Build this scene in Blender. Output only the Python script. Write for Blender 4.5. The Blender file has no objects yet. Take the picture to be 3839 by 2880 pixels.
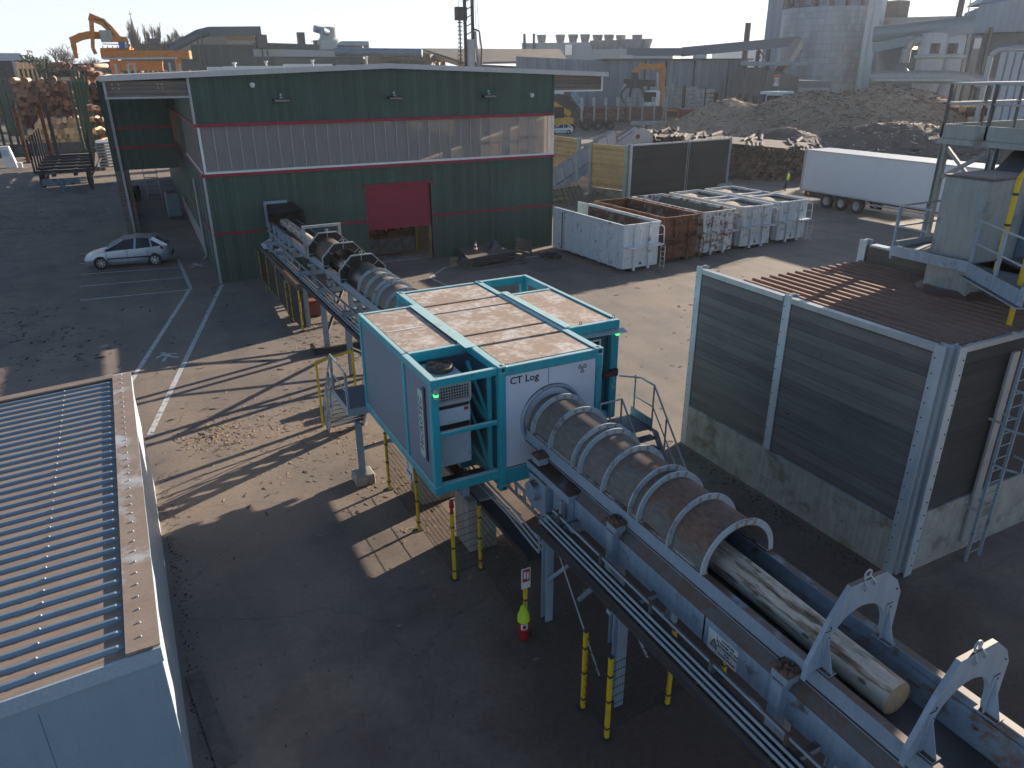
import bpy, math, random
from mathutils import Vector, Matrix
R_ = math.radians
scene = bpy.context.scene
C = scene.collection
# ---------------------------------------------------------------- camera (a drone at 9.6 m)
cam_d = bpy.data.cameras.new("camera")
cam = bpy.data.objects.new("camera", cam_d)
C.objects.link(cam)
cam_d.sensor_width = 36.0
cam_d.lens = 25.835
cam_d.clip_start = 0.1
cam_d.clip_end = 4000
cam.matrix_world = (Matrix.Translation((0, 0, 9.6)) @ Matrix.Rotation(R_(-27.3), 4, 'Z')
                    @ Matrix.Rotation(R_(90 - 23.11), 4, 'X') @ Matrix.Rotation(R_(-0.31), 4, 'Z'))
scene.camera = cam
# ---------------------------------------------------------------- daylight: low winter sun from the right
SUN_AZ, SUN_EL = 16.0, 14.2
world = bpy.data.worlds.new("World")
scene.world = world
world.use_nodes = True
wn = world.node_tree
sky = wn.nodes.new('ShaderNodeTexSky')
sky.sky_type = 'NISHITA'
sky.sun_disc = False
sky.sun_elevation = R_(SUN_EL)
sky.sun_rotation = R_(90 - SUN_AZ)
sky.altitude = 0
sky.air_density = 1.0
sky.dust_density = 0.8
sky.ozone_density = 3.0
bg = wn.nodes['Background']
bg.inputs[1].default_value = 0.060
hs = wn.nodes.new('ShaderNodeHueSaturation')
hs.inputs['Saturation'].default_value = 1.0
wn.links.new(sky.outputs[0], hs.inputs['Color'])
# thin bright haze lying on the horizon all round
wtc = wn.nodes.new('ShaderNodeTexCoord')
wsx = wn.nodes.new('ShaderNodeSeparateXYZ')
wn.links.new(wtc.outputs['Generated'], wsx.inputs[0])
wmr = wn.nodes.new('ShaderNodeMapRange')
wmr.interpolation_type = 'SMOOTHSTEP'
wmr.inputs[1].default_value = 0.0
wmr.inputs[2].default_value = 0.33
wmr.inputs[3].default_value = 0.92
wmr.inputs[4].default_value = 0.0
wn.links.new(wsx.outputs[2], wmr.inputs[0])
wmx = wn.nodes.new('ShaderNodeMix')
wmx.data_type = 'RGBA'
wn.links.new(wmr.outputs[0], wmx.inputs[0])
wn.links.new(hs.outputs[0], wmx.inputs[6])
wmx.inputs[7].default_value = (6.0, 6.6, 7.3, 1)
wn.links.new(wmx.outputs[2], bg.inputs[0])
sl = bpy.data.lights.new("sun", 'SUN')
sl.energy = 5.0
sl.angle = R_(0.55)
sl.color = (1.0, 0.87, 0.72)
so = bpy.data.objects.new("sun", sl)
C.objects.link(so)
so.location = (60, 20, 40)
so.rotation_euler = Vector((-math.cos(R_(SUN_EL)) * math.cos(R_(SUN_AZ)), -math.cos(R_(SUN_EL)) * math.sin(R_(SUN_AZ)),
                            -math.sin(R_(SUN_EL)))).to_track_quat('-Z', 'Y').to_euler()
scene.view_settings.view_transform = 'Standard'
scene.view_settings.look = 'None'
scene.view_settings.exposure = 1.42
scene.view_settings.gamma = 1.0
scene.cycles.max_bounces = 5
scene.cycles.diffuse_bounces = 3
scene.cycles.transparent_max_bounces = 12
rnd = random.Random(7)


# ---------------------------------------------------------------- mesh helpers
class MB:
    def __init__(s):
        s.v = []
        s.f = []

    def add(s, vs, fs):
        o = len(s.v)
        s.v += [tuple(p) for p in vs]
        s.f += [tuple(i + o for i in f) for f in fs]
        return s

    def box(s, x0, x1, y0, y1, z0, z1):
        vs = [(x, y, z) for z in (z0, z1) for y in (y0, y1) for x in (x0, x1)]
        return s.add(vs, [(0, 2, 3, 1), (4, 5, 7, 6), (0, 1, 5, 4), (2, 6, 7, 3), (0, 4, 6, 2), (1, 3, 7, 5)])

    def hexa(s, b, t):
        """bottom quad b and top quad t, same winding (ccw from above)"""
        return s.add(list(b) + list(t), [(3, 2, 1, 0), (4, 5, 6, 7), (0, 1, 5, 4), (1, 2, 6, 5), (2, 3, 7, 6), (3, 0, 4, 7)])

    def bar(s, p, q, w, h=None, up=(0, 0, 1)):
        h = w if h is None else h
        p = Vector(p)
        q = Vector(q)
        d = (q - p).normalized()
        u = Vector(up)
        if abs(d.dot(u)) > 0.98:
            u = Vector((0, 1, 0)) if abs(d.y) < 0.9 else Vector((1, 0, 0))
        x = d.cross(u).normalized() * (w / 2)
        y = x.cross(d).normalized() * (h / 2)
        vs = [c + a * x + b * y for c in (p, q) for (a, b) in ((-1, -1), (1, -1), (1, 1), (-1, 1))]
        return s.add(vs, [(3, 2, 1, 0), (4, 5, 6, 7), (0, 1, 5, 4), (1, 2, 6, 5), (2, 3, 7, 6), (3, 0, 4, 7)])

    def chain(s, pts, w, h, ext=.3):
        pts = [Vector(p) for p in pts]
        for a, b in zip(pts, pts[1:]):
            d = (b - a).normalized() * ext
            s.bar(a - d, b + d, w, h)
        return s

    def ibeam(s, p, q, w, h, t=0.012, up=(0, 0, 1)):
        p = Vector(p)
        q = Vector(q)
        d = (q - p).normalized()
        u = Vector(up)
        x = d.cross(u).normalized()
        y = x.cross(d).normalized()
        s.bar(p, q, t, h - 2 * t, up)
        for sg in (-1, 1):
            o = y * sg * (h - t) / 2
            s.bar(p + o, q + o, w, t, up)
        return s

    def tube(s, p, q, r, n=8, r2=None, cap=True):
        p = Vector(p)
        q = Vector(q)
        r2 = r if r2 is None else r2
        d = (q - p).normalized()
        u = Vector((0, 0, 1)) if abs(d.z) < 0.95 else Vector((1, 0, 0))
        x = d.cross(u).normalized()
        y = x.cross(d).normalized()
        vs = []
        for c, rr in ((p, r), (q, r2)):
            for i in range(n):
                a = 2 * math.pi * i / n
                vs.append(c + x * math.cos(a) * rr + y * math.sin(a) * rr)
        fs = [(i, (i + 1) % n, n + (i + 1) % n, n + i) for i in range(n)]
        fs = [tuple(reversed(f)) for f in fs]
        if cap:
            fs += [tuple(range(n)), tuple(range(2 * n - 1, n - 1, -1))]
        return s.add(vs, fs)

    def path(s, pts, r, n=8):
        for a, b in zip(pts, pts[1:]):
            s.tube(a, b, r, n)
        return s

    def prism(s, pts, axis, a, b):
        """2-D polygon extruded along an axis; pts are the other two coordinates in x<y<z order"""
        def P(p, t):
            return {'x': (t, p[0], p[1]), 'y': (p[0], t, p[1]), 'z': (p[0], p[1], t)}[axis]
        n = len(pts)
        vs = [P(p, a) for p in pts] + [P(p, b) for p in pts]
        fs = [tuple(range(n)), tuple(range(2 * n - 1, n - 1, -1))] + [(i, n + i, n + (i + 1) % n, (i + 1) % n) for i in range(n)]
        return s.add(vs, fs)

    def lathe(s, prof, c=(0, 0, 0), n=16, axis='z', a0=0.0, a1=2 * math.pi):
        full = abs(a1 - a0 - 2 * math.pi) < 1e-6
        m = n if full else n + 1
        vs = []
        for r, t in prof:
            for i in range(m):
                a = a0 + (a1 - a0) * i / n
                x, y = r * math.cos(a), r * math.sin(a)
                p = {'z': (x, y, t), 'y': (x, t, y), 'x': (t, x, y)}[axis]
                vs.append((c[0] + p[0], c[1] + p[1], c[2] + p[2]))
        fs = []
        for j in range(len(prof) - 1):
            for i in range(n):
                k = (i + 1) % m
                fs.append((j * m + i, j * m + k, (j + 1) * m + k, (j + 1) * m + i))
        return s.add(vs, fs)

    def xf(s, M):
        s.v = [tuple(M @ Vector(p)) for p in s.v]
        return s

    def build(s, name, mat, parent=None, loc=None, smooth=False, local=False, bevel=0):
        """link as ONE mesh object. parent: parts keep world coordinates unless their root is rotated (local)"""
        if parent is not None and name in EACH:
            gs = s.groups()
            if 1 < len(gs) <= 100:
                for g_ in gs:
                    o = g_._build(name, mat, parent, loc, smooth, local, bevel)
                return o
        return s._build(name, mat, parent, loc, smooth, local, bevel)

    def groups(s):
        """pieces that stand apart, as meshes of their own"""
        n = len(s.v)
        par = list(range(n))

        def find(i):
            while par[i] != i:
                par[i] = par[par[i]]
                i = par[i]
            return i
        for f in s.f:
            for k in f[1:]:
                par[find(k)] = find(f[0])
        comp = {}
        for i in range(n):
            comp.setdefault(find(i), []).append(i)
        boxes = []
        for ids in comp.values():
            lo = [min(s.v[i][a] for i in ids) - .004 for a in range(3)]
            hi = [max(s.v[i][a] for i in ids) + .004 for a in range(3)]
            boxes.append([lo, hi, list(ids)])
        again = True
        while again:
            again = False
            for i in range(len(boxes)):
                for j in range(i + 1, len(boxes)):
                    a, b = boxes[i], boxes[j]
                    if all(a[0][k] <= b[1][k] and b[0][k] <= a[1][k] for k in range(3)):
                        a[0] = [min(p, q) for p, q in zip(a[0], b[0])]
                        a[1] = [max(p, q) for p, q in zip(a[1], b[1])]
                        a[2] += b[2]
                        del boxes[j]
                        again = True
                        break
                if again:
                    break
        out = []
        for lo, hi, ids in boxes:
            m = MB()
            mp = {k: t for t, k in enumerate(ids)}
            m.v = [s.v[k] for k in ids]
            m.f = [tuple(mp[k] for k in f) for f in s.f if f[0] in mp]
            out.append(m)
        return out

    def _build(s, name, mat, parent=None, loc=None, smooth=False, local=False, bevel=0):
        base = Vector((0, 0, 0))
        if parent is not None:
            wb = WB.get(parent.name)
            if wb is not None and not local:
                base = wb
        elif loc is not None and not local:
            base = Vector(loc)
        me = bpy.data.meshes.new(name)
        me.from_pydata([(p[0] - base.x, p[1] - base.y, p[2] - base.z) for p in s.v], [], s.f)
        bmf(me)
        if mat is not None:
            me.materials.append(mat)
        if smooth:
            for p in me.polygons:
                p.use_smooth = True
            try:
                me.set_sharp_from_angle(angle=R_(38))
            except Exception:
                pass
        o = bpy.data.objects.new(name, me)
        C.objects.link(o)
        if parent is not None:
            o.parent = parent
            WB[o.name] = WB.get(parent.name)
        elif loc is not None:
            o.location = loc
            WB[o.name] = Vector(loc)
        if bevel:
            b = o.modifiers.new("bevel", 'BEVEL')
            b.width = bevel
            b.segments = 1
            b.limit_method = 'ANGLE'
        return o


import bmesh


def bmf(me):
    bm = bmesh.new()
    bm.from_mesh(me)
    bmesh.ops.recalc_face_normals(bm, faces=bm.faces)
    bm.to_mesh(me)
    bm.free()


WB = {}
EACH = {'guard_rail', 'screw', 'ring_tab', 'cut_end', 'casting_hole', 'clip', 'lettering_none', 'post', 'leg', 'gusset', 'brace', 'rail_post', 'eye_bolt', 'tread', 'clamp', 'corner_casting', 'support', 'joint_strip', 'column', 'side_rib', 'skid', 'edge_beam', 'joint_capping', 'side_rail', 'chute_plate', 'hood_flange', 'side_frame', 'timber_frame', 'switch_cabinet', 'machine_post', 'shutter_frame', 'corner_edging', 'overhang_beam', 'red_band', 'wall', 'window_pane', 'stringer', 'panel_joint', 'under_beam', 'floor', 'rear_panel', 'inner_panel', 'side_beam', 'upright', 'stake', 'guide_post', 'downpipe', 'wall_bracket', 'leg_frame', 'top_edging', 'motor', 'side_wall', 'chassis', 'pipe', 'cable', 'hinge', 'corner', 'fascia', 'soffit', 'front_panel', 'rail', 'slot', 'top_post', 'riser_pipe', 'side_moulding', 'pillar', 'screw_row', 'yellow_pipe', 'hopper_panel', 'hopper_frame', 'lattice_leg', 'exhaust_pipe', 'bright_duct', 'roof_box', 'housing', 'concrete_step', 'landing_leg', 'plank_panel', 'timber', 'body', 'stay', 'drive_housing', 'drive_motor', 'platform', 'handrail', 'cross_bar', 'head_plate', 'frame_rail', 'side_guard', 'door_switch', 'window_frame', 'tray', 'cable_tray', 'beam_edging', 'kerb_wall', 'walkway'}


def tag(o, label=None, cat=None, group=None, kind=None):
    if label:
        o['label'] = label
    if cat:
        o['category'] = cat
    if group:
        o['group'] = group
    if kind:
        o['kind'] = kind
    return o


def thing(name, label, cat, loc=(0, 0, 0), rz=0.0, group=None, local=False):
    o = bpy.data.objects.new(name, None)
    o.empty_display_size = 0.3
    C.objects.link(o)
    o.location = loc
    o.rotation_euler = (0, 0, rz)
    WB[o.name] = None if (rz or local) else Vector(loc)
    return tag(o, label, cat, group)


def copy_tree(o, parent=None):
    c = o.copy()
    C.objects.link(c)
    if parent is not None:
        c.parent = parent
    for ch in [k for k in o.children]:
        copy_tree(ch, c)
    return c


def text_mesh(txt, size, extrude=0.003, align='CENTER', fat=0.0):
    cu = bpy.data.curves.new("lettering", 'FONT')
    cu.body = txt
    cu.size = size
    cu.align_x = align
    cu.align_y = 'CENTER'
    cu.extrude = extrude
    cu.resolution_u = 2
    cu.offset = fat
    ob = bpy.data.objects.new("lettering", cu)
    C.objects.link(ob)
    dg = bpy.context.evaluated_depsgraph_get()
    me = bpy.data.meshes.new_from_object(ob.evaluated_get(dg))
    bpy.data.objects.remove(ob)
    return me


def put_text(name, txt, size, mat, parent, origin, xdir, ydir, align='CENTER', extrude=0.003, local=False, bold=0.0):
    """lettering lying in the plane spanned by xdir, ydir (world directions)"""
    me = text_mesh(txt, size, extrude, align, bold)
    X = Vector(xdir).normalized()
    Y = Vector(ydir).normalized()
    Z = X.cross(Y)
    M = Matrix(((X.x, Y.x, Z.x, origin[0]), (X.y, Y.y, Z.y, origin[1]), (X.z, Y.z, Z.z, origin[2]), (0, 0, 0, 1)))
    b = Vector((0, 0, 0))
    if not local and WB.get(parent.name) is not None:
        b = WB[parent.name]
    for v in me.vertices:
        v.co = M @ v.co - b
    me.materials.clear()
    me.materials.append(mat)
    o = bpy.data.objects.new(name, me)
    C.objects.link(o)
    o.parent = parent
    WB[o.name] = WB.get(parent.name)
    return o


# ---------------------------------------------------------------- material helpers
def nd(nt, typ, ins=None, **props):
    n = nt.nodes.new(typ)
    for k, v in props.items():
        setattr(n, k, v)
    for k, v in (ins or {}).items():
        if isinstance(v, bpy.types.NodeSocket):
            nt.links.new(v, n.inputs[k])
        else:
            n.inputs[k].default_value = v
    return n


def rgb(c):
    return (c[0], c[1], c[2], 1.0)


def noise(nt, vec, scale, detail=4.0, rough=0.6):
    return nd(nt, 'ShaderNodeTexNoise', {'Vector': vec, 'Scale': scale, 'Detail': detail, 'Roughness': rough}).outputs[0]


def vmul(nt, vec, s):
    return nd(nt, 'ShaderNodeVectorMath', {0: vec, 1: s}, operation='MULTIPLY').outputs[0]


def mth(nt, op, a, b=0.0, c=0.0):
    return nd(nt, 'ShaderNodeMath', {0: a, 1: b, 2: c}, operation=op).outputs[0]


def rng(nt, x, a, b, c=0.0, d=1.0):
    return nd(nt, 'ShaderNodeMapRange', {0: x, 1: a, 2: b, 3: c, 4: d}, clamp=True).outputs[0]


def mix(nt, f, a, b, mode='MIX'):
    n = nd(nt, 'ShaderNodeMix', {}, data_type='RGBA', blend_type=mode)
    for i, v in ((0, f), (6, a), (7, b)):
        if isinstance(v, bpy.types.NodeSocket):
            nt.links.new(v, n.inputs[i])
        else:
            n.inputs[i].default_value = v if i == 0 else rgb(v)
    return n.outputs[2]


def new_mat(name):
    m = bpy.data.materials.new(name)
    m.use_nodes = True
    nt = m.node_tree
    b = nt.nodes['Principled BSDF']
    tc = nt.nodes.new('ShaderNodeTexCoord')
    return m, nt, b, tc.outputs['Object']


def bump(nt, b, h, strength=0.3, dist=0.02):
    n = nd(nt, 'ShaderNodeBump', {'Strength': strength, 'Distance': dist, 'Height': h})
    nt.links.new(n.outputs[0], b.inputs['Normal'])


def setb(nt, b, col, rough=0.6, metal=0.0):
    if isinstance(col, bpy.types.NodeSocket):
        nt.links.new(col, b.inputs['Base Color'])
    else:
        b.inputs['Base Color'].default_value = rgb(col)
    b.inputs['Roughness'].default_value = rough
    b.inputs['Metallic'].default_value = metal


def mk(name, col, rough=0.6, metal=0.0, var=0.25, scale=2.0, dirt=None, amount=0.5, dscale=3.0, streak=0.0, top=None, bmp=0.0,
       bscale=40.0, fine=0.12, topscale=2.5, topamt=0.5):
    """painted or bare surface with patchy tone, optional dirt / rust patches, vertical streaks and dust lying on top faces"""
    m, nt, b, oc = new_mat(name)
    n1 = noise(nt, oc, scale, 5)
    n2 = noise(nt, oc, scale * 14, 3)
    k = mth(nt, 'ADD', rng(nt, n1, 0.25, 0.75, 1 - var, 1 + var), rng(nt, n2, 0.3, 0.7, -fine, fine))
    c = nd(nt, 'ShaderNodeVectorMath', {0: (col[0], col[1], col[2]), 1: k}, operation='MULTIPLY').outputs[0]
    if streak:
        sn = noise(nt, vmul(nt, oc, (5.0, 5.0, 0.35)), 2.2, 4)
        kk = rng(nt, sn, 0.35, 0.7, 1.0, 1.0 - streak)
        c = nd(nt, 'ShaderNodeVectorMath', {0: c, 1: kk}, operation='MULTIPLY').outputs[0]
    if dirt is not None:
        dn = noise(nt, oc, dscale, 6, 0.65)
        f = rng(nt, dn, 0.62 - 0.3 * amount, 0.72 - 0.24 * amount)
        c = mix(nt, f, c, dirt)
    if top is not None:
        geo = nt.nodes.new('ShaderNodeNewGeometry')
        sx = nd(nt, 'ShaderNodeSeparateXYZ', {0: geo.outputs['Normal']})
        dn = noise(nt, oc, topscale, 5, 0.65)
        up = rng(nt, sx.outputs[2], 0.45, 0.85)
        f = mth(nt, 'MULTIPLY', up, rng(nt, dn, 0.55 - 0.4 * topamt, 0.75 - 0.4 * topamt))
        c = mix(nt, f, c, top)
    setb(nt, b, c, rough, metal)
    if bmp:
        bump(nt, b, noise(nt, oc, bscale, 4), bmp, 0.01)
    return m


def boards(name, col, axis, width, rough=0.7, var=0.25, gap=0.05, grain=0.2, dirt=None, dark=0.35, gaxis=None, stain=None):
    """boarding: grooves every width along axis (0 x, 1 y, 2 z), a tone of its own per board, grain running along gaxis"""
    m, nt, b, oc = new_mat(name)
    sp = nd(nt, 'ShaderNodeSeparateXYZ', {0: oc})
    q = mth(nt, 'DIVIDE', sp.outputs[axis], width)
    fr = mth(nt, 'FRACT', q)
    fl = mth(nt, 'FLOOR', q)
    wn_ = nd(nt, 'ShaderNodeTexWhiteNoise', {'W': fl}, noise_dimensions='1D').outputs[0]
    st = [14.0, 14.0, 14.0]
    if gaxis is None:
        gaxis = 2 if axis != 2 else 0
    st[gaxis] = 0.6
    gn = noise(nt, vmul(nt, oc, tuple(st)), 1.0, 5, 0.7)
    big = noise(nt, oc, 0.5, 4)
    k = mth(nt, 'ADD', rng(nt, wn_, 0, 1, 1 - var, 1 + var), rng(nt, gn, 0.25, 0.75, -grain, grain))
    k = mth(nt, 'MULTIPLY', k, rng(nt, big, 0.3, 0.7, 0.85, 1.15))
    c = nd(nt, 'ShaderNodeVectorMath', {0: (col[0], col[1], col[2]), 1: k}, operation='MULTIPLY').outputs[0]
    if dirt is not None:
        dn = noise(nt, oc, 1.3, 6, 0.7)
        c = mix(nt, rng(nt, dn, 0.5, 0.7, 0, 0.8), c, dirt)
    if stain is not None:
        kn = noise(nt, vmul(nt, oc, (9.0, 9.0, 9.0)), 1.0, 2)
        c = mix(nt, rng(nt, kn, 0.68, 0.75, 0, 0.8), c, stain)
    g = mth(nt, 'LESS_THAN', fr, gap)
    c = mix(nt, mth(nt, 'MULTIPLY', g, 1 - dark), c, tuple(x * 0.15 for x in col))
    setb(nt, b, c, rough)
    bump(nt, b, mth(nt, 'SUBTRACT', rng(nt, gn, 0.2, 0.8, 0, 0.25), g), 0.5, 0.012)
    return m


DUST = (0.30, 0.215, 0.155)
DUSTD = (0.11, 0.065, 0.045)
M = {}
M['green'] = boards('green painted boarding', (0.040, 0.085, 0.068), 0, 0.21, 0.62, 0.16, 0.07, 0.16, stain=(0.014, 0.03, 0.024))
M['green_s'] = boards('green painted boarding side', (0.040, 0.085, 0.068), 1, 0.21, 0.62, 0.16, 0.07, 0.16)
M['red'] = mk('dark red trim', (0.26, 0.014, 0.038), 0.5, var=0.12, fine=0.05)
M['door_red'] = mk('dark red shutter', (0.26, 0.012, 0.045), 0.55, var=0.08, fine=0.04)
M['white'] = mk('white paint', (0.72, 0.72, 0.70), 0.5, var=0.08, fine=0.03)
M['galv'] = mk('galvanised steel', (0.40, 0.42, 0.43), 0.45, 0.25, var=0.14, fine=0.06, streak=0.12)
M['fascia'] = mk('grey sheet fascia', (0.50, 0.51, 0.52), 0.45, 0.1, var=0.1, fine=0.04, streak=0.1)
M['roofing'] = mk('pale dusty roofing', (0.42, 0.37, 0.32), 0.8, var=0.18, scale=0.3, dirt=(0.30, 0.25, 0.2), amount=0.5, dscale=0.6)
M['steel'] = mk('light blue grey painted steel', (0.27, 0.35, 0.43), 0.45, var=0.12, fine=0.05, streak=0.15, top=DUSTD, topamt=0.75)
M['steel_b'] = mk('blue grey painted panel', (0.27, 0.36, 0.44), 0.45, var=0.12, fine=0.05, streak=0.22, dirt=(0.12, 0.10, 0.09), amount=0.15, top=DUSTD, topamt=0.8)
M['steel_d'] = mk('dirty dark steel', (0.10, 0.11, 0.12), 0.6, 0.2, var=0.25, dirt=DUSTD, amount=0.5, top=DUSTD, topamt=0.9)
M['darkmetal'] = mk('dark dusty metal', (0.045, 0.045, 0.047), 0.55, 0.2, var=0.3, dirt=(0.07, 0.05, 0.04), amount=0.4)
M['black'] = mk('black rubber', (0.014, 0.014, 0.015), 0.7, var=0.2)
M['rubber'] = mk('conveyor belt rubber', (0.03, 0.031, 0.032), 0.5, var=0.25, dirt=(0.08, 0.055, 0.04), amount=0.25)
M['turq'] = mk('turquoise paint', (0.012, 0.35, 0.43), 0.38, var=0.14, fine=0.05, streak=0.14, dirt=(0.05, 0.16, 0.18), amount=0.12, dscale=2.2, top=(0.40, 0.56, 0.55), topamt=0.9, topscale=5)
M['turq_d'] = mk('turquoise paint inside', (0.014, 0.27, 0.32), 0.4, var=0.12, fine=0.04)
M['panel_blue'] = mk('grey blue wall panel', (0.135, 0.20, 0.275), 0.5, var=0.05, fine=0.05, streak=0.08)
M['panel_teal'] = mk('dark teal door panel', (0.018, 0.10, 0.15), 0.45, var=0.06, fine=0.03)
M['panel_white'] = mk('white sandwich panel', (0.55, 0.60, 0.68), 0.42, var=0.04, fine=0.03)
M['yellow'] = mk('yellow post paint', (0.62, 0.42, 0.012), 0.45, var=0.12, fine=0.06, dirt=(0.2, 0.14, 0.06), amount=0.12)
M['concrete'] = mk('concrete', (0.34, 0.33, 0.30), 0.85, var=0.2, dirt=(0.18, 0.16, 0.13), amount=0.35, dscale=1.5, streak=0.25, bmp=0.15)
M['glass'] = mk('dark glass', (0.015, 0.02, 0.025), 0.06, var=0.05)
M['tyre'] = mk('tyre rubber', (0.018, 0.018, 0.019), 0.8, var=0.2, dirt=(0.08, 0.06, 0.05), amount=0.25)
M['rust'] = mk('rusty steel', (0.20, 0.068, 0.030), 0.8, var=0.4, scale=1.5, dirt=(0.05, 0.022, 0.016), amount=0.5, dscale=2.5, streak=0.3)
M['orange'] = mk('orange machine paint', (0.52, 0.19, 0.03), 0.45, var=0.12, dirt=(0.14, 0.08, 0.04), amount=0.2)
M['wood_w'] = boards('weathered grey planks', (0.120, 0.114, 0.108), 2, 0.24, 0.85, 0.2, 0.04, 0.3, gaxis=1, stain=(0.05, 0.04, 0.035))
M['wood_x'] = boards('weathered dark and shade toned planks', (0.034, 0.035, 0.036), 2, 0.24, 0.85, 0.2, 0.04, 0.3, gaxis=0, stain=(0.03, 0.03, 0.03))  # deep shade of the bunker front wall is put into this dark tone
M['wood_t'] = boards('tan weathered planks', (0.64, 0.42, 0.235), 2, 0.2, 0.85, 0.2, 0.04, 0.3, gaxis=1)
M['glulam'] = boards('weathered glulam', (0.17, 0.155, 0.14), 2, 0.045, 0.8, 0.3, 0.1, 0.35, dirt=(0.30, 0.19, 0.10), gaxis=0)
M['timber'] = mk('pale timber', (0.40, 0.25, 0.13), 0.75, var=0.2)
M['pallet'] = mk('old pallet wood', (0.13, 0.11, 0.09), 0.85, var=0.35, scale=5)
M['text'] = mk('dark lettering', (0.012, 0.018, 0.035), 0.5, var=0.05)
M['signwhite'] = mk('white sign', (0.68, 0.68, 0.66), 0.45, var=0.06, fine=0.02)
M['safety_red'] = mk('safety red', (0.30, 0.016, 0.018), 0.4, var=0.1)
M['hivis'] = mk('hi vis yellow', (0.50, 0.72, 0.03), 0.6, var=0.1)
M['line'] = mk('worn white road paint', (0.50, 0.50, 0.49), 0.75, var=0.15, scale=3, dirt=(0.17, 0.15, 0.135), amount=0.3, dscale=5)


def polycarb(clear=0.45, gloss=0.40):
    m, nt, b, oc = new_mat('ribbed translucent sheet')
    out = nt.nodes['Material Output']
    sp = nd(nt, 'ShaderNodeSeparateXYZ', {0: oc})
    xy = mth(nt, 'ADD', sp.outputs[0], sp.outputs[1])
    w = mth(nt, 'SINE', mth(nt, 'MULTIPLY', xy, 110.0))
    n = noise(nt, vmul(nt, oc, (3, 3, 0.5)), 1.5, 4)
    col = mix(nt, rng(nt, n, 0.3, 0.7), (0.50, 0.46, 0.42), (0.68, 0.63, 0.58))
    tl = nd(nt, 'ShaderNodeBsdfTranslucent', {'Color': col})
    tr = nd(nt, 'ShaderNodeBsdfTransparent', {'Color': (0.78, 0.75, 0.72, 1)})
    setb(nt, b, (0.46, 0.455, 0.45), 0.25)
    bump(nt, b, w, 0.25, 0.006)
    m1 = nd(nt, 'ShaderNodeMixShader', {0: clear, 1: tl.outputs[0], 2: tr.outputs[0]})
    m2 = nd(nt, 'ShaderNodeMixShader', {0: gloss, 1: m1.outputs[0], 2: b.outputs[0]})
    nt.links.new(m2.outputs[0], out.inputs[0])
    return m


M['poly'] = polycarb()
M['poly_side'] = polycarb(0.8, 0.1)


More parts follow.
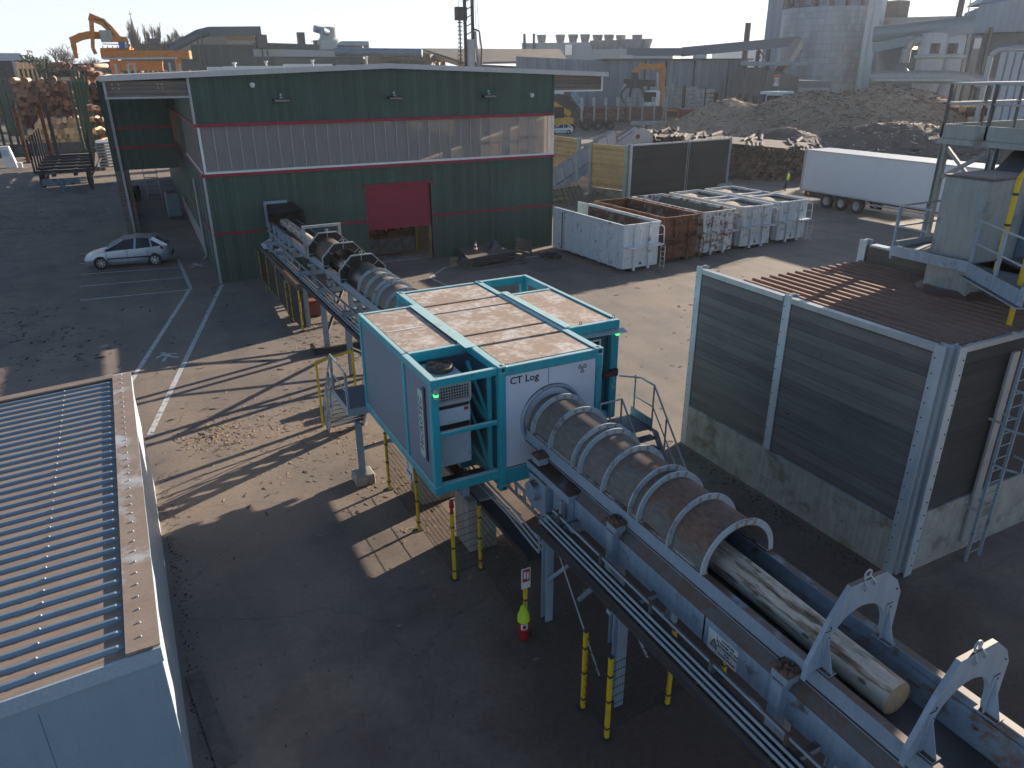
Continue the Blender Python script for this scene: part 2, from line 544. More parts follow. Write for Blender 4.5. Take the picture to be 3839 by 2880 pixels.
def ground_mat():
    m, nt, b, _ = new_mat('dusty yard asphalt')
    geo = nt.nodes.new('ShaderNodeNewGeometry')
    P = geo.outputs['Position']
    n_big = noise(nt, P, 0.07, 5, 0.6)
    n_mid = noise(nt, P, 0.45, 6, 0.65)
    n_fine = noise(nt, P, 9.0, 5, 0.7)
    n_grit = noise(nt, P, 55.0, 3, 0.7)
    asphalt = mix(nt, rng(nt, n_mid, 0.3, 0.7), (0.158, 0.133, 0.115), (0.222, 0.186, 0.158))
    dust = mix(nt, rng(nt, n_fine, 0.3, 0.7), (0.225, 0.17, 0.128), (0.315, 0.24, 0.18))
    f = rng(nt, mth(nt, 'ADD', mth(nt, 'MULTIPLY', n_big, 0.6), mth(nt, 'MULTIPLY', n_mid, 0.4)), 0.42, 0.60)
    c = mix(nt, f, asphalt, dust)
    # brown bark dust that has built up round the conveyor and the bunker (a real deposit)
    sp = nd(nt, 'ShaderNodeSeparateXYZ', {0: P})
    dx = mth(nt, 'ABSOLUTE', mth(nt, 'SUBTRACT', sp.outputs[0], 7.6))
    dy = mth(nt, 'ABSOLUTE', mth(nt, 'SUBTRACT', sp.outputs[1], 4.0))
    e = mth(nt, 'ADD', mth(nt, 'MULTIPLY', dx, 0.10), mth(nt, 'MULTIPLY', dy, 0.055))
    e = mth(nt, 'ADD', e, mth(nt, 'MULTIPLY', mth(nt, 'SUBTRACT', n_mid, 0.5), 0.9))
    bark = mix(nt, rng(nt, n_fine, 0.3, 0.7), (0.074, 0.044, 0.031), (0.122, 0.077, 0.056))
    c = mix(nt, rng(nt, e, 0.45, 1.05, 0.95, 0.0), c, bark)
    # dark bark litter on the left yard
    vor = noise(nt, vmul(nt, P, (1.0, 2.4, 1.0)), 0.8, 7, 0.75)
    lx = rng(nt, sp.outputs[0], -14.0, -1.0, 1.0, 0.0)
    ly = rng(nt, sp.outputs[1], 22.0, 30.0, 0.0, 1.0)
    far = rng(nt, sp.outputs[1], 44.0, 60.0, 0.0, 1.0)
    lit = mth(nt, 'MULTIPLY', mth(nt, 'MULTIPLY', lx, ly), rng(nt, mth(nt, 'ADD', vor, mth(nt, 'MULTIPLY', far, 0.06)), 0.54, 0.60))
    c = mix(nt, mth(nt, 'MULTIPLY', lit, 0.85), c, (0.045, 0.028, 0.021))
    c = mix(nt, rng(nt, n_grit, 0.3, 0.75, 0.0, 0.35), c, mix(nt, 0.5, c, (0.02, 0.015, 0.012)))
    # oily wheel tracks
    wv = nd(nt, 'ShaderNodeTexWave', {'Vector': vmul(nt, P, (0.35, 0.1, 1)), 'Scale': 0.5, 'Distortion': 9.0, 'Detail': 3.0}).outputs[1]
    c = mix(nt, rng(nt, wv, 0.6, 0.95, 0.0, 0.12), c, (0.075, 0.066, 0.06))
    # hairline cracks and old repair patches in the asphalt
    vr = nd(nt, 'ShaderNodeTexVoronoi', {'Vector': nd(nt, 'ShaderNodeVectorMath', {0: P, 1: nd(nt, 'ShaderNodeVectorMath', {0: nd(nt, 'ShaderNodeTexNoise', {'Vector': P, 'Scale': 0.9, 'Detail': 4.0}).outputs[1], 1: (1.6, 1.6, 0)}, operation='MULTIPLY').outputs[0]}, operation='ADD').outputs[0], 'Scale': 0.22}, feature='DISTANCE_TO_EDGE').outputs[0]
    ck = mth(nt, 'MULTIPLY', mth(nt, 'LESS_THAN', vr, 0.0045), rng(nt, n_big, 0.4, 0.6))
    c = mix(nt, mth(nt, 'MULTIPLY', ck, 0.35), c, (0.03, 0.026, 0.024))
    pn_ = nd(nt, 'ShaderNodeTexVoronoi', {'Vector': vmul(nt, P, (1, .6, 1)), 'Scale': 0.16}, distance='CHEBYCHEV').outputs[0]
    c = mix(nt, rng(nt, pn_, 0.20, 0.21, 0.22, 0.0), c, (0.075, 0.07, 0.067))
    sp_ = noise(nt, P, 1.6, 3)
    c = mix(nt, rng(nt, sp_, 0.66, 0.72, 0.0, 0.35), c, (0.06, 0.052, 0.047))
    setb(nt, b, c, 0.88)
    bump(nt, b, mth(nt, 'ADD', n_fine, mth(nt, 'MULTIPLY', n_grit, 0.6)), 0.35, 0.02)
    return m


M['ground'] = ground_mat()
g = MB()
g.add([(-1200, -200, 0), (1500, -200, 0), (1500, 1800, 0), (-1200, 1800, 0)], [(0, 1, 2, 3)])
tag(g.build('ground', M['ground']), kind='structure')
# ================================================================ green sorting hall
hall = thing('sorting_hall', 'long green boarded hall with red bands, translucent window strip and half open red shutter', 'building',
             (3.48, 38.06, 0), R_(-1.35))
HW, HD = 18.6, 45.0
RX = 9.3


def hz(x):
    return 9.74 - 0.0366 * abs(x - RX)


T = 0.2
w = MB()
# front wall below the window strip, split round the shutter opening
w.box(0, 7.62, 0, T, 0, 5.14)
w.box(11.2, HW, 0, T, 0, 5.14)
w.box(7.62, 11.2, 0, T, 4.16, 5.14)
# above the strip, up to the shallow gable
w.prism([(0, 7.40), (HW, 7.40), (HW, hz(HW)), (RX, hz(RX)), (0, hz(0))], 'y', 0, T)
w.build('wall', M['green'], hall, local=True)
w = MB()
for x0 in (0, HW - T):
    w.box(x0, x0 + T, T + .002, HD, 0, 5.14)
    w.box(x0, x0 + T, T + .002, HD, 7.40, hz(0))
    for y0, y1 in ((10.5, 14.5), (25, 29), (38, HD)):
        w.box(x0 + .003, x0 + T - .003, y0, y1, 5.14, 7.40)
w.box(T, HW - T, HD - T, HD, 0, 9.4)
w.build('wall', M['green_s'], hall, local=True)
# cover strips over the board joints
w = MB()
for x in (3.95, 7.52, 11.28, 14.7):
    if x < 7.6 or x > 11.2:
        w.box(x - .03, x + .03, -.022, 0, 0, 5.0)
    w.box(x - .03, x + .03, -.022, 0, 7.5, hz(x) - .02)
for k in range(5):
    y = 1.6 + 2.1 * k
    w.box(-.02, 0, y - .02, y + .02, 0, 4.95)
w.box(.1, 14.6, -.008, 0, 8.58, 8.60)
w.build('joint_strip', M['green'], hall, local=True)
# red bands
w = MB().box(-.06, HW + .08, -.12, 0, 7.28, 7.42).box(-.06, 0, 0, 20, 7.28, 7.42)
w.build('red_band', M['red'], hall, local=True)
w = MB().box(-.06, HW + .08, -.14, 0, 5.06, 5.20).box(-.06, 0, 0, 20, 5.06, 5.20)
w.build('red_band', M['red'], hall, local=True)
w = MB().box(.02, 2.35, -.06, 0, 2.32, 2.44).box(3.9, 7.58, -.06, 0, 2.32, 2.44).box(-.05, 0, .02, 16, 2.34, 2.42)
w.build('red_band', M['red'], hall, local=True)
MB().box(11.24, HW + .02, -.06, 0, 2.32, 2.44).build('red_band', M['red'], hall, local=True)
# window strip
wf = MB().box(.05, HW + .05, -.10, .02, 5.20, 5.30).box(.05, .16, -.08, .02, 5.30, 7.28).box(HW - .1, HW + .05, -.08, .02, 5.30, 7.28)
wf.box(-.03, .02, .1, 10.5, 5.2, 5.28)
fr = wf.build('window_frame', M['white'], hall, local=True)
pn = MB().box(.16, HW - .1, .03, .045, 5.30, 7.28)
pn.box(.02, .04, .2, 10.5, 5.28, 7.28).box(.02, .04, 14.5, 25, 5.14, 7.28)
pn.build('window_pane', M['poly'], fr, local=True)
MB().box(HW - .05, HW - .03, .2, 10.5, 5.14, 7.28).box(HW - .05, HW - .03, 14.5, 25, 5.14, 7.28).box(HW - .05, HW - .03, 29, 38, 5.14, 7.28).build('window_pane', M['poly_side'], fr, local=True)
ml = MB()
x = .72
while x < HW - .2:
    ml.box(x - .018, x + .018, -.012, .028, 5.30, 7.28)
    x += .585
ml.build('glazing_bar', M['galv'], fr, local=True)
# timber columns and rail that show through the sheet
tm = MB()
for x in (.5, 1.6, 3.95, 7.5, 11.25, 14.7, 18.1):
    tm.box(x - .13, x + .13, .25, .5, 0.0, 9.2)
for x in (2.8, 5.7, 9.4, 13.0, 16.5):
    tm.box(x - .06, x + .06, .22, .34, 5.2, 7.35)
tm.box(.3, HW - .3, .22, .3, 6.12, 6.22)
tm.build('timber_frame', M['timber'], hall, local=True)
inn = MB()
inn.box(1.0, 2.4, 2.2, 3.0, 4.2, 7.2).box(2.6, 3.4, 2.8, 3.4, 4.2, 6.4)
for x in (3.2, 6.1, 6.4, 9.0, 9.6):
    inn.box(x - .04, x + .04, 1.3, 1.38, 5.5 + .2 * math.sin(x * 7), 6.9)
inn.build('switch_cabinet', M['white'], hall, local=True)
MB().box(9.5, 14.2, 5.0, 5.1, 3.8, 6.3).build('curtain', M['door_red'], hall, local=True)
MB().box(T, HW - T, T + .01, HD - T - .01, 0.02, 0.06).build('floor_slab', M['concrete'], hall, local=True)
# roof: two nearly flat slopes with deep overhangs, and fascia
rf = MB()
for xa, xb in ((-3.45, RX), (RX, 21.95)):
    za, zb = hz(xa), hz(xb)
    rf.hexa([(xa, -.2, za + .03), (xb, -.2, zb + .03), (xb, HD + .3, zb + .03), (xa, HD + .3, za + .03)],
            [(xa, -.2, za + .17), (xb, -.2, zb + .17), (xb, HD + .3, zb + .17), (xa, HD + .3, za + .17)])
roof = rf.build('roof', M['roofing'], hall, local=True)
fa = MB()
for xa, xb in ((-3.5, RX), (RX, 22.0)):
    za, zb = hz(xa), hz(xb)
    fa.hexa([(xa, -.26, za - .02), (xb, -.26, zb - .02), (xb, -.202, zb - .02), (xa, -.202, za - .02)],
            [(xa, -.26, za + .21), (xb, -.26, zb + .21), (xb, -.202, zb + .21), (xa, -.202, za + .21)])
za = hz(-3.5)
fa.box(-3.52, -3.452, -.2, HD, za - .02, za + .2)
fa.box(21.952, 22.02, -.2, HD, za - .02, za + .2)
fa.build('fascia', M['fascia'], roof, local=True)
so_ = MB()
for xa, xb in ((-3.45, 0), (HW, 21.95)):
    so_.hexa([(xa, -.19, hz(xa) - .03), (xb, -.19, hz(xb) - .03), (xb, HD, hz(xb) - .03), (xa, HD, hz(xa) - .03)],
             [(xa, -.19, hz(xa) + .025), (xb, -.19, hz(xb) + .025), (xb, HD, hz(xb) + .025), (xa, HD, hz(xa) + .025)])
so_.build('soffit', M['timber'], roof, local=True)
for x0, y0, l in ((1.8, 9, 3.0), (3.2, 14, 3.4), (7.1, 15, 3.0), (9.9, 12, 4.5), (13.2, 10, 2.6), (5.0, 24, 4)):
    s_ = MB().box(x0, x0 + l, y0, y0 + 1.2, hz(x0 + l / 2) + .1, hz(x0 + l / 2) + .34)
    s_.build('skylight', M['white'], roof, local=True)
for x0, y0, h in ((3.3, 10, .5), (6.0, 16, .55), (8.6, 14, .5), (11.6, 12, .75)):
    p_ = MB().tube((x0, y0, hz(x0)), (x0, y0, hz(x0) + h), .07, 8).tube((x0, y0, hz(x0) + h), (x0, y0, hz(x0) + h + .08), .13, 8)
    p_.build('vent_pipe', M['fascia'], roof, local=True)
# glulam beams carrying the overhangs, with their sheet edging
gb = MB().box(-3.30, -.02, .05, .27, 8.62, 9.26)
gb.build('overhang_beam', M['glulam'], hall, local=True)
tr_ = MB().box(-3.42, -.02, -.02, .3, 8.54, 8.615).box(-3.40, -3.305, -.02, .3, 8.62, 9.26)
tr_.build('beam_edging', M['galv'], hall, local=True)
bo = MB()
for x in (-3.05, -2.8, -1.25, -1.08):
    for dz in (8.98, 9.14):
        bo.tube((x, .03, dz - .02), (x, .055, dz - .02), .035, 8)
bo.build('bolt', M['galv'], hall, local=True)
MB().box(HW + .02, 21.7, .05, .27, 8.58, 9.28).build('overhang_beam', M['glulam'], hall, local=True)
MB().box(HW + .02, 21.8, -.02, .3, 8.50, 8.575).box(21.705, 21.79, -.02, .3, 8.58, 9.28).build('beam_edging', M['white'], hall, local=True)
# corner edging and downpipes
MB().box(-.05, .05, -.05, .06, 0, 5.05).box(-.05, .05, -.05, .06, 7.42, 9.4).build('corner_edging', M['galv'], hall, local=True)
MB().box(HW - .04, HW + .05, -.04, .06, 0, 5.05).box(HW - .04, HW + .05, -.04, .06, 7.42, 9.4).build('corner_edging', M['green'], hall, local=True)
dp = MB().tube((-.14, 5.5, .25), (-.14, 5.5, 4.4), .055, 8).path([(-.14, 5.5, .25), (-.3, 5.4, .08)], .055)
dp.build('downpipe', M['galv'], hall, local=True)
# left aisle: green block on a steel and timber column, open underneath
a = MB().box(-3.92, -.35, 15.0, 15.2, 4.0, 9.2)
a.build('aisle_wall', M['green'], hall, local=True)
a = MB().box(-4.05, -3.93, 15.0, 40, 4.0, 9.15)
a.build('aisle_wall', M['green_s'], hall, local=True)
MB().box(-3.9, -.36, 14.93, 15.0, 5.24, 5.40).build('red_band', M['red'], hall, local=True)
MB().box(-3.9, -.36, 14.93, 15.0, 6.40, 6.54).build('red_band', M['red'], hall, local=True)
MB().box(-3.70, -3.56, 14.86, 15.0, 0, 9.1).build('column', M['galv'], hall, local=True)
MB().box(-3.55, -3.25, 15.02, 15.35, 0, 4.0).box(-4.05, -3.75, 15.3, 15.6, 0, 4.0).box(-4.0, -3.7, 24, 24.3, 0, 4).box(-4.0, -3.7, 33, 33.3, 0, 4).build('column', M['glulam'], hall, local=True)
MB().box(-4.02, -3.6, 15.7, 38, 0, .7).build('kerb_wall', M['concrete'], hall, local=True)
MB().box(-.08, -.01, 7.0, 24, 0, 1.1).build('plinth', M['concrete'], hall, local=True)
# shutter, partly open
sh = MB().box(7.66, 11.16, .12, .17, 1.90, 4.14)
for k in range(11):
    z = 1.95 + .2 * k
    sh.box(7.67, 11.15, .108, .12, z, z + .012)
sh.box(7.66, 11.16, .10, .20, 1.84, 1.90)
sh.build('shutter', M['door_red'], hall, local=True)
MB().box(7.50, 11.36, -.10, 0, 4.12, 4.24).build('red_band', M['red'], hall, local=True)
MB().box(7.56, 7.62, -.03, .22, 0, 4.12).box(11.2, 11.28, -.03, .22, 0, 4.12).build('shutter_frame', M['steel_d'], hall, local=True)
# machine line just inside the opening
mc = MB()
mc.box(7.75, 10.5, 1.0, 1.06, .35, .42).box(7.75, 10.5, 1.0, 1.06, 1.08, 1.15)
for i in range(5):
    x = 7.8 + i * .66
    mc.box(x, x + .05, .98, 1.04, .35, 1.15)
    if i < 4:
        mc.bar((x + .05, 1.01, .42), (x + .66, 1.01, 1.08), .04)
mc.box(7.8, 10.45, 1.1, 1.15, .4, 1.1)
mc.build('machine_guard', M['steel_d'], hall, local=True)
mc = MB().box(7.7, 11.1, 2.5, 3.5, 0.06, 1.3)
for i in range(6):
    mc.tube((7.9 + i * .5, 2.3, 1.4), (8.1 + i * .5, 3.5, 1.5), .16 + .05 * (i % 2), 9)
mc.build('machine', M['rust'], hall, local=True)
MB().box(10.9, 10.98, 2.0, 2.08, 0.06, 1.9).box(9.2, 9.26, 2.2, 2.26, 1.3, 1.9).build('machine_post', M['yellow'], hall, local=True)

# lamps, camera and meter boxes fixed to the facade (things that hang on the wall)
def hallpt(x, y, z):
    c, s = math.cos(R_(-1.35)), math.sin(R_(-1.35))
    return (3.48 + x * c - y * s, 38.06 + x * s + y * c, z)


lampm = mk('dark lamp housing', (0.035, 0.032, 0.03), 0.4, 0.3)
where = ['left', 'middle', 'right']
lamps_lab = ['flat floodlight high on the green facade nearest its left corner',
             'flat floodlight on the green facade above the red shutter',
             'flat floodlight on the green facade near its right corner']
proto = None
for i, x in enumerate((3.93, 9.45, 14.62)):
    if proto is None:
        t = thing('floodlight', lamps_lab[i], 'lamp', hallpt(x, -.02, 8.36), R_(-1.35), 'floodlights on the green facade')
        h = MB().box(-.37, .37, -.42, -.06, -.06, .08)
        h.build('lamp_housing', lampm, t, local=True, bevel=.015)
        MB().box(-.33, .33, -.428, -.42, -.045, .03).build('lens', mk('floodlight lens', (0.2, 0.19, 0.18), 0.2), t, local=True)
        MB().box(-.05, .05, -.2, 0, .0, .16).build('bracket', M['galv'], t, local=True)
        MB().lathe([(0, -.055), (.045, -.03), (.055, 0), (.03, .05), (0, .06)], (0, -.1, .24), 10).build('bulb', M['signwhite'], t, local=True, smooth=True)
        proto = t
    else:
        t = copy_tree(proto)
        t.location = hallpt(x, -.02, 8.36)
        t['label'] = lamps_lab[i]
cam_lab = ['small white dome camera at the top left of the green facade', 'small white dome camera at the top right of the green facade']
for i, (x, z) in enumerate(((2.7, 9.1), (17.15, 8.42))):
    t = thing('security_camera', cam_lab[i], 'camera', hallpt(x, 0, z), R_(-1.35), 'white cameras on the green facade')
    MB().tube((0, 0, .02), (0, -.22, -.02), .035, 8).build('bracket', M['signwhite'], t, local=True)
    MB().lathe([(.0, .1), (.1, .08), (.12, 0), (.09, -.1), (0, -.14)], (0, -.24, -.05), 12).build('dome', M['signwhite'], t, local=True, smooth=True)

# inlet hood where the log conveyor leaves the hall
hd = thing('conveyor_hood', 'black rubber hood round the conveyor opening in the green facade', 'hood', (6.75, 37.98, 2.9))
o_ = MB().box(5.98, 7.10, 37.80, 37.95, 3.66, 3.80).box(5.98, 6.10, 37.80, 37.95, 2.55, 3.66)
o_.build('frame', M['steel'], hd)
o_ = MB().hexa([(6.0, 36.95, 3.35), (7.65, 36.95, 3.35), (7.40, 37.94, 3.62), (6.1, 37.94, 3.62)],
               [(6.0, 36.95, 3.38), (7.65, 36.95, 3.38), (7.40, 37.94, 3.66), (6.1, 37.94, 3.66)])
o_.add([(6.0, 36.95, 3.37), (6.1, 37.94, 3.64), (6.1, 37.94, 2.45), (6.05, 37.1, 2.55)], [(0, 1, 2, 3)])
o_.add([(7.65, 36.95, 3.37), (7.40, 37.94, 3.64), (7.40, 37.94, 2.55), (7.72, 37.0, 2.75)], [(0, 1, 2, 3)])
o_.box(6.1, 7.4, 37.90, 37.93, 2.3, 3.62)
o_.build('rubber_flap', M['black'], hd)
# ================================================================ turquoise scanner cabin
def dusty_roof():
    m, nt, b, oc = new_mat('dusty white roof sheet')
    n1 = noise(nt, oc, 1.6, 6, 0.65)
    n2 = noise(nt, vmul(nt, oc, (1, 1, 1)), 7.0, 7, 0.75)
    n3 = noise(nt, oc, 60, 2)
    dust = mix(nt, rng(nt, n3, .3, .7), (0.30, 0.215, 0.155), (0.37, 0.27, 0.20))
    f = rng(nt, mth(nt, 'ADD', mth(nt, 'MULTIPLY', n1, .5), mth(nt, 'MULTIPLY', n2, .5)), .47, .60)
    c = mix(nt, mth(nt, 'MULTIPLY', f, .8), dust, (0.62, 0.585, 0.56))
    setb(nt, b, c, .75)
    bump(nt, b, n2, .15, .01)
    return m


M['roofdust'] = dusty_roof()
U0, U1, V0, V1, Z0, Z1 = 5.83, 8.25, 11.84, 17.85, 1.53, 4.30
cab = thing('scanner_cabin', 'turquoise framed container cabin on legs with dusty roof and round log opening', 'container', (7.04, 14.8, 1.53))
f = MB()
# centre container: posts, rails and castings
for u in (U0, U1 - .15):
    for v in (V0, V1 - .15):
        f.box(u, u + .15, v, v + .15, Z0 + .11, Z1 - .12)
for v in (V0, V1 - .12):
    f.box(U0 + .15, U1 - .15, v + .004, v + .12, Z1 - .20, Z1 - .01)
f.box(U0 + .15, U1 - .15, V0 + .004, V0 + .12, Z0 + .14, Z0 + .50)
f.box(U0 + .15, U1 - .15, V1 - .12, V1 - .004, Z0 + .14, Z0 + .50)
for u in (U0, U1 - .17):
    f.box(u + .004, u + .17, V0 + .15, V1 - .15, Z1 - .18, Z1 - .006)
    f.box(u + .004, u + .17, V0 + .15, V1 - .15, Z0 + .1, Z0 + .3)
f.build('frame', M['turq'], cab, bevel=.012)
cs = MB()
for u in (U0, U1 - .17):
    for v in (V0, V1 - .17):
        for z in (Z0, Z1 - .115):
            cs.box(u - .006, u + .176, v - .006, v + .176, z, z + .125)
cast = cs.build('corner_casting', M['turq'], cab, bevel=.012)
ho = MB()
for u in (U0, U1 - .17):
    for z in (Z0 + .06, Z1 - .055):
        ho.lathe([(0, -.012), (.04, -.012)], (u + .085, V0, z), 10, 'y')
    for v in (V0, V1 - .17):
        ho.box(u + .05, u + .12, v + .04, v + .13, Z1 + .0095, Z1 + .012)
ho.build('casting_hole', M['black'], cast)
# left module (open frame in front) and right module (open at the back)
L0, L1 = 4.42, 5.83
f = MB()
for v in (11.88, 13.40, 16.42):
    f.box(L0, L0 + .15, v, v + .14, 1.99, 4.13)
f.box(L0, L0 + .14, 11.88, 16.56, 1.80, 1.985)
f.box(L0, L0 + .14, 11.88, 13.47, 4.135, 4.29)
f.box(L0, L0 + .10, 13.47, 16.56, 4.135, 4.305)
f.box(L0 + .145, L1 - .006, 11.885, 12.0, 1.82, 2.02)
f.box(L0 + .145, L1 - .006, 11.885, 12.0, 4.135, 4.285)
f.box(L0 + .152, L1 - .006, 11.90, 11.98, 3.06, 3.15)
f.box(L0 + .145, L1 - .006, 13.42, 13.54, 4.08, 4.295)
f.box(L0 + .105, L1 - .006, 16.44, 16.555, 4.08, 4.30)
f.box(L0 + .145, L1 - .006, 13.4, 13.5, 1.82, 2.0)
f.box(L1 - .11, L1 - .008, 12.005, 13.4, 1.82, 1.99)
f.build('frame', M['turq'], cab, bevel=.01)
f = MB()
f.box(U1 + .004, 9.66, 13.25, 13.38, 4.09, 4.295)
f.box(9.55, 9.665, 13.385, 17.84, 4.10, 4.31)
f.box(U1 + .004, 9.545, 16.2, 16.32, 4.12, 4.30)
f.box(U1 + .004, 9.545, 17.72, 17.85, 4.10, 4.305)
for v in (13.25, 16.2, 17.70):
    f.box(9.45, 9.66, v, v + .15, 1.8, 4.085)
f.box(U1 + .004, 9.44, 13.26, 13.4, 1.8, 1.98)
f.box(9.50, 9.66, 13.41, 17.69, 1.8, 1.98)
f.box(U1 + .004, 9.44, 17.7, 17.84, 1.8, 1.98)
f.build('frame', M['turq'], cab, bevel=.01)
# flat pale capping over the long joints
MB().box(5.70, 5.93, 13.14, 16.52, 4.308, 4.322).box(8.20, 8.38, 13.28, 16.5, 4.312, 4.325).build('joint_capping', mk('pale turquoise capping', (0.42, 0.60, 0.60), .5, var=.08, dirt=(.45, .36, .28), amount=.2), cab)
# roof panels
def roofpan(u0, u1, v0, v1, z=4.275):
    MB().box(u0, u1, v0, v1, z - .05, z).build('roof_panel', M['roofdust'], cab, bevel=.01)
roofpan(6.02, 8.06, 16.40, 17.66)
roofpan(5.95, 8.19, 15.72, 16.30)
roofpan(5.95, 8.19, 13.97, 15.64)
roofpan(5.95, 8.19, 13.27, 13.88)
roofpan(6.02, 8.06, 12.02, 13.16)
roofpan(4.54, 5.69, 13.56, 16.42, 4.285)
roofpan(8.39, 9.53, 13.40, 16.18, 4.285)
MB().box(5.9, 8.2, 11.98, 17.7, 4.16, 4.21).build('roof_deck', M['darkmetal'], cab)
MB().box(4.60, 5.45, 14.92, 14.96, 4.286, 4.296).build('roof_seam', M['white'], cab)
# wall panels
pan = MB().box(U0 + .16, U1 - .16, V0 + .03, V0 + .07, Z0 + .505, Z1 - .21)
pan = pan.build('front_panel', M['panel_white'], cab)
MB().box(6.955, 6.963, V0 + .024, V0 + .031, 3.75, Z1 - .21).box(U0 + .16, U1 - .16, V0 + .02, V0 + .031, Z0 + .502, Z0 + .52).build('panel_joint', M['text'], pan)
MB().box(L0 + .03, L0 + .06, 13.545, 16.415, 1.99, 4.13).build('side_panel', M['panel_blue'], cab)
MB().box(L0 + .03, L0 + .06, 12.025, 13.395, 1.99, 4.13).build('side_panel', M['panel_blue'], cab)
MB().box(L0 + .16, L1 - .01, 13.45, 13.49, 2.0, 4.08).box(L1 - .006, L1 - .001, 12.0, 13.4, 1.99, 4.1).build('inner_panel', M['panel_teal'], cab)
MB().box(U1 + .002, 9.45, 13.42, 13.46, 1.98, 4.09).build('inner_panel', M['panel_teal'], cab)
MB().box(U0 + .03, U0 + .06, 16.57, 17.70, 1.83, 4.11).build('side_panel', M['panel_blue'], cab)
MB().box(9.6, 9.63, 13.4, 16.2, 1.98, 4.1).box(4.56, 9.4, 16.5, 16.53, 1.95, 4.1).build('rear_panel', M['panel_blue'], cab)
MB().box(4.56, 5.8, 13.5, 16.5, 1.85, 1.92).box(5.85, 8.2, 11.95, 17.7, 1.60, 1.66).box(8.3, 9.6, 13.4, 17.8, 1.84, 1.9).build('floor', M['darkmetal'], cab)
# door with window on the right module
dr = MB().box(8.55, 9.28, 13.40, 13.419, 2.0, 3.9).build('door', M['panel_teal'], cab)
MB().box(8.6, 9.25, 13.385, 13.40, 3.80, 3.84).box(9.21, 9.25, 13.385, 13.40, 2.9, 3.80).build('window_frame', M['white'], dr)
MB().box(8.7, 9.21, 13.388, 13.40, 2.95, 3.80).build('window_pane', M['glass'], dr)
MB().hexa([(8.4, 13.10, 4.045), (9.75, 13.05, 4.03), (9.75, 13.25, 4.08), (8.4, 13.25, 4.08)], [(8.4, 13.10, 4.052), (9.75, 13.05, 4.037), (9.75, 13.25, 4.088), (8.4, 13.25, 4.088)]).build('rain_flap', M['galv'], cab)
# diagonal bracing inside the open front bay
b_ = MB()
for p, q in (((5.62, 12.9, 4.12), (5.70, 12.05, 3.12)), ((5.62, 13.2, 3.6), (5.70, 12.05, 3.05)), ((5.62, 13.2, 3.45), (5.70, 12.05, 2.05)), ((5.62, 13.3, 2.4), (5.70, 12.05, 2.02))):
    b_.bar(p, q, .06)
b_.box(5.66, 5.74, 12.01, 12.07, 2.02, 4.13)
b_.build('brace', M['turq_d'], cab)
# opening flange and its torn turquoise lining
cu, cz = 7.04, 2.99
fl = MB().lathe([(.66, .03), (.66, -.05), (.70, -.075), (.735, -.05), (.74, .03)], (cu, V0 + .03, cz), 48, 'y')
fl.build('opening_flange', M['steel_b'], cab, smooth=True)
fl = MB().lathe([(.658, .0), (.60, .03), (.54, .10)], (cu, V0 + .02, cz), 40, 'y')
lining = mk('torn turquoise lining', (0.02, 0.33, 0.36), .5, var=.2, dirt=(.03, .02, .018), amount=.75, dscale=6)
fl.build('opening_lining', lining, cab)
# lettering: CT Log, radiation trefoil, vertical maker's plate
put_text('lettering', 'CT Log', .215, M['text'], cab, (6.405, V0 + .026, 3.955), (1, 0, .0), (0, 0, 1), bold=.003)
tf = MB()
tu, tz, tv = 7.765, 3.935, V0 + .022
for k in range(3):
    a0 = R_(-90 + 120 * k)
    ring = []
    for a in (-26, -9, 9, 26):
        ring.append((.098 * math.cos(a0 + R_(a)), .098 * math.sin(a0 + R_(a))))
    for a in (26, -26):
        ring.append((.042 * math.cos(a0 + R_(a)), .042 * math.sin(a0 + R_(a))))
    for p, q in zip(ring, ring[1:] + ring[:1]):
        tf.bar((tu + p[0], tv, tz + p[1]), (tu + q[0], tv, tz + q[1]), .014, .008)
tf.lathe([(.010, 0), (.022, 0)], (tu, tv + .0, tz), 10, 'y')
tf.build('radiation_sign', M['text'], cab)
pl = MB().prism([(12.36 + .05, 2.42), (12.62 - .05, 2.42), (12.62, 2.47), (12.62, 3.85), (12.57, 3.9), (12.41, 3.9), (12.36, 3.85), (12.36, 2.47)], 'x', L0 - .004, L0 + .03)
pl = pl.build('name_plate', mk('pale plate', (0.34, 0.50, 0.52), .4, var=.05), cab)
MB().box(L0 + .005, L0 + .029, 12.26, 12.36, 2.40, 4.0).build('plate_edge', M['text'], pl)
put_text('plate_lettering', 'MICROTEC', .235, M['text'], pl, (L0 - .006, 12.49, 3.16), (0, 0, 1), (0, 1, 0))
# signal lamps, door switch, eye bolts
grn = bpy.data.materials.new('lit green signal')
grn.use_nodes = True
gb_ = grn.node_tree.nodes['Principled BSDF']
gb_.inputs['Base Color'].default_value = (.02, .5, .1, 1)
gb_.inputs['Emission Color'].default_value = (.05, 1, .2, 1)
gb_.inputs['Emission Strength'].default_value = 1.2
for (u, v, z) in ((4.50, 11.83, 3.93), (9.56, 13.19, 3.90)):
    s_ = MB().tube((u, v, z), (u, v, z + .055), .045, 12).tube((u, v, z + .16), (u, v, z + .2), .042, 12).tube((u, v, z + .085), (u, v, z + .16), .04, 12)
    s_ = s_.build('signal_lamp', M['galv'], cab, smooth=True)
    MB().tube((u, v, z + .055), (u, v, z + .085), .047, 12).build('lit_ring', grn, s_)
MB().box(9.18, 9.42, 13.14, 13.25, 2.95, 3.06).box(9.42, 9.62, 13.16, 13.25, 2.93, 3.1).build('door_switch', M['black'], cab)
MB().box(9.20, 9.40, 13.134, 13.14, 2.97, 3.04).build('switch_label', M['safety_red'], cab)
MB().path([(9.5, 13.18, 2.93), (9.52, 13.15, 2.8), (9.45, 13.15, 2.7), (9.5, 13.15, 2.62), (9.56, 13.15, 2.68)], .006, 5).build('cable_loop', M['white'], cab)
eb = MB()
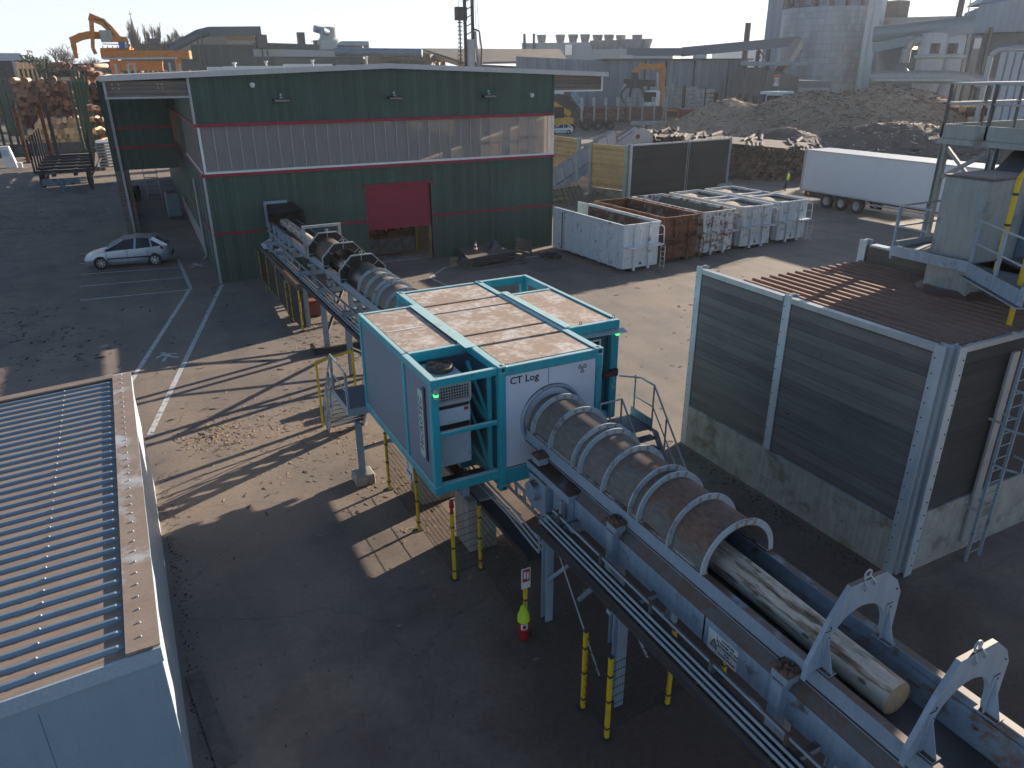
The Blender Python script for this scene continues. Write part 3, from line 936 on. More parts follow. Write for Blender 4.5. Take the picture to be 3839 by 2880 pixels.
for (u, v, z) in ((8.52, 16.26, 4.31), (9.42, 16.26, 4.31), (9.52, 13.33, 4.31), (8.62, 13.31, 4.30), (5.62, 13.47, 4.31), (4.62, 16.5, 4.31), (5.6, 16.5, 4.31)):
    for k in range(10):
        a, b2 = 2 * math.pi * k / 10, 2 * math.pi * (k + 1) / 10
        eb.tube((u + .035 * math.cos(a), v, z + .045 + .035 * math.sin(a)), (u + .035 * math.cos(b2), v, z + .045 + .035 * math.sin(b2)), .009, 5)
eb.build('eye_bolt', M['darkmetal'], cab)
# legs under the cabin
lg = MB().ibeam((5.30, 12.5, .88), (5.30, 12.5, 1.8), .16, .16, .02, (0, 1, 0)).box(8.0, 8.2, 12.4, 12.6, .88, 1.55)
lg.ibeam((5.4, 17.2, 1.25), (5.4, 17.2, 1.75), .16, .16, .02, (0, 1, 0))
lg.build('leg', M['steel'], cab)
ub = MB().box(4.6, 9.5, 12.35, 12.55, 1.62, 1.79)
ub.build('under_beam', M['steel_d'], cab)
MB().box(5.45, 5.8, 13.0, 16.3, 1.6, 1.78).box(8.2, 8.4, 12.0, 17.6, 1.4, 1.55).build('under_beam', M['turq_d'], cab)
# warning sign hanging under the left edge
ws = MB().box(4.44, 4.448, 13.30, 13.75, 1.35, 1.80).build('warning_sign', M['signwhite'], cab)
w_ = MB()
w_.lathe([(.05, -.005), (.075, -.005)], (4.445, 13.6, 1.66), 14, 'x')
w_.add([(4.437, 13.34, 1.38), (4.437, 13.46, 1.38), (4.437, 13.40, 1.50)], [(0, 1, 2)])
for k in range(4):
    w_.box(4.436, 4.44, 13.36, 13.70, 1.53 - .02 * k + .0, 1.537 - .02 * k)
w_.build('sign_print', M['text'], ws)

# air conditioner hanging in the open bay
ac = thing('air_conditioner', 'tall light grey air conditioner with fan on top, standing in the open turquoise frame', 'air conditioner', (5.03, 12.5, 2.2))
MB().box(4.66, 5.36, 12.22, 13.38, 2.22, 4.03).build('casing', mk('light grey casing', (0.33, 0.40, 0.45), .5, var=.06, dirt=(.12, .09, .07), amount=.1), ac)
MB().box(4.72, 5.33, 12.205, 12.22, 3.68, 3.98).build('grille_back', M['black'], ac)
gr = MB()
for i in range(12):
    u = 4.72 + .061 * i * .91
    gr.box(u, u + .012, 12.185, 12.2, 3.66, 3.99)
for k in range(6):
    z = 3.66 + .06 * k
    gr.box(4.70, 5.36, 12.183, 12.198, z, z + .012)
gr.box(4.67, 5.37, 12.18, 12.22, 3.60, 3.655).box(4.67, 5.37, 12.18, 12.22, 3.985, 4.02).box(5.34, 5.38, 12.18, 12.22, 3.655, 3.985)
gr.build('grille', M['galv'], ac)
MB().box(4.70, 5.33, 12.19, 12.219, 3.05, 3.15).box(4.70, 5.33, 12.2, 12.219, 3.50, 3.56).build('slot', M['black'], ac)
MB().box(4.67, 5.35, 12.195, 12.222, 3.16, 3.49).build('door_panel', mk('pale grey door panel', (0.42, 0.50, 0.56), .5, var=.05), ac)
bd = MB().box(5.22, 5.31, 12.188, 12.195, 3.38, 3.47).build('badge', M['safety_red'], ac)
MB().box(5.23, 5.30, 12.185, 12.188, 3.39, 3.405).build('badge_print', M['signwhite'], bd)
fn = MB().lathe([(.27, 4.031), (.285, 4.05), (.285, 4.12), (.25, 4.145)], (5.03, 12.95, 0), 28).build('fan_ring', M['darkmetal'], ac, smooth=True)
b_ = MB()
for k in range(5):
    a = 2 * math.pi * k / 5
    p = [Vector((5.03 + r * math.cos(a + d), 12.95 + r * math.sin(a + d), z)) for r, d, z in ((.06, 0, 4.09), (.25, -.3, 4.06), (.25, .35, 4.1), (.06, .6, 4.1))]
    b_.add(p, [(0, 1, 2, 3)])
b_.lathe([(0, 4.12), (.07, 4.115), (.075, 4.04)], (5.03, 12.95, 0), 12)
b_.build('fan_blade', M['darkmetal'], fn)
b_ = MB()
for k in range(4):
    a = .5 + math.pi / 2 * k
    b_.bar((5.03, 12.95, 4.16), (5.03 + .27 * math.cos(a), 12.95 + .27 * math.sin(a), 4.145), .014)
for r in (.10, .15, .20, .245):
    for k in range(20):
        a, b2 = 2 * math.pi * k / 20, 2 * math.pi * (k + 1) / 20
        b_.bar((5.03 + r * math.cos(a), 12.95 + r * math.sin(a), 4.155), (5.03 + r * math.cos(b2), 12.95 + r * math.sin(b2), 4.155), .006)
b_.build('fan_guard', M['darkmetal'], fn)

# concrete foundation blocks under the cabin and legs
for lab, (u0, u1, v0, v1, h) in {'square concrete pier under the front left of the turquoise cabin': (5.22, 5.88, 12.15, 12.9, 1.26),
                                 'low concrete pier under the middle of the turquoise cabin, behind the wire fence': (5.0, 5.92, 14.42, 15.2, 1.3),
                                 'concrete pier under the front right of the turquoise cabin': (7.7, 8.4, 12.2, 12.9, .95),
                                 'small concrete footing under the blue stair post left of the cabin': (3.85, 4.33, 15.92, 16.42, .28)}.items():
    tag(MB().box(u0, u1, v0, v1, 0, h).build('concrete_pier', M['concrete'], loc=((u0 + u1) / 2, (v0 + v1) / 2, 0), bevel=.02), lab, 'concrete block', 'concrete piers')
# ================================================================ outfeed conveyor in front of the cabin
def hood_mat():
    m, nt, b, oc = new_mat('dusty concrete grey hood')
    geo = nt.nodes.new('ShaderNodeNewGeometry')
    sx = nd(nt, 'ShaderNodeSeparateXYZ', {0: geo.outputs['Normal']})
    n1 = noise(nt, oc, 2.2, 7, .7)
    n2 = noise(nt, vmul(nt, oc, (6, 2, 6)), 3.0, 5, .7)
    c = mix(nt, rng(nt, n2, .3, .7), (0.105, 0.098, 0.088), (0.185, 0.172, 0.152))
    d = mix(nt, rng(nt, n2, .3, .7), (0.12, 0.062, 0.042), (0.20, 0.125, 0.088))
    sp = nd(nt, 'ShaderNodeSeparateXYZ', {0: oc})
    near = rng(nt, sp.outputs[1], -2.0, 2.4, .28, -.12)
    f = rng(nt, mth(nt, 'ADD', mth(nt, 'ADD', mth(nt, 'MULTIPLY', sx.outputs[2], .45), n1), near), .80, .98)
    c = mix(nt, f, c, d)
    setb(nt, b, c, .85)
    bump(nt, b, n2, .2, .01)
    return m


M['hood'] = hood_mat()
oc_ = thing('log_conveyor', 'raised log conveyor with ringed hood coming out of the cabin towards the viewer', 'conveyor', (7.05, 8.0, 0))
VN = -2.0   # the conveyor runs on below the lower edge of the picture
rb = MB()
for u0, u1 in ((6.38, 6.50), (7.60, 7.72)):
    rb.box(u0 + .03, u1 - .03, VN, 11.80, 2.62, 2.875)
    rb.box(u0 - .0, u1, VN, 11.80, 2.875, 2.90)
    rb.box(u0 - .0, u1, VN, 11.80, 2.60, 2.62)
rb.build('side_rail', M['steel'], oc_, bevel=.006)
ch = MB()
for s in (-1, 1):
    a = 7.05 + s * .575
    b2 = 7.05 + s * .36
    ch.add([(a, VN, 2.86), (a, 11.8, 2.86), (b2, 11.8, 2.48), (b2, VN, 2.48)], [(0, 1, 2, 3)])
    ch.add([(a - s * .06, VN, 2.80), (a - s * .06, 11.8, 2.80), (a - s * .10, 11.8, 2.735), (a - s * .10, VN, 2.735)], [(0, 1, 2, 3)])
ch.build('chute_plate', mk('blue grey trough plate', (0.13, 0.18, 0.23), .4, .2, var=.2, fine=.06, dirt=DUSTD, amount=.35, streak=.1), oc_)
MB().box(6.69, 7.41, VN, 11.8, 2.44, 2.50).build('belt', M['rubber'], oc_)
db = MB()
for i in range(46):
    v = rnd.uniform(0, 6.2)
    s = rnd.choice((-1, 1))
    k = rnd.uniform(.02, .16)
    db.bar((7.05 + s * (.37 + k), v, 2.50 + k * 1.8 + .012), (7.05 + s * (.36 + k + rnd.uniform(-.02, .02)), v + rnd.uniform(.03, .16), 2.50 + k * 1.8 + .012), rnd.uniform(.015, .05), .015)
db.build('bark_scrap', mk('bark scrap', (0.16, 0.09, 0.055), .9, var=.4), oc_)
# ringed hood
hv0, hv1 = 6.42, 11.78
hm = MB().lathe([(.60, hv0), (.60, hv1), (.592, hv1), (.592, hv0), (.60, hv0)], (7.05, 0, 2.93), 40, 'y', 0, math.pi)
hm.build('hood', M['hood'], oc_, smooth=True)
MB().box(6.40, 6.47, hv0, hv1, 2.905, 2.93).box(7.63, 7.70, hv0, hv1, 2.905, 2.93).build('hood_flange', mk('white dusty flange', (.42, .40, .37), .8, var=.2, dirt=DUSTD, amount=.6, dscale=2), oc_)
rimm = mk('painted hood ring', (0.35, 0.42, 0.47), .5, var=.12, dirt=(.17, .15, .13), amount=.2)
for v in (11.50, 10.80, 9.98, 9.74, 9.0, 8.22, 7.98, 7.22, 6.44):
    r_ = MB().lathe([(.600, v - .012), (.70, v - .012), (.70, v + .012), (.600, v + .012)], (7.05, 0, 2.93), 40, 'y', R_(-2), R_(182))
    r_ = r_.build('hood_ring', rimm, oc_)
    tb = MB()
    for a in (68, 84, 100):
        ca, sa = math.cos(R_(a)), math.sin(R_(a))
        tb.bar((7.05 + .615 * ca, v - .016, 2.93 + .615 * sa), (7.05 + .70 * ca, v - .016, 2.93 + .70 * sa), .05, .012, (0, 1, 0))
    tb.build('ring_tab', mk('dusty tab', (.32, .24, .18), .8), r_)
# guide arches over the open trough
def arch(v, parent):
    n = 16
    out = [(6.22, 2.78), (6.22, 3.02), (6.50, 3.62), (6.74, 4.0), (7.36, 4.0), (7.62, 3.78), (7.74, 3.56), (7.74, 3.02), (7.70, 2.78)]
    inn = [(7.58, 2.90)]
    for i in range(n + 1):
        a = R_(-6) + (math.pi + R_(12)) * i / n
        inn.append((7.02 + .52 * math.cos(a), 3.08 + .54 * math.sin(a)))
    inn.append((6.46, 2.90))
    m = MB()
    # front and back skins triangulated as strips between outline samples
    def samp(pts, k):
        L = [0]
        for p, q in zip(pts, pts[1:]):
            L.append(L[-1] + math.hypot(q[0] - p[0], q[1] - p[1]))
        o = []
        for i in range(k + 1):
            t = L[-1] * i / k
            j = max(jj for jj in range(len(L) - 1) if L[jj] <= t + 1e-9)
            s = (t - L[j]) / max(1e-9, L[j + 1] - L[j])
            o.append((pts[j][0] + (pts[j + 1][0] - pts[j][0]) * s, pts[j][1] + (pts[j + 1][1] - pts[j][1]) * s))
        return o
    K = 60
    A = samp(out, K)
    # snap to the true corners
    for c in out:
        j = min(range(K + 1), key=lambda i: (A[i][0] - c[0]) ** 2 + (A[i][1] - c[1]) ** 2)
        A[j] = c
    B = samp(list(reversed(inn)), K)
    vs = [(p[0], v - .03, p[1]) for p in A] + [(p[0], v - .03, p[1]) for p in B] + [(p[0], v + .03, p[1]) for p in A] + [(p[0], v + .03, p[1]) for p in B]
    N = K + 1
    fs = []
    for i in range(K):
        fs.append((i, i + 1, N + i + 1, N + i))
        fs.append((2 * N + i, 3 * N + i, 3 * N + i + 1, 2 * N + i + 1))
        fs.append((i, 2 * N + i, 2 * N + i + 1, i + 1))
        fs.append((N + i, N + i + 1, 3 * N + i + 1, 3 * N + i))
    fs.append((0, N, 3 * N, 2 * N))
    fs.append((K, 2 * N + K, 3 * N + K, N + K))
    m.add(vs, fs)
    a_ = m.build('guide_arch', M['steel'], parent)
    g2 = MB()
    for (u, s) in ((6.47, 1), (7.56, -1)):
        g2.add([(u, v - .035, 3.42), (u, v - .035, 2.90), (u, v - .20, 2.90), (u, v - .035, 3.42), (u + .012, v - .035, 3.42), (u + .012, v - .035, 2.90), (u + .012, v - .20, 2.90)], [(0, 1, 2), (4, 6, 5), (0, 2, 6, 4), (1, 5, 6, 2)])
        g2.box(u - .05, u + .06, v - .045, v - .03, 2.90, 3.45)
        g2.box(u - .06, u + .08, v - .2, v + .06, 2.90, 2.915)
    g2.build('gusset', M['steel'], a_)
    d2 = MB()
    for (u, z) in ((6.50, 3.50), (6.50, 3.35), (6.49, 3.2), (6.49, 3.05), (7.62, 3.66), (7.58, 3.4), (7.58, 3.2)):
        d2.tube((u, v - .05, z), (u, v - .042, z), .014, 8)
    d2.build('bolt', M['black'], a_)
    h2 = MB()
    for k in range(10):
        a, b2 = 2 * math.pi * k / 10, 2 * math.pi * (k + 1) / 10
        h2.tube((7.05 + .055 * math.cos(a), v, 4.06 + .055 * math.sin(a)), (7.05 + .055 * math.cos(b2), v, 4.06 + .055 * math.sin(b2)), .014, 6)
    h2.path([(7.0, v, 4.02), (6.98, v - .06, 3.92), (6.98, v - .05, 3.86)], .013, 6)
    h2.path([(7.10, v, 4.02), (7.13, v - .06, 3.95), (7.13, v - .05, 3.9)], .013, 6)
    h2.build('lifting_shackle', M['galv'], a_)


arch(4.42, oc_)
arch(3.08, oc_)
arch(1.5, oc_)
# return belt enclosure below the rails
for s in (-1, 1):
    def X(d):
        return 7.05 + s * d
    e = MB()
    e.add([(X(.58), VN, 2.60), (X(.58), 9.7, 2.60), (X(.74), 9.7, 2.38), (X(.74), VN, 2.38)], [(0, 1, 2, 3)])
    e.build('belt_cover', M['steel_d'], oc_)
    e = MB()
    e.box(min(X(.72), X(.75)), max(X(.72), X(.75)), VN, 9.72, 1.93, 2.38)
    e.build('side_panel', M['steel_b'], oc_)
MB().box(6.34, 7.76, VN, 9.7, 1.88, 1.92).build('bottom_plate', M['steel_d'], oc_)
MB().box(6.30, 6.325, 6.18, 6.21, 1.9, 2.38).box(6.30, 6.325, 3.2, 3.23, 1.9, 2.38).build('panel_joint', M['darkmetal'], oc_)
# drive unit between cabin and first post
dv = MB().box(6.18, 6.95, 9.75, 11.35, 2.28, 2.44)
dv.box(6.30, 6.95, 9.76, 10.5, 1.6, 2.28)
dv.box(6.15, 6.75, 10.55, 11.2, 1.55, 2.27)
dv.build('drive_housing', M['steel'], oc_, bevel=.01)
MB().tube((6.0, 10.9, 2.0), (6.2, 10.9, 2.0), .2, 16).tube((5.95, 10.15, 1.85), (6.3, 10.15, 1.85), .08, 12).build('drive_motor', M['steel_b'], oc_, smooth=True)
hp = MB()
v0, v1, z0, z1 = 10.7, 12.2, 1.12, 1.68
hp.box(6.18, 6.2, v0, v1, z1 - .08, z1).box(6.18, 6.2, v0, v1, z0 + .22, z0 + .30)
for i in range(5):
    v = v0 + .36 * i
    hp.box(6.18, 6.2, v, v + .09, z0 + .30, z1 - .08)
hp.build('slotted_plate', M['steel'], oc_)
MB().hexa([(6.17, 9.95, 1.55), (6.24, 9.95, 1.55), (6.24, 10.1, 1.55), (6.17, 10.1, 1.55)], [(6.17, 9.99, 2.22), (6.24, 9.99, 2.22), (6.24, 10.04, 2.22), (6.17, 10.04, 2.22)]).build('tension_lever', M['galv'], oc_)
# posts under the conveyor with square caps
for v in (11.0, 8.42, 4.72, 1.0):
    p_ = MB()
    if v < 10:
        for u in (6.40, 7.70):
            p_.ibeam((u, v, 0), (u, v, 2.60), .17, .17, .016, (0, 1, 0))
        p_.box(6.3, 7.8, v - .07, v + .07, 1.74, 1.88)
    p_.box(6.18, 6.40, v - .13, v + .13, 2.52, 2.66)
    p_.box(7.70, 7.92, v - .13, v + .13, 2.52, 2.66)
    if v < 10:
        p_.box(6.16, 6.30, v - .09, v + .09, 1.5, 2.52)
    p_.build('post', M['steel'], oc_, bevel=.006)
    c_ = MB().box(6.16, 6.42, v - .15, v + .15, 2.665, 2.70)
    for i in range(14):
        uu, vv = 6.18 + rnd.random() * .2, v - .13 + rnd.random() * .24
        c_.lathe([(0, .06), (.03, .04), (.055, 0)], (uu, vv, 2.70), 6)
    c_.build('dust_cap', mk('bark dust cap', (.12, .068, .046), .95, var=.3, scale=8, bmp=.5), oc_)
br = MB()
br.bar((6.40, 8.42, 1.75), (6.40, 9.6, .15), .08).bar((5.62, 9.55, .9), (5.62, 8.6, 2.0), .06)
br.build('brace', M['steel_b'], oc_)
# warning plate: COUPURE SCANNER AVANT INTERVENTION SUR CONVOYEUR
sg = MB().box(6.288, 6.296, 5.50, 6.08, 1.93, 2.28).build('warning_sign', M['signwhite'], oc_)
for i, t in enumerate(('COUPURE', 'SCANNER AVANT', 'INTERVENTION', 'SUR', 'CONVOYEUR')):
    put_text('sign_lettering', t, .054, M['text'], sg, (6.285, 5.69, 2.235 - .062 * i), (0, -1, 0), (0, 0, 1))
tri = MB()
P3 = [(6.02, 2.02), (5.89, 2.02), (5.955, 2.16)]
for p, q in zip(P3, P3[1:] + P3[:1]):
    tri.bar((6.284, p[0], p[1]), (6.284, q[0], q[1]), .012, .004, (1, 0, 0))
tri.box(6.283, 6.287, 5.90, 5.903, 1.95, 2.26)
tri.lathe([(0, 0), (.012, 0)], (6.284, 5.955, 2.065), 8, 'x')
for k in range(3):
    a = R_(90 + 120 * k)
    tri.add([(6.284, 5.955 + .018 * math.cos(a), 2.065 + .018 * math.sin(a)), (6.284, 5.955 + .045 * math.cos(a + .45), 2.065 + .045 * math.sin(a + .45)), (6.284, 5.955 + .045 * math.cos(a - .45), 2.065 + .045 * math.sin(a - .45))], [(0, 1, 2)])
tri.build('sign_symbol', M['text'], sg)


def bark_log(name, lab, p, q, r0, r1, grp, light=True, seed=0, n=28, rows=26):
    """debarked log with bark remnants, slightly bent"""
    rr = random.Random(seed)
    p, q = Vector(p), Vector(q)
    d = q - p
    u = Vector((0, 0, 1)).cross(d).normalized()
    w = d.cross(u).normalized()
    vs, fs = [], []
    bend = rr.uniform(-.03, .03)
    ph = [rr.uniform(0, 6.28) for _ in range(3)]
    for j in range(rows + 1):
        t = j / rows
        c = p + d * t + u * bend * math.sin(math.pi * t)
        for i in range(n):
            a = 2 * math.pi * i / n
            r = (r0 + (r1 - r0) * t) * (1 + .03 * math.sin(3 * a + ph[0]) * math.sin(4 * t + ph[1]) + .02 * math.sin(5 * a + 9 * t + ph[2]))
            vs.append(c + u * math.cos(a) * r + w * math.sin(a) * r)
    for j in range(rows):
        for i in range(n):
            fs.append((j * n + i, j * n + (i + 1) % n, (j + 1) * n + (i + 1) % n, (j + 1) * n + i))
    m = MB()
    base = tuple((p + q) / 2)
    m.add(vs, fs)
    t = thing('log', lab, 'log', base, 0, grp)
    m.build('trunk', M['logbark'], t, smooth=True)
    e = MB()
    e.add(vs[:n], [tuple(range(n))])
    e.add(vs[-n:], [tuple(range(n))])
    e.build('cut_end', M['logend'], t)
    return t


def log_mat():
    m, nt, b, oc = new_mat('debarked pale log')
    st = noise(nt, vmul(nt, oc, (9.0, 1.1, 9.0)), 1.0, 5, .65)
    fi = noise(nt, vmul(nt, oc, (60.0, 3.0, 60.0)), 1.0, 4, .6)
    c = mix(nt, rng(nt, fi, .3, .7), (0.47, 0.38, 0.29), (0.66, 0.57, 0.47))
    c = mix(nt, rng(nt, st, .50, .57, 0, .85), c, (0.20, 0.115, 0.05))
    c = mix(nt, rng(nt, st, .60, .66, 0, .9), c, (0.06, 0.038, 0.025))
    kn = nd(nt, 'ShaderNodeTexVoronoi', {'Vector': vmul(nt, oc, (5, 2.2, 5)), 'Scale': 1.0}).outputs[0]
    c = mix(nt, rng(nt, kn, .10, .17, .85, 0), c, (0.10, 0.055, 0.028))
    dk_ = noise(nt, oc, 2.0, 5, .7)
    c = mix(nt, rng(nt, dk_, .52, .66, 0, .55), c, (0.24, 0.17, 0.11))
    setb(nt, b, c, .65)
    bump(nt, b, st, .4, .02)
    return m


def logend_mat():
    m, nt, b, oc = new_mat('sawn log end')
    n = noise(nt, oc, 4, 4)
    sp = nd(nt, 'ShaderNodeSeparateXYZ', {0: oc})
    rr_ = mth(nt, 'SQRT', mth(nt, 'ADD', mth(nt, 'MULTIPLY', sp.outputs[0], sp.outputs[0]), mth(nt, 'MULTIPLY', sp.outputs[2], sp.outputs[2])))
    ring = mth(nt, 'SINE', mth(nt, 'ADD', mth(nt, 'MULTIPLY', rr_, 330.0), mth(nt, 'MULTIPLY', n, 7.0)))
    wv = nd(nt, 'ShaderNodeTexNoise', {'Vector': oc, 'Scale': 30.0}).outputs[0]
    c = mix(nt, rng(nt, n, .3, .7), (0.36, 0.25, 0.15), (0.55, 0.42, 0.28))
    c = mix(nt, rng(nt, wv, .4, .7, 0, .4), c, (0.3, 0.19, 0.1))
    c = mix(nt, rng(nt, ring, .2, .9, 0, .35), c, (0.25, 0.15, 0.08))
    c = mix(nt, rng(nt, rr_, .17, .24, 0, .5), c, (.15, .09, .05))
    setb(nt, b, c, .8)
    return m


M['logbark'] = log_mat()
M['logend'] = logend_mat()
bark_log('log', 'pale debarked log riding down the near conveyor under the first arch', (7.03, 3.72, 2.735), (7.05, 8.6, 2.76), .225, .25, 'logs on the conveyor', seed=3)

# cable tray beside the conveyor
ct = thing('cable_tray', 'cable tray with three pipes running along the near conveyor on blue posts', 'cable tray', (5.65, 8.0, 0))
t = MB()
t.box(5.42, 5.84, VN, 9.75, 2.02, 2.045).box(5.42, 5.45, VN, 9.75, 2.045, 2.10).box(5.81, 5.84, VN, 9.75, 2.045, 2.14)
t.box(5.42, 5.84, 9.9, 17.6, 1.18, 1.205).box(5.42, 5.45, 9.9, 17.6, 1.205, 1.28)
t.build('tray', M['darkmetal'], ct)
pp = MB()
for (u, z, r) in ((5.60, 2.11, .022), (5.68, 2.12, .022), (5.75, 2.16, .022)):
    pp.path([(u, VN, z), (u, 9.78, z), (u, 9.80, z - .72), (u, 11.0, z - .62), (u, 17.5, z - .62)], r, 7)
pp.build('pipe', M['galv'], ct, smooth=True)
MB().box(5.81, 5.85, VN, 9.7, 2.28, 2.33).build('rail', M['steel'], ct)
MB().box(5.47, 5.55, VN, 9.75, 2.046, 2.075).box(5.455, 5.462, VN, 9.75, 2.075, 2.10).build('cable', mk('brown cable', (.10, .06, .03), .6), ct)
cl = MB()
v = 0.2
while v < 9.7:
    cl.box(5.56, 5.86, v, v + .035, 2.04, 2.08).box(5.79, 5.865, v - .01, v + .045, 2.05, 2.34)
    v += 1.32
cl.build('clamp', M['steel_d'], ct)
ps = MB()
for v in (9.58, 7.30, 4.1, 1.5):
    ps.ibeam((5.66, v, 0), (5.66, v, 2.02), .17, .17, .016, (0, 1, 0))
    ps.box(5.40, 6.3, v - .05, v + .05, 1.93, 2.018)
ps.bar((5.95, 9.58, 2.15), (5.75, 9.58, 2.15), .05)
ps.build('post', M['steel'], ct, bevel=.005)
MB().tube((5.62, 9.3, 1.98), (5.3, 7.3, .75), .014, 6).tube((5.7, 7.2, 1.9), (5.9, 6.9, 1.2), .02, 6).build('stay', M['galv'], ct)
# ================================================================ infeed conveyor between hall and cabin
ic = thing('log_conveyor', 'raised log conveyor with octagonal dark collars, running from the green hall to the cabin', 'conveyor', (7.03, 18.0, 0), R_(0.78))
LQ = 20.0   # local length, x across, y towards the hall
b = MB()
for x0, x1 in ((-.67, -.55), (.55, .67)):
    b.box(x0 + .03, x1 - .03, 0, LQ, 2.58, 2.875)
    b.box(x0, x1, 0, LQ, 2.875, 2.90)
    b.box(x0, x1, 0, LQ, 2.56, 2.58)
b.build('side_rail', M['steel'], ic, local=True)
b = MB()
for s in (-1, 1):
    b.add([(s * .575, 0, 2.87), (s * .575, LQ, 2.87), (s * .36, LQ, 2.48), (s * .36, 0, 2.48)], [(0, 1, 2, 3)])
b.build('chute_plate', M['steel_d'], ic, local=True)
MB().box(-.36, .36, 0, LQ, 2.44, 2.5).build('belt', M['rubber'], ic, local=True)
b = MB().lathe([(.60, 0), (.60, 5.25), (.592, 5.25), (.592, 0), (.60, 0)], (0, 0, 2.93), 36, 'y', 0, math.pi)
b.build('hood', M['hood'], ic, local=True, smooth=True)
for v in (.25, 1.0, 1.75, 2.5, 3.35, 3.7, 4.45, 5.2):
    r_ = MB().lathe([(.600, v - .012), (.70, v - .012), (.70, v + .012), (.600, v + .012)], (0, 0, 2.93), 36, 'y', R_(-2), R_(182)).build('hood_ring', rimm, ic, local=True)
    tb = MB()
    for a in (72, 90, 104):
        tb.bar((.615 * math.cos(R_(a)), v - .016, 2.93 + .615 * math.sin(R_(a))), (.70 * math.cos(R_(a)), v - .016, 2.93 + .70 * math.sin(R_(a))), .05, .012, (0, 1, 0))
    tb.build('ring_tab', bpy.data.materials['dusty tab'], r_, local=True)
MB().lathe([(.56, 5.26), (.56, 6.9), (.552, 6.9), (.552, 5.26), (.56, 5.26)], (0, 0, 2.95), 40, 'y').build('inner_tube', mk('black tube', (.03, .03, .032), .3, .3, var=.2), ic, local=True, smooth=True)
rt = mk('brown tube inside', (.10, .065, .045), .7, var=.3)
MB().lathe([(.55, 6.95), (.55, 8.2), (.542, 8.2), (.542, 6.95), (.55, 6.95)], (0, 0, 2.95), 24, 'y', R_(-70), R_(75)).build('cover_plate', bpy.data.materials['black tube'], ic, local=True, smooth=True)
MB().lathe([(.55, 9.2), (.55, 11.6), (.542, 11.6), (.542, 9.2), (.55, 9.2)], (0, 0, 2.95), 30, 'y').build('inner_tube', rt, ic, local=True, smooth=True)
for y in (6.85, 9.05, 11.25):
    oct_ = [(-.82, 2.80), (-.82, 3.26), (-.36, 3.74), (.38, 3.74), (.84, 3.26), (.84, 2.80)]
    vs, fs = [], []
    K = 24
    for yy in (y - .02, y + .02):
        for i in range(K + 1):
            a = math.pi * (1.05 - 1.10 * i / K)
            d = (math.cos(a), math.sin(a))
            # ray from hub to octagon
            best = 9
            pts = oct_
            for p, q in zip(pts, pts[1:]):
                ex, ez = q[0] - p[0], q[1] - p[1]
                den = d[0] * ez - d[1] * ex
                if abs(den) < 1e-9:
                    continue
                t = (p[0] * ez - (p[1] - 2.95) * ex) / den
                s = (p[0] * d[1] - (p[1] - 2.95) * d[0]) / den
                if t > 0 and -1e-6 <= s <= 1 + 1e-6:
                    best = min(best, t)
            if best > 5:
                best = .84
            vs += [(d[0] * best, yy, 2.95 + d[1] * best), (d[0] * .565, yy, 2.95 + d[1] * .565)]
    n2 = 2 * (K + 1)
    for i in range(K):
        a = 2 * i
        fs += [(a, a + 2, a + 3, a + 1), (n2 + a + 1, n2 + a + 3, n2 + a + 2, n2 + a), (a, n2 + a, n2 + a + 2, a + 2), (a + 1, a + 3, n2 + a + 3, n2 + a + 1)]
    cl = MB().add(vs, fs).build('collar', M['black'], ic, local=True)
    e = MB()
    for p, q in zip(oct_, oct_[1:]):
        e.bar((p[0], y - .03, p[1]), (q[0], y - .03, q[1]), .035, .09, (0, 1, 0))
    e.bar((-.84, y - .03, 2.82), (-.5, y - .03, 2.82), .035)
    e.bar((.5, y - .03, 2.82), (.86, y - .03, 2.82), .035)
    for (p, a) in (((0, 3.74), 90), ((-.59, 3.5), 137), ((.61, 3.5), 43), ((-.82, 2.95), 180)):
        e.bar((p[0], y - .035, p[1]), (.57 * math.cos(R_(a)), y - .035, 2.95 + .57 * math.sin(R_(a))), .022)
    e.build('collar_edging', M['galv'], cl, local=True)
    h2 = MB()
    for k in range(10):
        a, b2 = 2 * math.pi * k / 10, 2 * math.pi * (k + 1) / 10
        h2.tube((.05 * math.cos(a), y, 3.82 + .05 * math.sin(a)), (.05 * math.cos(b2), y, 3.82 + .05 * math.sin(b2)), .015, 6)
    h2.build('lifting_eye', M['galv'], cl, local=True)
b = MB().box(-.84, -.74, 11.75, 11.85, 2.7, 3.86).box(.62, .72, 11.75, 11.85, 2.7, 3.86).box(-.84, .72, 11.74, 11.86, 3.86, 3.96)
b.build('portal_frame', M['galv'], ic, local=True)
b = MB()
for y in (19.3, 18.2, 17.0, 16.2, 15.0):
    b.box(-.80, -.68, y - .07, y + .07, 1.95, 2.9)
b.box(-.80, -.70, 14.9, 19.8, 2.36, 2.46)
b.build('side_frame', M['steel'], ic, local=True)
MB().box(-1.1, -.70, 14.6, 19.8, 1.86, 1.94).build('walkway', M['steel_d'], ic, local=True)
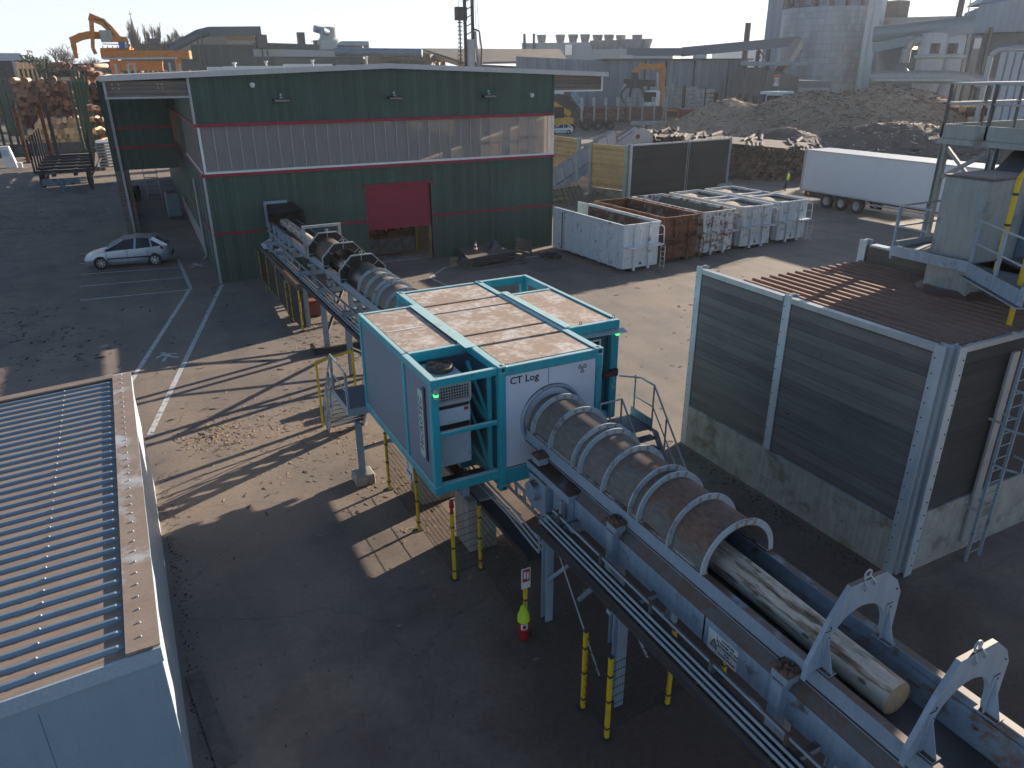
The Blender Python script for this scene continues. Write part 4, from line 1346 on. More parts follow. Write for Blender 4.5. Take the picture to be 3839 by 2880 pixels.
# legs, cross braces and the plate they stand on
b = MB()
for y in (11.3, 8.45, 5.25, 14.6, 17.6):
    b.ibeam((-1.12, y, 0), (-1.12, y, 2.12), .17, .17, .016, (0, 1, 0))
    b.box(-1.3, .7, y - .07, y + .07, 2.12, 2.30)
    b.ibeam((.72, y, 0), (.72, y, 2.12), .17, .17, .016, (0, 1, 0))
    b.box(-.86, -.64, y - .12, y + .12, 2.44, 2.57)
    b.box(-.74, -.58, y - .08, y + .08, 2.3, 2.44)
b.build('post', M['steel_b'], ic, local=True)
b = MB()
b.bar((-1.1, 11.3, 2.0), (.7, 8.45, .2), .10).bar((.7, 11.3, 1.9), (-1.1, 8.45, .5), .10)
b.bar((.72, 8.45, 2.0), (.72, 5.3, .3), .10).bar((.72, 8.4, .3), (.72, 5.3, 2.0), .10).bar((-1.1, 5.2, 1.0), (.7, 4.0, .1), .09)
b.bar((-1.1, 14.6, 2.0), (.7, 11.5, .2), .10)
b.build('brace', mk('brown dusty brace', (.06, .045, .038), .8, var=.3), ic, local=True)
MB().box(-1.75, 1.0, 7.75, 7.83, .02, .24).box(-1.75, -1.66, 7.83, 8.5, .02, .24).build('ground_plate', M['darkmetal'], ic, local=True)
b = MB().box(-1.46, -.92, 0, 16.5, 2.02, 2.05).box(-1.46, -1.43, 0, 16.5, 2.05, 2.14)
b.build('cable_tray', M['darkmetal'], ic, local=True)
b = MB()
for (x, z) in ((-1.30, 2.11), (-1.22, 2.13), (-1.12, 2.18)):
    b.tube((x, 0, z), (x, 16.5, z), .024, 6)
b.build('pipe', M['galv'], ic, local=True)
b = MB()
for i in range(12):
    y = .6 + 1.3 * i
    b.box(-1.33, -.98, y, y + .04, 2.06, 2.09).box(-1.03, -.98, y, y + .05, 2.05, 2.38)
b.box(-1.01, -.96, 0, 16.5, 2.34, 2.40)
b.build('clamp', M['steel'], ic, local=True)
c78, s78 = math.cos(R_(.78)), math.sin(R_(.78))


def icw(x, y, z):
    return (7.03 + x * c78 - y * s78, 18 + x * s78 + y * c78, z)


bark_log('log', 'barky log entering the rear conveyor below the rubber hood', icw(-.02, 19.2, 2.78), icw(0, 13.3, 2.76), .25, .26, 'logs on the conveyor', seed=11)
bark_log('log', 'log passing through the octagonal collars of the rear conveyor', icw(0, 11.4, 2.78), icw(0, 6.2, 2.76), .25, .25, 'logs on the conveyor', seed=15)

# low side conveyor and dark fence beside it
lc = thing('side_conveyor', 'low grimy side conveyor with light deflectors under the rear log conveyor', 'conveyor', (5.6, 33, 0))
MB().box(5.45, 5.62, 29.2, 37.8, 1.55, 1.78).box(6.1, 6.2, 29.2, 37.8, 1.5, 1.7).build('side_beam', M['steel_d'], lc)
MB().box(5.62, 6.1, 29.2, 37.8, 1.42, 1.48).build('belt', M['rubber'], lc)
for v in (37.0, 34.6):
    MB().hexa([(5.55, v - .5, 1.75), (6.1, v - .5, 1.7), (6.1, v + .4, 1.7), (5.55, v + .4, 1.75)], [(5.5, v - .5, 1.8), (6.0, v - .2, 2.0), (6.0, v + .4, 2.1), (5.5, v + .4, 1.85)]).build('deflector', M['panel_white'], lc)
MB().box(5.6, 5.75, 29.4, 29.55, 0, 1.5).box(5.6, 5.75, 33.5, 33.65, 0, 1.5).box(5.6, 5.75, 37, 37.15, 0, 1.5).build('leg', M['steel_d'], lc)


def fence(name_label, posts, panels, h, mat, group=None, black=False, sheet=False):
    """wire mesh fence; posts (u, v, height), panels index pairs"""
    p0 = posts[0]
    t = thing('mesh_fence', name_label, 'fence', (p0[0], p0[1], 0), 0, group)
    for (u, v, hh) in posts:
        p = MB().box(u - .03, u + .03, v - .03, v + .03, .02, hh)
        p = p.build('post', M['yellow'], t)
        q = MB().box(u - .08, u + .08, v - .08, v + .08, 0, .02)
        for z in (.2, .75, 1.25):
            if z < hh:
                q.box(u - .038, u + .038, v - .038, v + .038, z, z + .035)
        q.box(u - .033, u + .033, v - .033, v + .033, hh, hh + .03)
        q.build('clip', M['darkmetal'], p)
    for i, j in panels:
        a, b_ = Vector((posts[i][0], posts[i][1], 0)), Vector((posts[j][0], posts[j][1], 0))
        d = b_ - a
        L = d.length
        d.normalize()
        m = MB()
        if sheet:
            m.bar(a + d * .04 + Vector((0, 0, .1 + h / 2)), b_ - d * .04 + Vector((0, 0, .1 + h / 2)), .012, h)
        else:
            n = int(L / .05)
            for k in range(1, n):
                p = a + d * (L * k / n)
                m.bar(p + Vector((0, 0, .12)), p + Vector((0, 0, h)), .003, .003)
            for k in range(9):
                z = .14 + (h - .16) * k / 8
                m.bar(a + Vector((0, 0, z)), b_ + Vector((0, 0, z)), .008, .006)
        m.build('mesh_panel', mat, t)
    return t


meshm = mk('dark fence wire', (.03, .03, .03), .5, .3, var=.1)
fence('black sheeted fence with yellow posts under the rear log conveyor', [(5.42, 37.8, 1.45), (5.39, 35.6, 1.65), (5.43, 33.6, 1.65), (5.3, 30.9, 1.6), (5.35, 30.2, 1.6), (5.40, 28.77, 1.70)], [(0, 1), (1, 2), (2, 3), (3, 4), (4, 5)], 1.45, M['black'], sheet=True)
f1_ = fence('wire fence with yellow posts at the front left foot of the turquoise cabin', [(4.58, 11.49, 1.58), (5.2, 11.56, 1.55), (4.56, 13.49, 1.58), (4.54, 15.5, 1.55), (5.12, 9.44, 1.45)], [(0, 1), (0, 2), (2, 3), (1, 4)], 1.5, meshm)
fence('wire fence with yellow posts under the near conveyor', [(5.12, 7.46, 1.58), (5.13, 6.79, 1.62), (6.39, 6.88, 1.55), (7.66, 6.95, 1.5), (8.6, 7.0, 1.5)], [(0, 1), (1, 2), (2, 3), (3, 4)], 1.5, meshm)
bc = tag(MB().lathe([(0, 1.86), (.035, 1.85), (.05, 1.80), (.05, 1.72), (.03, 1.71), (.03, 1.60), (0, 1.60)], (4.58, 11.49, 0), 14).build('beacon', M['safety_red'], loc=(4.58, 11.49, 1.6), smooth=True), 'red warning beacon on top of the yellow corner post', 'beacon')
# notice plate on the fence post and the extinguisher under its cover
sp_ = thing('notice_plate', 'small red and white notice plate on a yellow fence post above the extinguisher', 'sign', (5.12, 9.40, 1.1))
MB().box(5.02, 5.20, 9.395, 9.405, 1.05, 1.48).build('plate', M['signwhite'], sp_)
MB().box(5.04, 5.18, 9.389, 9.394, 1.20, 1.46).build('red_field', M['safety_red'], sp_)
MB().box(5.06, 5.10, 9.385, 9.389, 1.27, 1.42).box(5.12, 5.16, 9.385, 9.389, 1.25, 1.40).box(5.05, 5.17, 9.388, 9.394, 1.08, 1.16).build('pictogram', M['signwhite'], sp_)
fe = thing('fire_extinguisher', 'red fire extinguisher half under a yellow cover beside a fence post', 'extinguisher', (5.02, 9.32, 0))
MB().lathe([(0, 0), (.09, .0), (.10, .03), (.105, .3), (.10, .46), (.06, .52), (0, .53)], (5.02, 9.32, .03), 18).build('cylinder', M['safety_red'], fe, smooth=True)
MB().lathe([(.118, .40), (.11, .52), (.07, .62), (.055, .70), (0, .72)], (5.02, 9.32, .03), 12).add([(4.93, 9.25, .72), (4.99, 9.25, .75), (4.86, 9.24, .62), (4.90, 9.22, .58)], [(0, 1, 3, 2)]).build('cover', M['hivis'], fe, smooth=True)
lb = MB().lathe([(.107, .25), (.107, .38)], (5.02, 9.32, .03), 8, 'z', R_(215), R_(285)).build('label', M['signwhite'], fe)
MB().lathe([(.1085, .27), (.1085, .36)], (5.02, 9.32, .03), 5, 'z', R_(235), R_(268)).build('label_print', M['safety_red'], lb)

# stairs, left (behind the cabin) and right (to the door)
treadm = mk('dark tread grating', (.10, .11, .12), .6, .3, var=.2)
st = thing('steel_stairs', 'steep steel stairs with tube handrails at the back left of the cabin', 'stairs', (4.5, 18.7, 0))
for u in (4.02, 5.05):
    b = MB().hexa([(u - .01, 19.55, 0), (u + .01, 19.55, 0), (u + .01, 19.30, 0), (u - .01, 19.30, 0)], [(u - .01, 18.25, 1.82), (u + .01, 18.25, 1.82), (u + .01, 18.0, 1.82), (u - .01, 18.0, 1.82)])
    b.build('stringer', M['galv'], st)
tr2 = MB()
for k in range(8):
    z = .2 + .2 * k
    v = 19.38 - .158 * k
    tr2.box(4.03, 5.04, v - .13, v + .1, z - .02, z)
tr2.build('tread', treadm, st)
MB().box(4.02, 5.05, 16.62, 18.1, 1.76, 1.80).build('landing', treadm, st)
MB().box(3.98, 4.015, 16.6, 18.1, 1.66, 1.86).box(4.02, 5.05, 16.58, 16.615, 1.66, 1.86).build('edge_beam', M['steel'], st)
MB().ibeam((4.08, 16.17, .28), (4.08, 16.17, 1.66), .14, .14, .014, (0, 1, 0)).bar((4.08, 16.2, .9), (5.1, 16.35, .9), .07).build('post', M['steel_b'], st)
b = MB()
b.path([(4.0, 19.42, 1.0), (4.0, 18.1, 2.82), (4.0, 16.65, 2.80)], .022, 8).path([(4.0, 19.42, .5), (4.0, 18.1, 2.30), (4.0, 16.65, 2.28)], .018, 8)
b.path([(5.07, 19.42, 1.0), (5.07, 18.1, 2.82)], .022, 8)
b.build('handrail', M['galv'], st, smooth=True)
b = MB()
for (u, v, z0, z1) in ((4.0, 19.42, 0.1, 1.0), (4.0, 19.0, .55, 1.58), (4.0, 18.6, 1.1, 2.13), (4.0, 18.08, 1.7, 2.82), (4.0, 16.66, 1.7, 2.8), (5.07, 19.42, .1, 1.0), (5.07, 18.1, 1.7, 2.82)):
    b.box(u - .03, u + .03, v - .03, v + .03, z0, z1)
b.build('rail_post', M['steel_b'], st)
gt = thing('yellow_gate', 'yellow framed mesh gate across the foot of the left stairs', 'gate', (4.0, 19.8, 0))
MB().box(3.93, 3.99, 19.75, 19.81, 0, 2.05).box(5.1, 5.16, 20.2, 20.26, 0, 2.05).bar((3.96, 19.78, 2.02), (5.13, 20.23, 2.02), .06).build('frame', M['yellow'], gt)
b = MB()
a, e_ = Vector((4.02, 19.80, 0)), Vector((5.1, 20.21, 0))
for k in range(1, 22):
    p = a.lerp(e_, k / 22)
    b.bar(p + Vector((0, 0, .1)), p + Vector((0, 0, 1.25)), .006)
for k in range(7):
    b.bar(a + Vector((0, 0, .1 + .19 * k)), e_ + Vector((0, 0, .1 + .19 * k)), .01)
b.bar(a + Vector((0, 0, 1.27)), e_ + Vector((0, 0, 1.27)), .04)
b.build('mesh_panel', meshm, gt)
tb_ = thing('tool_box', 'dark steel box with red corners on the ground behind the yellow gate', 'box', (5.0, 21.2, 0))
MB().box(4.6, 5.6, 21.0, 21.3, .1, .45).box(4.8, 5.9, 20.4, 20.7, .05, .35).build('body', M['steel_d'], tb_)
MB().box(4.58, 4.66, 20.98, 21.0, .3, .46).box(5.5, 5.62, 20.98, 21.0, .3, .46).box(4.78, 4.9, 20.38, 20.4, .2, .36).box(5.8, 5.92, 20.38, 20.4, .2, .36).build('corner', mk('orange red corner', (.5, .05, .02), .5), tb_)
rb_ = tag(MB().box(6.05, 6.75, 30.4, 31.1, .05, .62).box(6.1, 6.7, 30.45, 31.05, .62, .66).build('crate', mk('brick red crate', (.22, .06, .04), .8, var=.2), loc=(6.4, 30.75, 0), bevel=.02), 'brick red crate on the ground under the rear conveyor', 'crate')
st = thing('steel_stairs', 'steel stairs with landing and tube handrails by the cabin door on the right', 'stairs', (9.6, 12.6, 0))
MB().box(8.5, 10.12, 12.40, 13.22, 1.74, 1.78).build('landing', treadm, st)
MB().box(10.125, 10.15, 12.4, 13.25, 1.66, 1.98).box(8.5, 9.2, 12.36, 12.395, 1.66, 1.8).build('edge_beam', M['steel_b'], st)
for u in (9.2, 10.12):
    MB().hexa([(u - .01, 10.85, 0), (u + .01, 10.85, 0), (u + .01, 11.1, 0), (u - .01, 11.1, 0)], [(u - .01, 12.15, 1.78), (u + .01, 12.15, 1.78), (u + .01, 12.4, 1.78), (u - .01, 12.4, 1.78)]).build('stringer', M['steel_b'], st)
tr2 = MB()
for k in range(8):
    tr2.box(9.21, 10.11, 11.0 + .165 * k, 11.25 + .165 * k, .18 + .2 * k, .2 + .2 * k)
tr2.build('tread', treadm, st)
b = MB().path([(9.75, 13.3, 2.85), (10.14, 12.95, 2.85), (10.14, 12.42, 2.85), (10.14, 10.85, 1.0)], .022, 8).path([(10.14, 13.2, 2.3), (10.14, 12.42, 2.3), (10.14, 10.85, .5)], .016, 8)
b.path([(8.5, 12.4, 2.70), (9.05, 12.38, 2.72), (9.2, 12.38, 2.72), (9.2, 11.0, 1.1)], .022, 8).path([(8.6, 12.4, 2.1), (9.2, 12.38, 2.1)], .016, 8)
b.build('handrail', M['galv'], st, smooth=True)
b = MB()
for (u, v, z0, z1) in ((10.14, 13.15, 1.75, 2.85), (10.14, 12.42, 1.7, 2.85), (10.14, 11.9, 1.2, 2.2), (10.14, 11.0, .1, 1.1), (8.62, 12.38, 1.75, 2.70), (8.9, 12.38, 1.75, 2.72), (9.2, 12.38, 1.75, 2.72), (9.2, 11.4, .6, 1.55)):
    b.tube((u, v, z0), (u, v, z1), .022, 7)
b.build('rail_post', M['galv'], st)

# ================================================================ painted lines on the yard
def strip(p, q, w, z=.004):
    p, q = Vector((p[0], p[1], 0)), Vector((q[0], q[1], 0))
    n = (q - p).normalized().cross(Vector((0, 0, 1))) * w / 2
    return [(v.x, v.y, z) for v in (p - n, q - n, q + n, p + n)]


pl_ = MB()
for p, q, w in (((2.05, 44.6), (2.05, 37.8), .16), ((2.04, 37.75), (-.95, 26.2), .16), ((3.48, 37.7), (.25, 25.0), .17), ((.25, 25.0), (-.6, 21.6), .17), ((-.95, 26.2), (-2.0, 22.2), .16),
                ((-2.76, 43.3), (1.96, 42.51), .11), ((-2.71, 40.7), (1.96, 40.13), .11), ((-2.65, 38.02), (1.9, 37.5), .11), ((-2.82, 45.97), (1.96, 45.1), .11), ((-2.86, 48.6), (1.96, 47.7), .11),
                ((12.96, 34.08), (14.44, 35.66), .12), ((14.44, 35.66), (15.3, 35.5), .12), ((12.96, 34.08), (13.2, 31.6), .12), ((18.9, 35.55), (21.5, 35.5), .12), ((30, 60), (40, 62), .15)):
    vs = strip(p, q, w)
    pl_.add(vs, [(0, 1, 2, 3)])
tag(pl_.build('road_markings', M['line']), kind='structure')
for i, (cu_, cv_, rz) in enumerate(((.32, 28.3, 15), (2.78, 42.6, 5))):
    pm = MB()
    def pp_(pts):
        c, s = math.cos(R_(rz)), math.sin(R_(rz))
        return [(cu_ + x * c - y * s, cv_ + x * s + y * c, .004) for x, y in pts]
    for pts in ([(-.08, .30), (.08, .30), (.11, .42), (0, .5), (-.11, .42)], [(-.10, .26), (.12, .26), (.12, -.05), (-.08, -.05)], [(-.08, -.05), (.02, -.05), (-.22, -.5), (-.36, -.45)], [(.0, -.05), (.12, -.05), (.3, -.42), (.2, -.5)],
                [(-.10, .26), (-.06, .16), (-.34, .0), (-.38, .07)], [(.12, .26), (.1, .14), (.34, -.02), (.40, .05)]):
        pm.add(pp_(pts), [tuple(range(len(pts)))])
    tag(pm.build('pedestrian_marking', M['line']), kind='structure')

# bark scraps strewn over the yard
lm = mk('bark litter', (.05, .030, .022), .95, var=.5, scale=6)
lt = MB()


def scrap(u, v, L, a):
    dx, dy = math.cos(a) * L / 2, math.sin(a) * L / 2
    h = .006 + L * .05
    w = L * rnd.uniform(.12, .35)
    nx, ny = -math.sin(a) * w / 2, math.cos(a) * w / 2
    lt.add([(u - dx, v - dy, .004), (u + nx, v + ny, h), (u + dx, v + dy, .004), (u - nx, v - ny, .006)], [(0, 1, 2, 3)])


for i in range(3800):
    r = rnd.random()
    if r < .55:
        cu_, cv_ = rnd.choice(((-6, 36), (-8, 31), (-3.5, 30), (-9, 40), (-12, 34), (-5, 33), (-10, 27), (-6, 58), (-9, 62), (-3, 63)))
        u, v = rnd.gauss(cu_, 2.0), rnd.gauss(cv_, 1.8)
    elif r < .8:
        u, v = rnd.uniform(-15, 12), rnd.uniform(14, 40)
    else:
        u, v = rnd.uniform(8, 30), rnd.uniform(10, 33)
    if 3.3 < u < 22.3 and v > 37.8 or (-1.5 > u and v < 19):
        continue
    scrap(u, v, rnd.choice((.04, .06, .08, .12, .2, .3)) * rnd.uniform(.6, 1.3), rnd.uniform(0, 3.14))
for i in range(1500):
    r = rnd.random()
    if r < .35:
        scrap(12.45 - abs(rnd.gauss(0, .28)), rnd.uniform(7.2, 14.3), rnd.uniform(.03, .14), rnd.uniform(0, 3.14))
    elif r < .6:
        scrap(-.58 + abs(rnd.gauss(0, .2)), rnd.uniform(8.5, 19), rnd.uniform(.03, .12), rnd.uniform(0, 3.14))
    elif r < .8:
        scrap(rnd.uniform(9, 12), rnd.uniform(3, 10), rnd.uniform(.03, .1), rnd.uniform(0, 3.14))
    else:
        scrap(rnd.uniform(0, 5), rnd.uniform(5, 13), rnd.uniform(.02, .08), rnd.uniform(0, 3.14))
tag(lt.build('bark_litter', lm), kind='stuff')
lt = MB()
for i in range(2600):
    r = rnd.random()
    if r < .45:
        u, v = rnd.gauss(6.4, 1.3), rnd.gauss(27, 2.6)
    elif r < .6:
        u, v = rnd.gauss(1.1, .5), rnd.gauss(20.6, .6)
    elif r < .8:
        u, v = rnd.gauss(3.2, 1.2), rnd.gauss(20, 1.6)
    else:
        u, v = rnd.gauss(6, 2.0), rnd.gauss(15, 2)
    scrap(u, v, rnd.uniform(.04, .22), rnd.uniform(0, 3.14))
tag(lt.build('wood_chips', mk('pale wood chips', (.26, .18, .11), .95, var=.5, scale=6)), kind='stuff')
# ================================================================ plank bunker on the right with tower
bk = thing('plank_bunker', 'open bunker of grey planks between steel posts on a concrete base, with dusty ribbed roof', 'building', (16, 10.7, 0))
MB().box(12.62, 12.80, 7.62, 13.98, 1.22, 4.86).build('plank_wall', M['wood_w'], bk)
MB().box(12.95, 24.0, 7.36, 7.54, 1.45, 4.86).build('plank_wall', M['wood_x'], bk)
MB().box(12.56, 12.84, 7.6, 13.9, 0, 1.2).build('concrete_base', M['concrete'], bk, bevel=.02)
MB().box(12.9, 24.0, 7.30, 7.56, 0, 1.43).build('concrete_base', M['concrete'], bk, bevel=.02)
ped = mk('bright galvanised post', (0.44, 0.50, 0.54), .45, .2, var=.1, fine=.05, streak=.15)
for (u, v) in ((12.66, 14.02), (12.66, 11.10)):
    p = MB().ibeam((u + .05, v, 0), (u + .05, v, 5.02), .20, .24, .02, (1, 0, 0)).build('post', ped, bk)
    q = MB()
    for k in range(16):
        q.tube((u - .085, v + .06, .25 + .3 * k), (u - .075, v + .06, .25 + .3 * k), .014, 6)
    q.build('bolt', M['black'], p)
p = MB().ibeam((12.66, 7.50, 0), (12.66, 7.50, 5.0), .22, .20, .018, (1, 0, 0)).ibeam((12.86, 7.34, 0), (12.86, 7.34, 5.0), .22, .20, .018, (0, 1, 0)).box(12.68, 12.84, 7.37, 7.5, 0, 4.98)
p = p.build('post', ped, bk)
q = MB()
for k in range(16):
    q.tube((12.545, 7.55, .25 + .3 * k), (12.56, 7.55, .25 + .3 * k), .014, 6).tube((12.9, 7.225, .25 + .3 * k), (12.9, 7.24, .25 + .3 * k), .014, 6)
q.build('bolt', M['black'], p)
MB().box(12.55, 12.63, 7.6, 11.0, 4.86, 4.98).box(12.55, 12.63, 11.2, 13.95, 4.86, 4.98).box(13.0, 24, 7.28, 7.36, 4.86, 4.98).box(12.63, 12.7, 7.6, 13.9, 4.95, 4.98).build('top_edging', M['galv'], bk)


def dustroof():
    m, nt, b, oc = new_mat('brown dusty ribbed roof')
    geo = nt.nodes.new('ShaderNodeNewGeometry')
    n1 = noise(nt, oc, .8, 6, .65)
    n2 = noise(nt, oc, 14, 4)
    c = mix(nt, rng(nt, n1, .3, .7), (0.18, 0.088, 0.060), (0.27, 0.155, 0.110))
    c = mix(nt, rng(nt, n2, .3, .8, 0, .4), c, (0.30, .20, .145))
    setb(nt, b, c, .9)
    bump(nt, b, n2, .4, .02)
    return m


M['brownroof'] = dustroof()
b = MB()
u = 12.72
prof = []
while u < 23.9:
    prof += [(u, 4.885), (u + .09, 4.885), (u + .12, 4.965), (u + .20, 4.965), (u + .23, 4.885)]
    u += .285
vs, fs = [], []
for (x, z) in prof:
    # dust fills the troughs towards the front
    for vv, dz in ((12.72, 0), (11.2, .0), (9.9, .02), (8.6, .035), (7.42, .045)):
        vs.append((x, vv, max(z, 4.885 + dz + (.004 if z < 4.9 else 0))))
        
n = 5
for i in range(len(prof) - 1):
    for j in range(n - 1):
        a = i * n + j
        fs.append((a, a + 1, a + n + 1, a + n))
b.add(vs, fs)
b.build('ribbed_roof', M['brownroof'], bk)
MB().box(12.72, 23.9, 7.6, 12.6, 4.75, 4.86).build('roof_beam', M['darkmetal'], bk)
MB().box(23.8, 24.0, 7.5, 14, 0, 4.86).build('plank_wall', M['wood_w'], bk)
MB().box(16.95, 17.10, 9.9, 12.62, 4.90, 5.36).build('upper_plank_wall', boards('tan grey planks', (.15, .125, .10), 2, .24, .85, .2, .04, .3, gaxis=1), bk)
MB().box(16.90, 17.15, 9.9, 12.5, 5.36, 5.41).ibeam((17.0, 12.72, 4.9), (17.0, 12.72, 5.5), .22, .22, .02, (1, 0, 0)).build('upper_edging', ped, bk)

tw = thing('conveyor_tower', 'steel tower with railed platforms, grey chute and hopper above the plank bunker', 'tower', (17.5, 9.5, 4.9))
chm = mk('grey green chute steel', (.27, .31, .31), .5, .15, var=.12, fine=.06, streak=.2, dirt=(.14, .15, .15), amount=.2, dscale=1.2)
MB().hexa([(15.85, 9.2, 4.92), (17.3, 9.2, 4.92), (17.3, 10.22, 4.92), (15.85, 10.22, 4.92)], [(15.85, 9.2, 7.46), (17.3, 9.2, 7.46), (17.3, 10.22, 7.46), (15.85, 10.22, 7.46)]).build('chute', chm, tw, bevel=.02)
MB().box(15.83, 17.32, 9.18, 10.24, 7.465, 7.50).build('chute_rim', M['steel_d'], tw)
MB().box(15.95, 17.2, 9.3, 10.12, 7.50, 7.505).build('chute_mouth', M['darkmetal'], tw)
MB().lathe([(.88, 4.985), (.80, 5.03), (.70, 5.10)], (16.45, 9.75, 0), 20).build('chute_collar', M['steel_b'], tw, smooth=True)
MB().hexa([(17.35, 8.9, 4.95), (18.3, 8.9, 4.95), (18.3, 10.1, 4.95), (17.35, 10.1, 4.95)], [(17.35, 8.9, 6.9), (18.3, 8.9, 6.9), (18.3, 10.1, 7.2), (17.35, 10.1, 7.2)]).build('side_housing', M['panel_blue'], tw)
b = MB()
b.box(18.6, 21.5, 7.6, 9.2, 5.6, 7.0)
b.bar((17.6, 9.8, 6.95), (22.5, 11.5, 8.0), 1.0, .7)
b.build('drive_housing', M['darkmetal'], tw)
MB().tube((18.7, 8.0, 7.05), (18.7, 9.0, 7.05), .22, 14).tube((20.4, 8.0, 7.1), (20.4, 9.0, 7.1), .3, 14).build('motor', M['steel_d'], tw, smooth=True)
# lower platform and diagonal walkway to the ladder
b = MB().box(15.74, 19.5, 10.28, 11.0, 5.72, 5.76).box(15.74, 19.5, 7.9, 9.1, 5.72, 5.76)
b.hexa([(15.7, 9.2, 5.72), (14.4, 7.3, 5.72), (15.4, 6.9, 5.72), (16.6, 9.1, 5.72)], [(15.7, 9.2, 5.76), (14.4, 7.3, 5.76), (15.4, 6.9, 5.76), (16.6, 9.1, 5.76)])
b.build('platform', treadm, tw)
plm = M['steel_b']
b = MB().box(15.66, 15.73, 9.15, 11.05, 5.58, 5.82).box(15.73, 19.5, 11.0, 11.06, 5.58, 5.9)
b.bar((15.68, 9.18, 5.66), (14.38, 7.28, 5.66), .04, .30).bar((15.64, 9.2, 5.50), (14.33, 7.27, 5.50), .16, .03)
b.build('edge_beam', plm, tw)
b = MB()
for (u, v, z0, z1) in ((15.70, 11.02, 5.5, 6.72), (16.7, 11.03, 5.8, 6.74), (17.7, 11.03, 5.8, 6.74), (15.70, 9.16, 5.55, 6.68), (15.05, 8.24, 5.55, 6.68), (14.42, 7.34, 5.55, 6.68)):
    b.box(u - .035, u + .035, v - .025, v + .025, z0, z1)
b.build('rail_post', plm, tw)
b = MB()
for z in (6.72, 6.25):
    b.tube((15.7, 11.02, z), (19.5, 11.03, z), .022, 7).tube((15.7, 11.02, z), (15.7, 10.24, z), .022, 7)
    b.tube((15.70, 9.16, z - .04), (14.42, 7.34, z - .04), .022, 7).tube((15.70, 9.16, z - .04), (15.8, 9.2, z - .04), .022, 7)
b.build('handrail', M['galv'], tw, smooth=True)
# upper platform
b = MB().box(19.1, 24.5, 8.5, 12.62, 7.96, 8.0)
b.build('platform', treadm, tw)
MB().box(19.04, 19.10, 8.4, 12.66, 7.94, 8.28).box(19.1, 24.5, 12.62, 12.68, 7.94, 8.28).box(19.0, 19.12, 8.4, 12.7, 7.80, 7.935).build('edge_beam', chm, tw)
b = MB()
for (u, v) in ((19.07, 12.64), (19.07, 11.5), (19.07, 10.3), (19.07, 9.0), (20.6, 12.64), (22.1, 12.64), (23.8, 12.64)):
    b.box(u - .03, u + .03, v - .03, v + .03, 7.96, 9.24)
b.build('rail_post', M['steel_d'], tw)
b = MB()
for z in (9.24, 8.78):
    b.tube((19.07, 12.64, z), (24.5, 12.64, z), .028, 8).tube((19.07, 12.64, z), (19.07, 8.6, z), .028, 8)
b.build('handrail', M['galv'], tw, smooth=True)
b = MB()
for (u, v) in ((19.2, 12.58), (19.2, 11.3), (19.2, 9.0), (22.3, 12.58)):
    b.ibeam((u, v, 0), (u, v, 7.8), .16, .16, .016, (0, 1, 0))
b.bar((19.2, 12.58, 6.9), (19.2, 11.3, 7.75), .09).bar((19.2, 12.5, 7.7), (19.25, 11.3, 6.6), .08).bar((19.2, 11.3, 6.9), (19.2, 9.2, 7.7), .09)
b.build('leg', chm, tw)
# hopper with orange cone, white panels and maker's board
wp = mk('grimy white panel', (.42, .44, .45), .55, var=.1, streak=.2, dirt=(.2, .18, .16), amount=.15)
MB().box(21.2, 21.25, 9.4, 11.6, 8.25, 9.25).box(21.2, 23.5, 11.6, 11.65, 8.25, 9.25).build('hopper_panel', wp, tw)
MB().box(21.12, 21.2, 11.0, 11.08, 8.2, 9.3).box(21.12, 21.2, 9.8, 9.88, 8.2, 9.3).box(21.1, 21.2, 9.3, 11.7, 9.25, 9.32).build('hopper_frame', M['rust'], tw)
MB().lathe([(.15, 8.0), (.85, 9.2), (.85, 9.9)], (20.6, 9.5, 0), 20).build('orange_cone', mk('rusty orange cone', (.42, .11, .03), .6, var=.3, dirt=(.15, .05, .02), amount=.4), tw, smooth=True)
sb = MB().box(20.35, 20.40, 8.6, 11.7, 6.95, 7.72).build('maker_board', mk('grimy grey board', (.22, .23, .23), .6, var=.15), tw)
put_text('board_lettering', 'WIKE', .50, mk('orange lettering', (.50, .14, .04), .6, var=.1), sb, (20.34, 10.55, 7.50), (0, -1, 0), (0, 0, 1))
put_text('board_lettering', 'D-53940 Hellenthal', .15, M['text'], sb, (20.34, 10.62, 7.12), (0, -1, 0), (0, 0, 1))
MB().tube((15.5, 8.5, 5.76), (15.5, 8.5, 7.62), .05, 10).path([(15.5, 8.5, 7.62), (15.58, 8.46, 7.78), (15.9, 8.3, 7.85), (18, 7.6, 7.9)], .05, 10).tube((14.95, 7.7, 4.95), (14.95, 7.7, 6.6), .05, 10).build('yellow_pipe', M['yellow'], tw, smooth=True)
b = MB()
for z in (6.0, 6.7, 7.3):
    b.tube((15.5, 8.5, z), (15.5, 8.5, z + .05), .058, 10)
b.build('pipe_clamp', M['darkmetal'], tw)
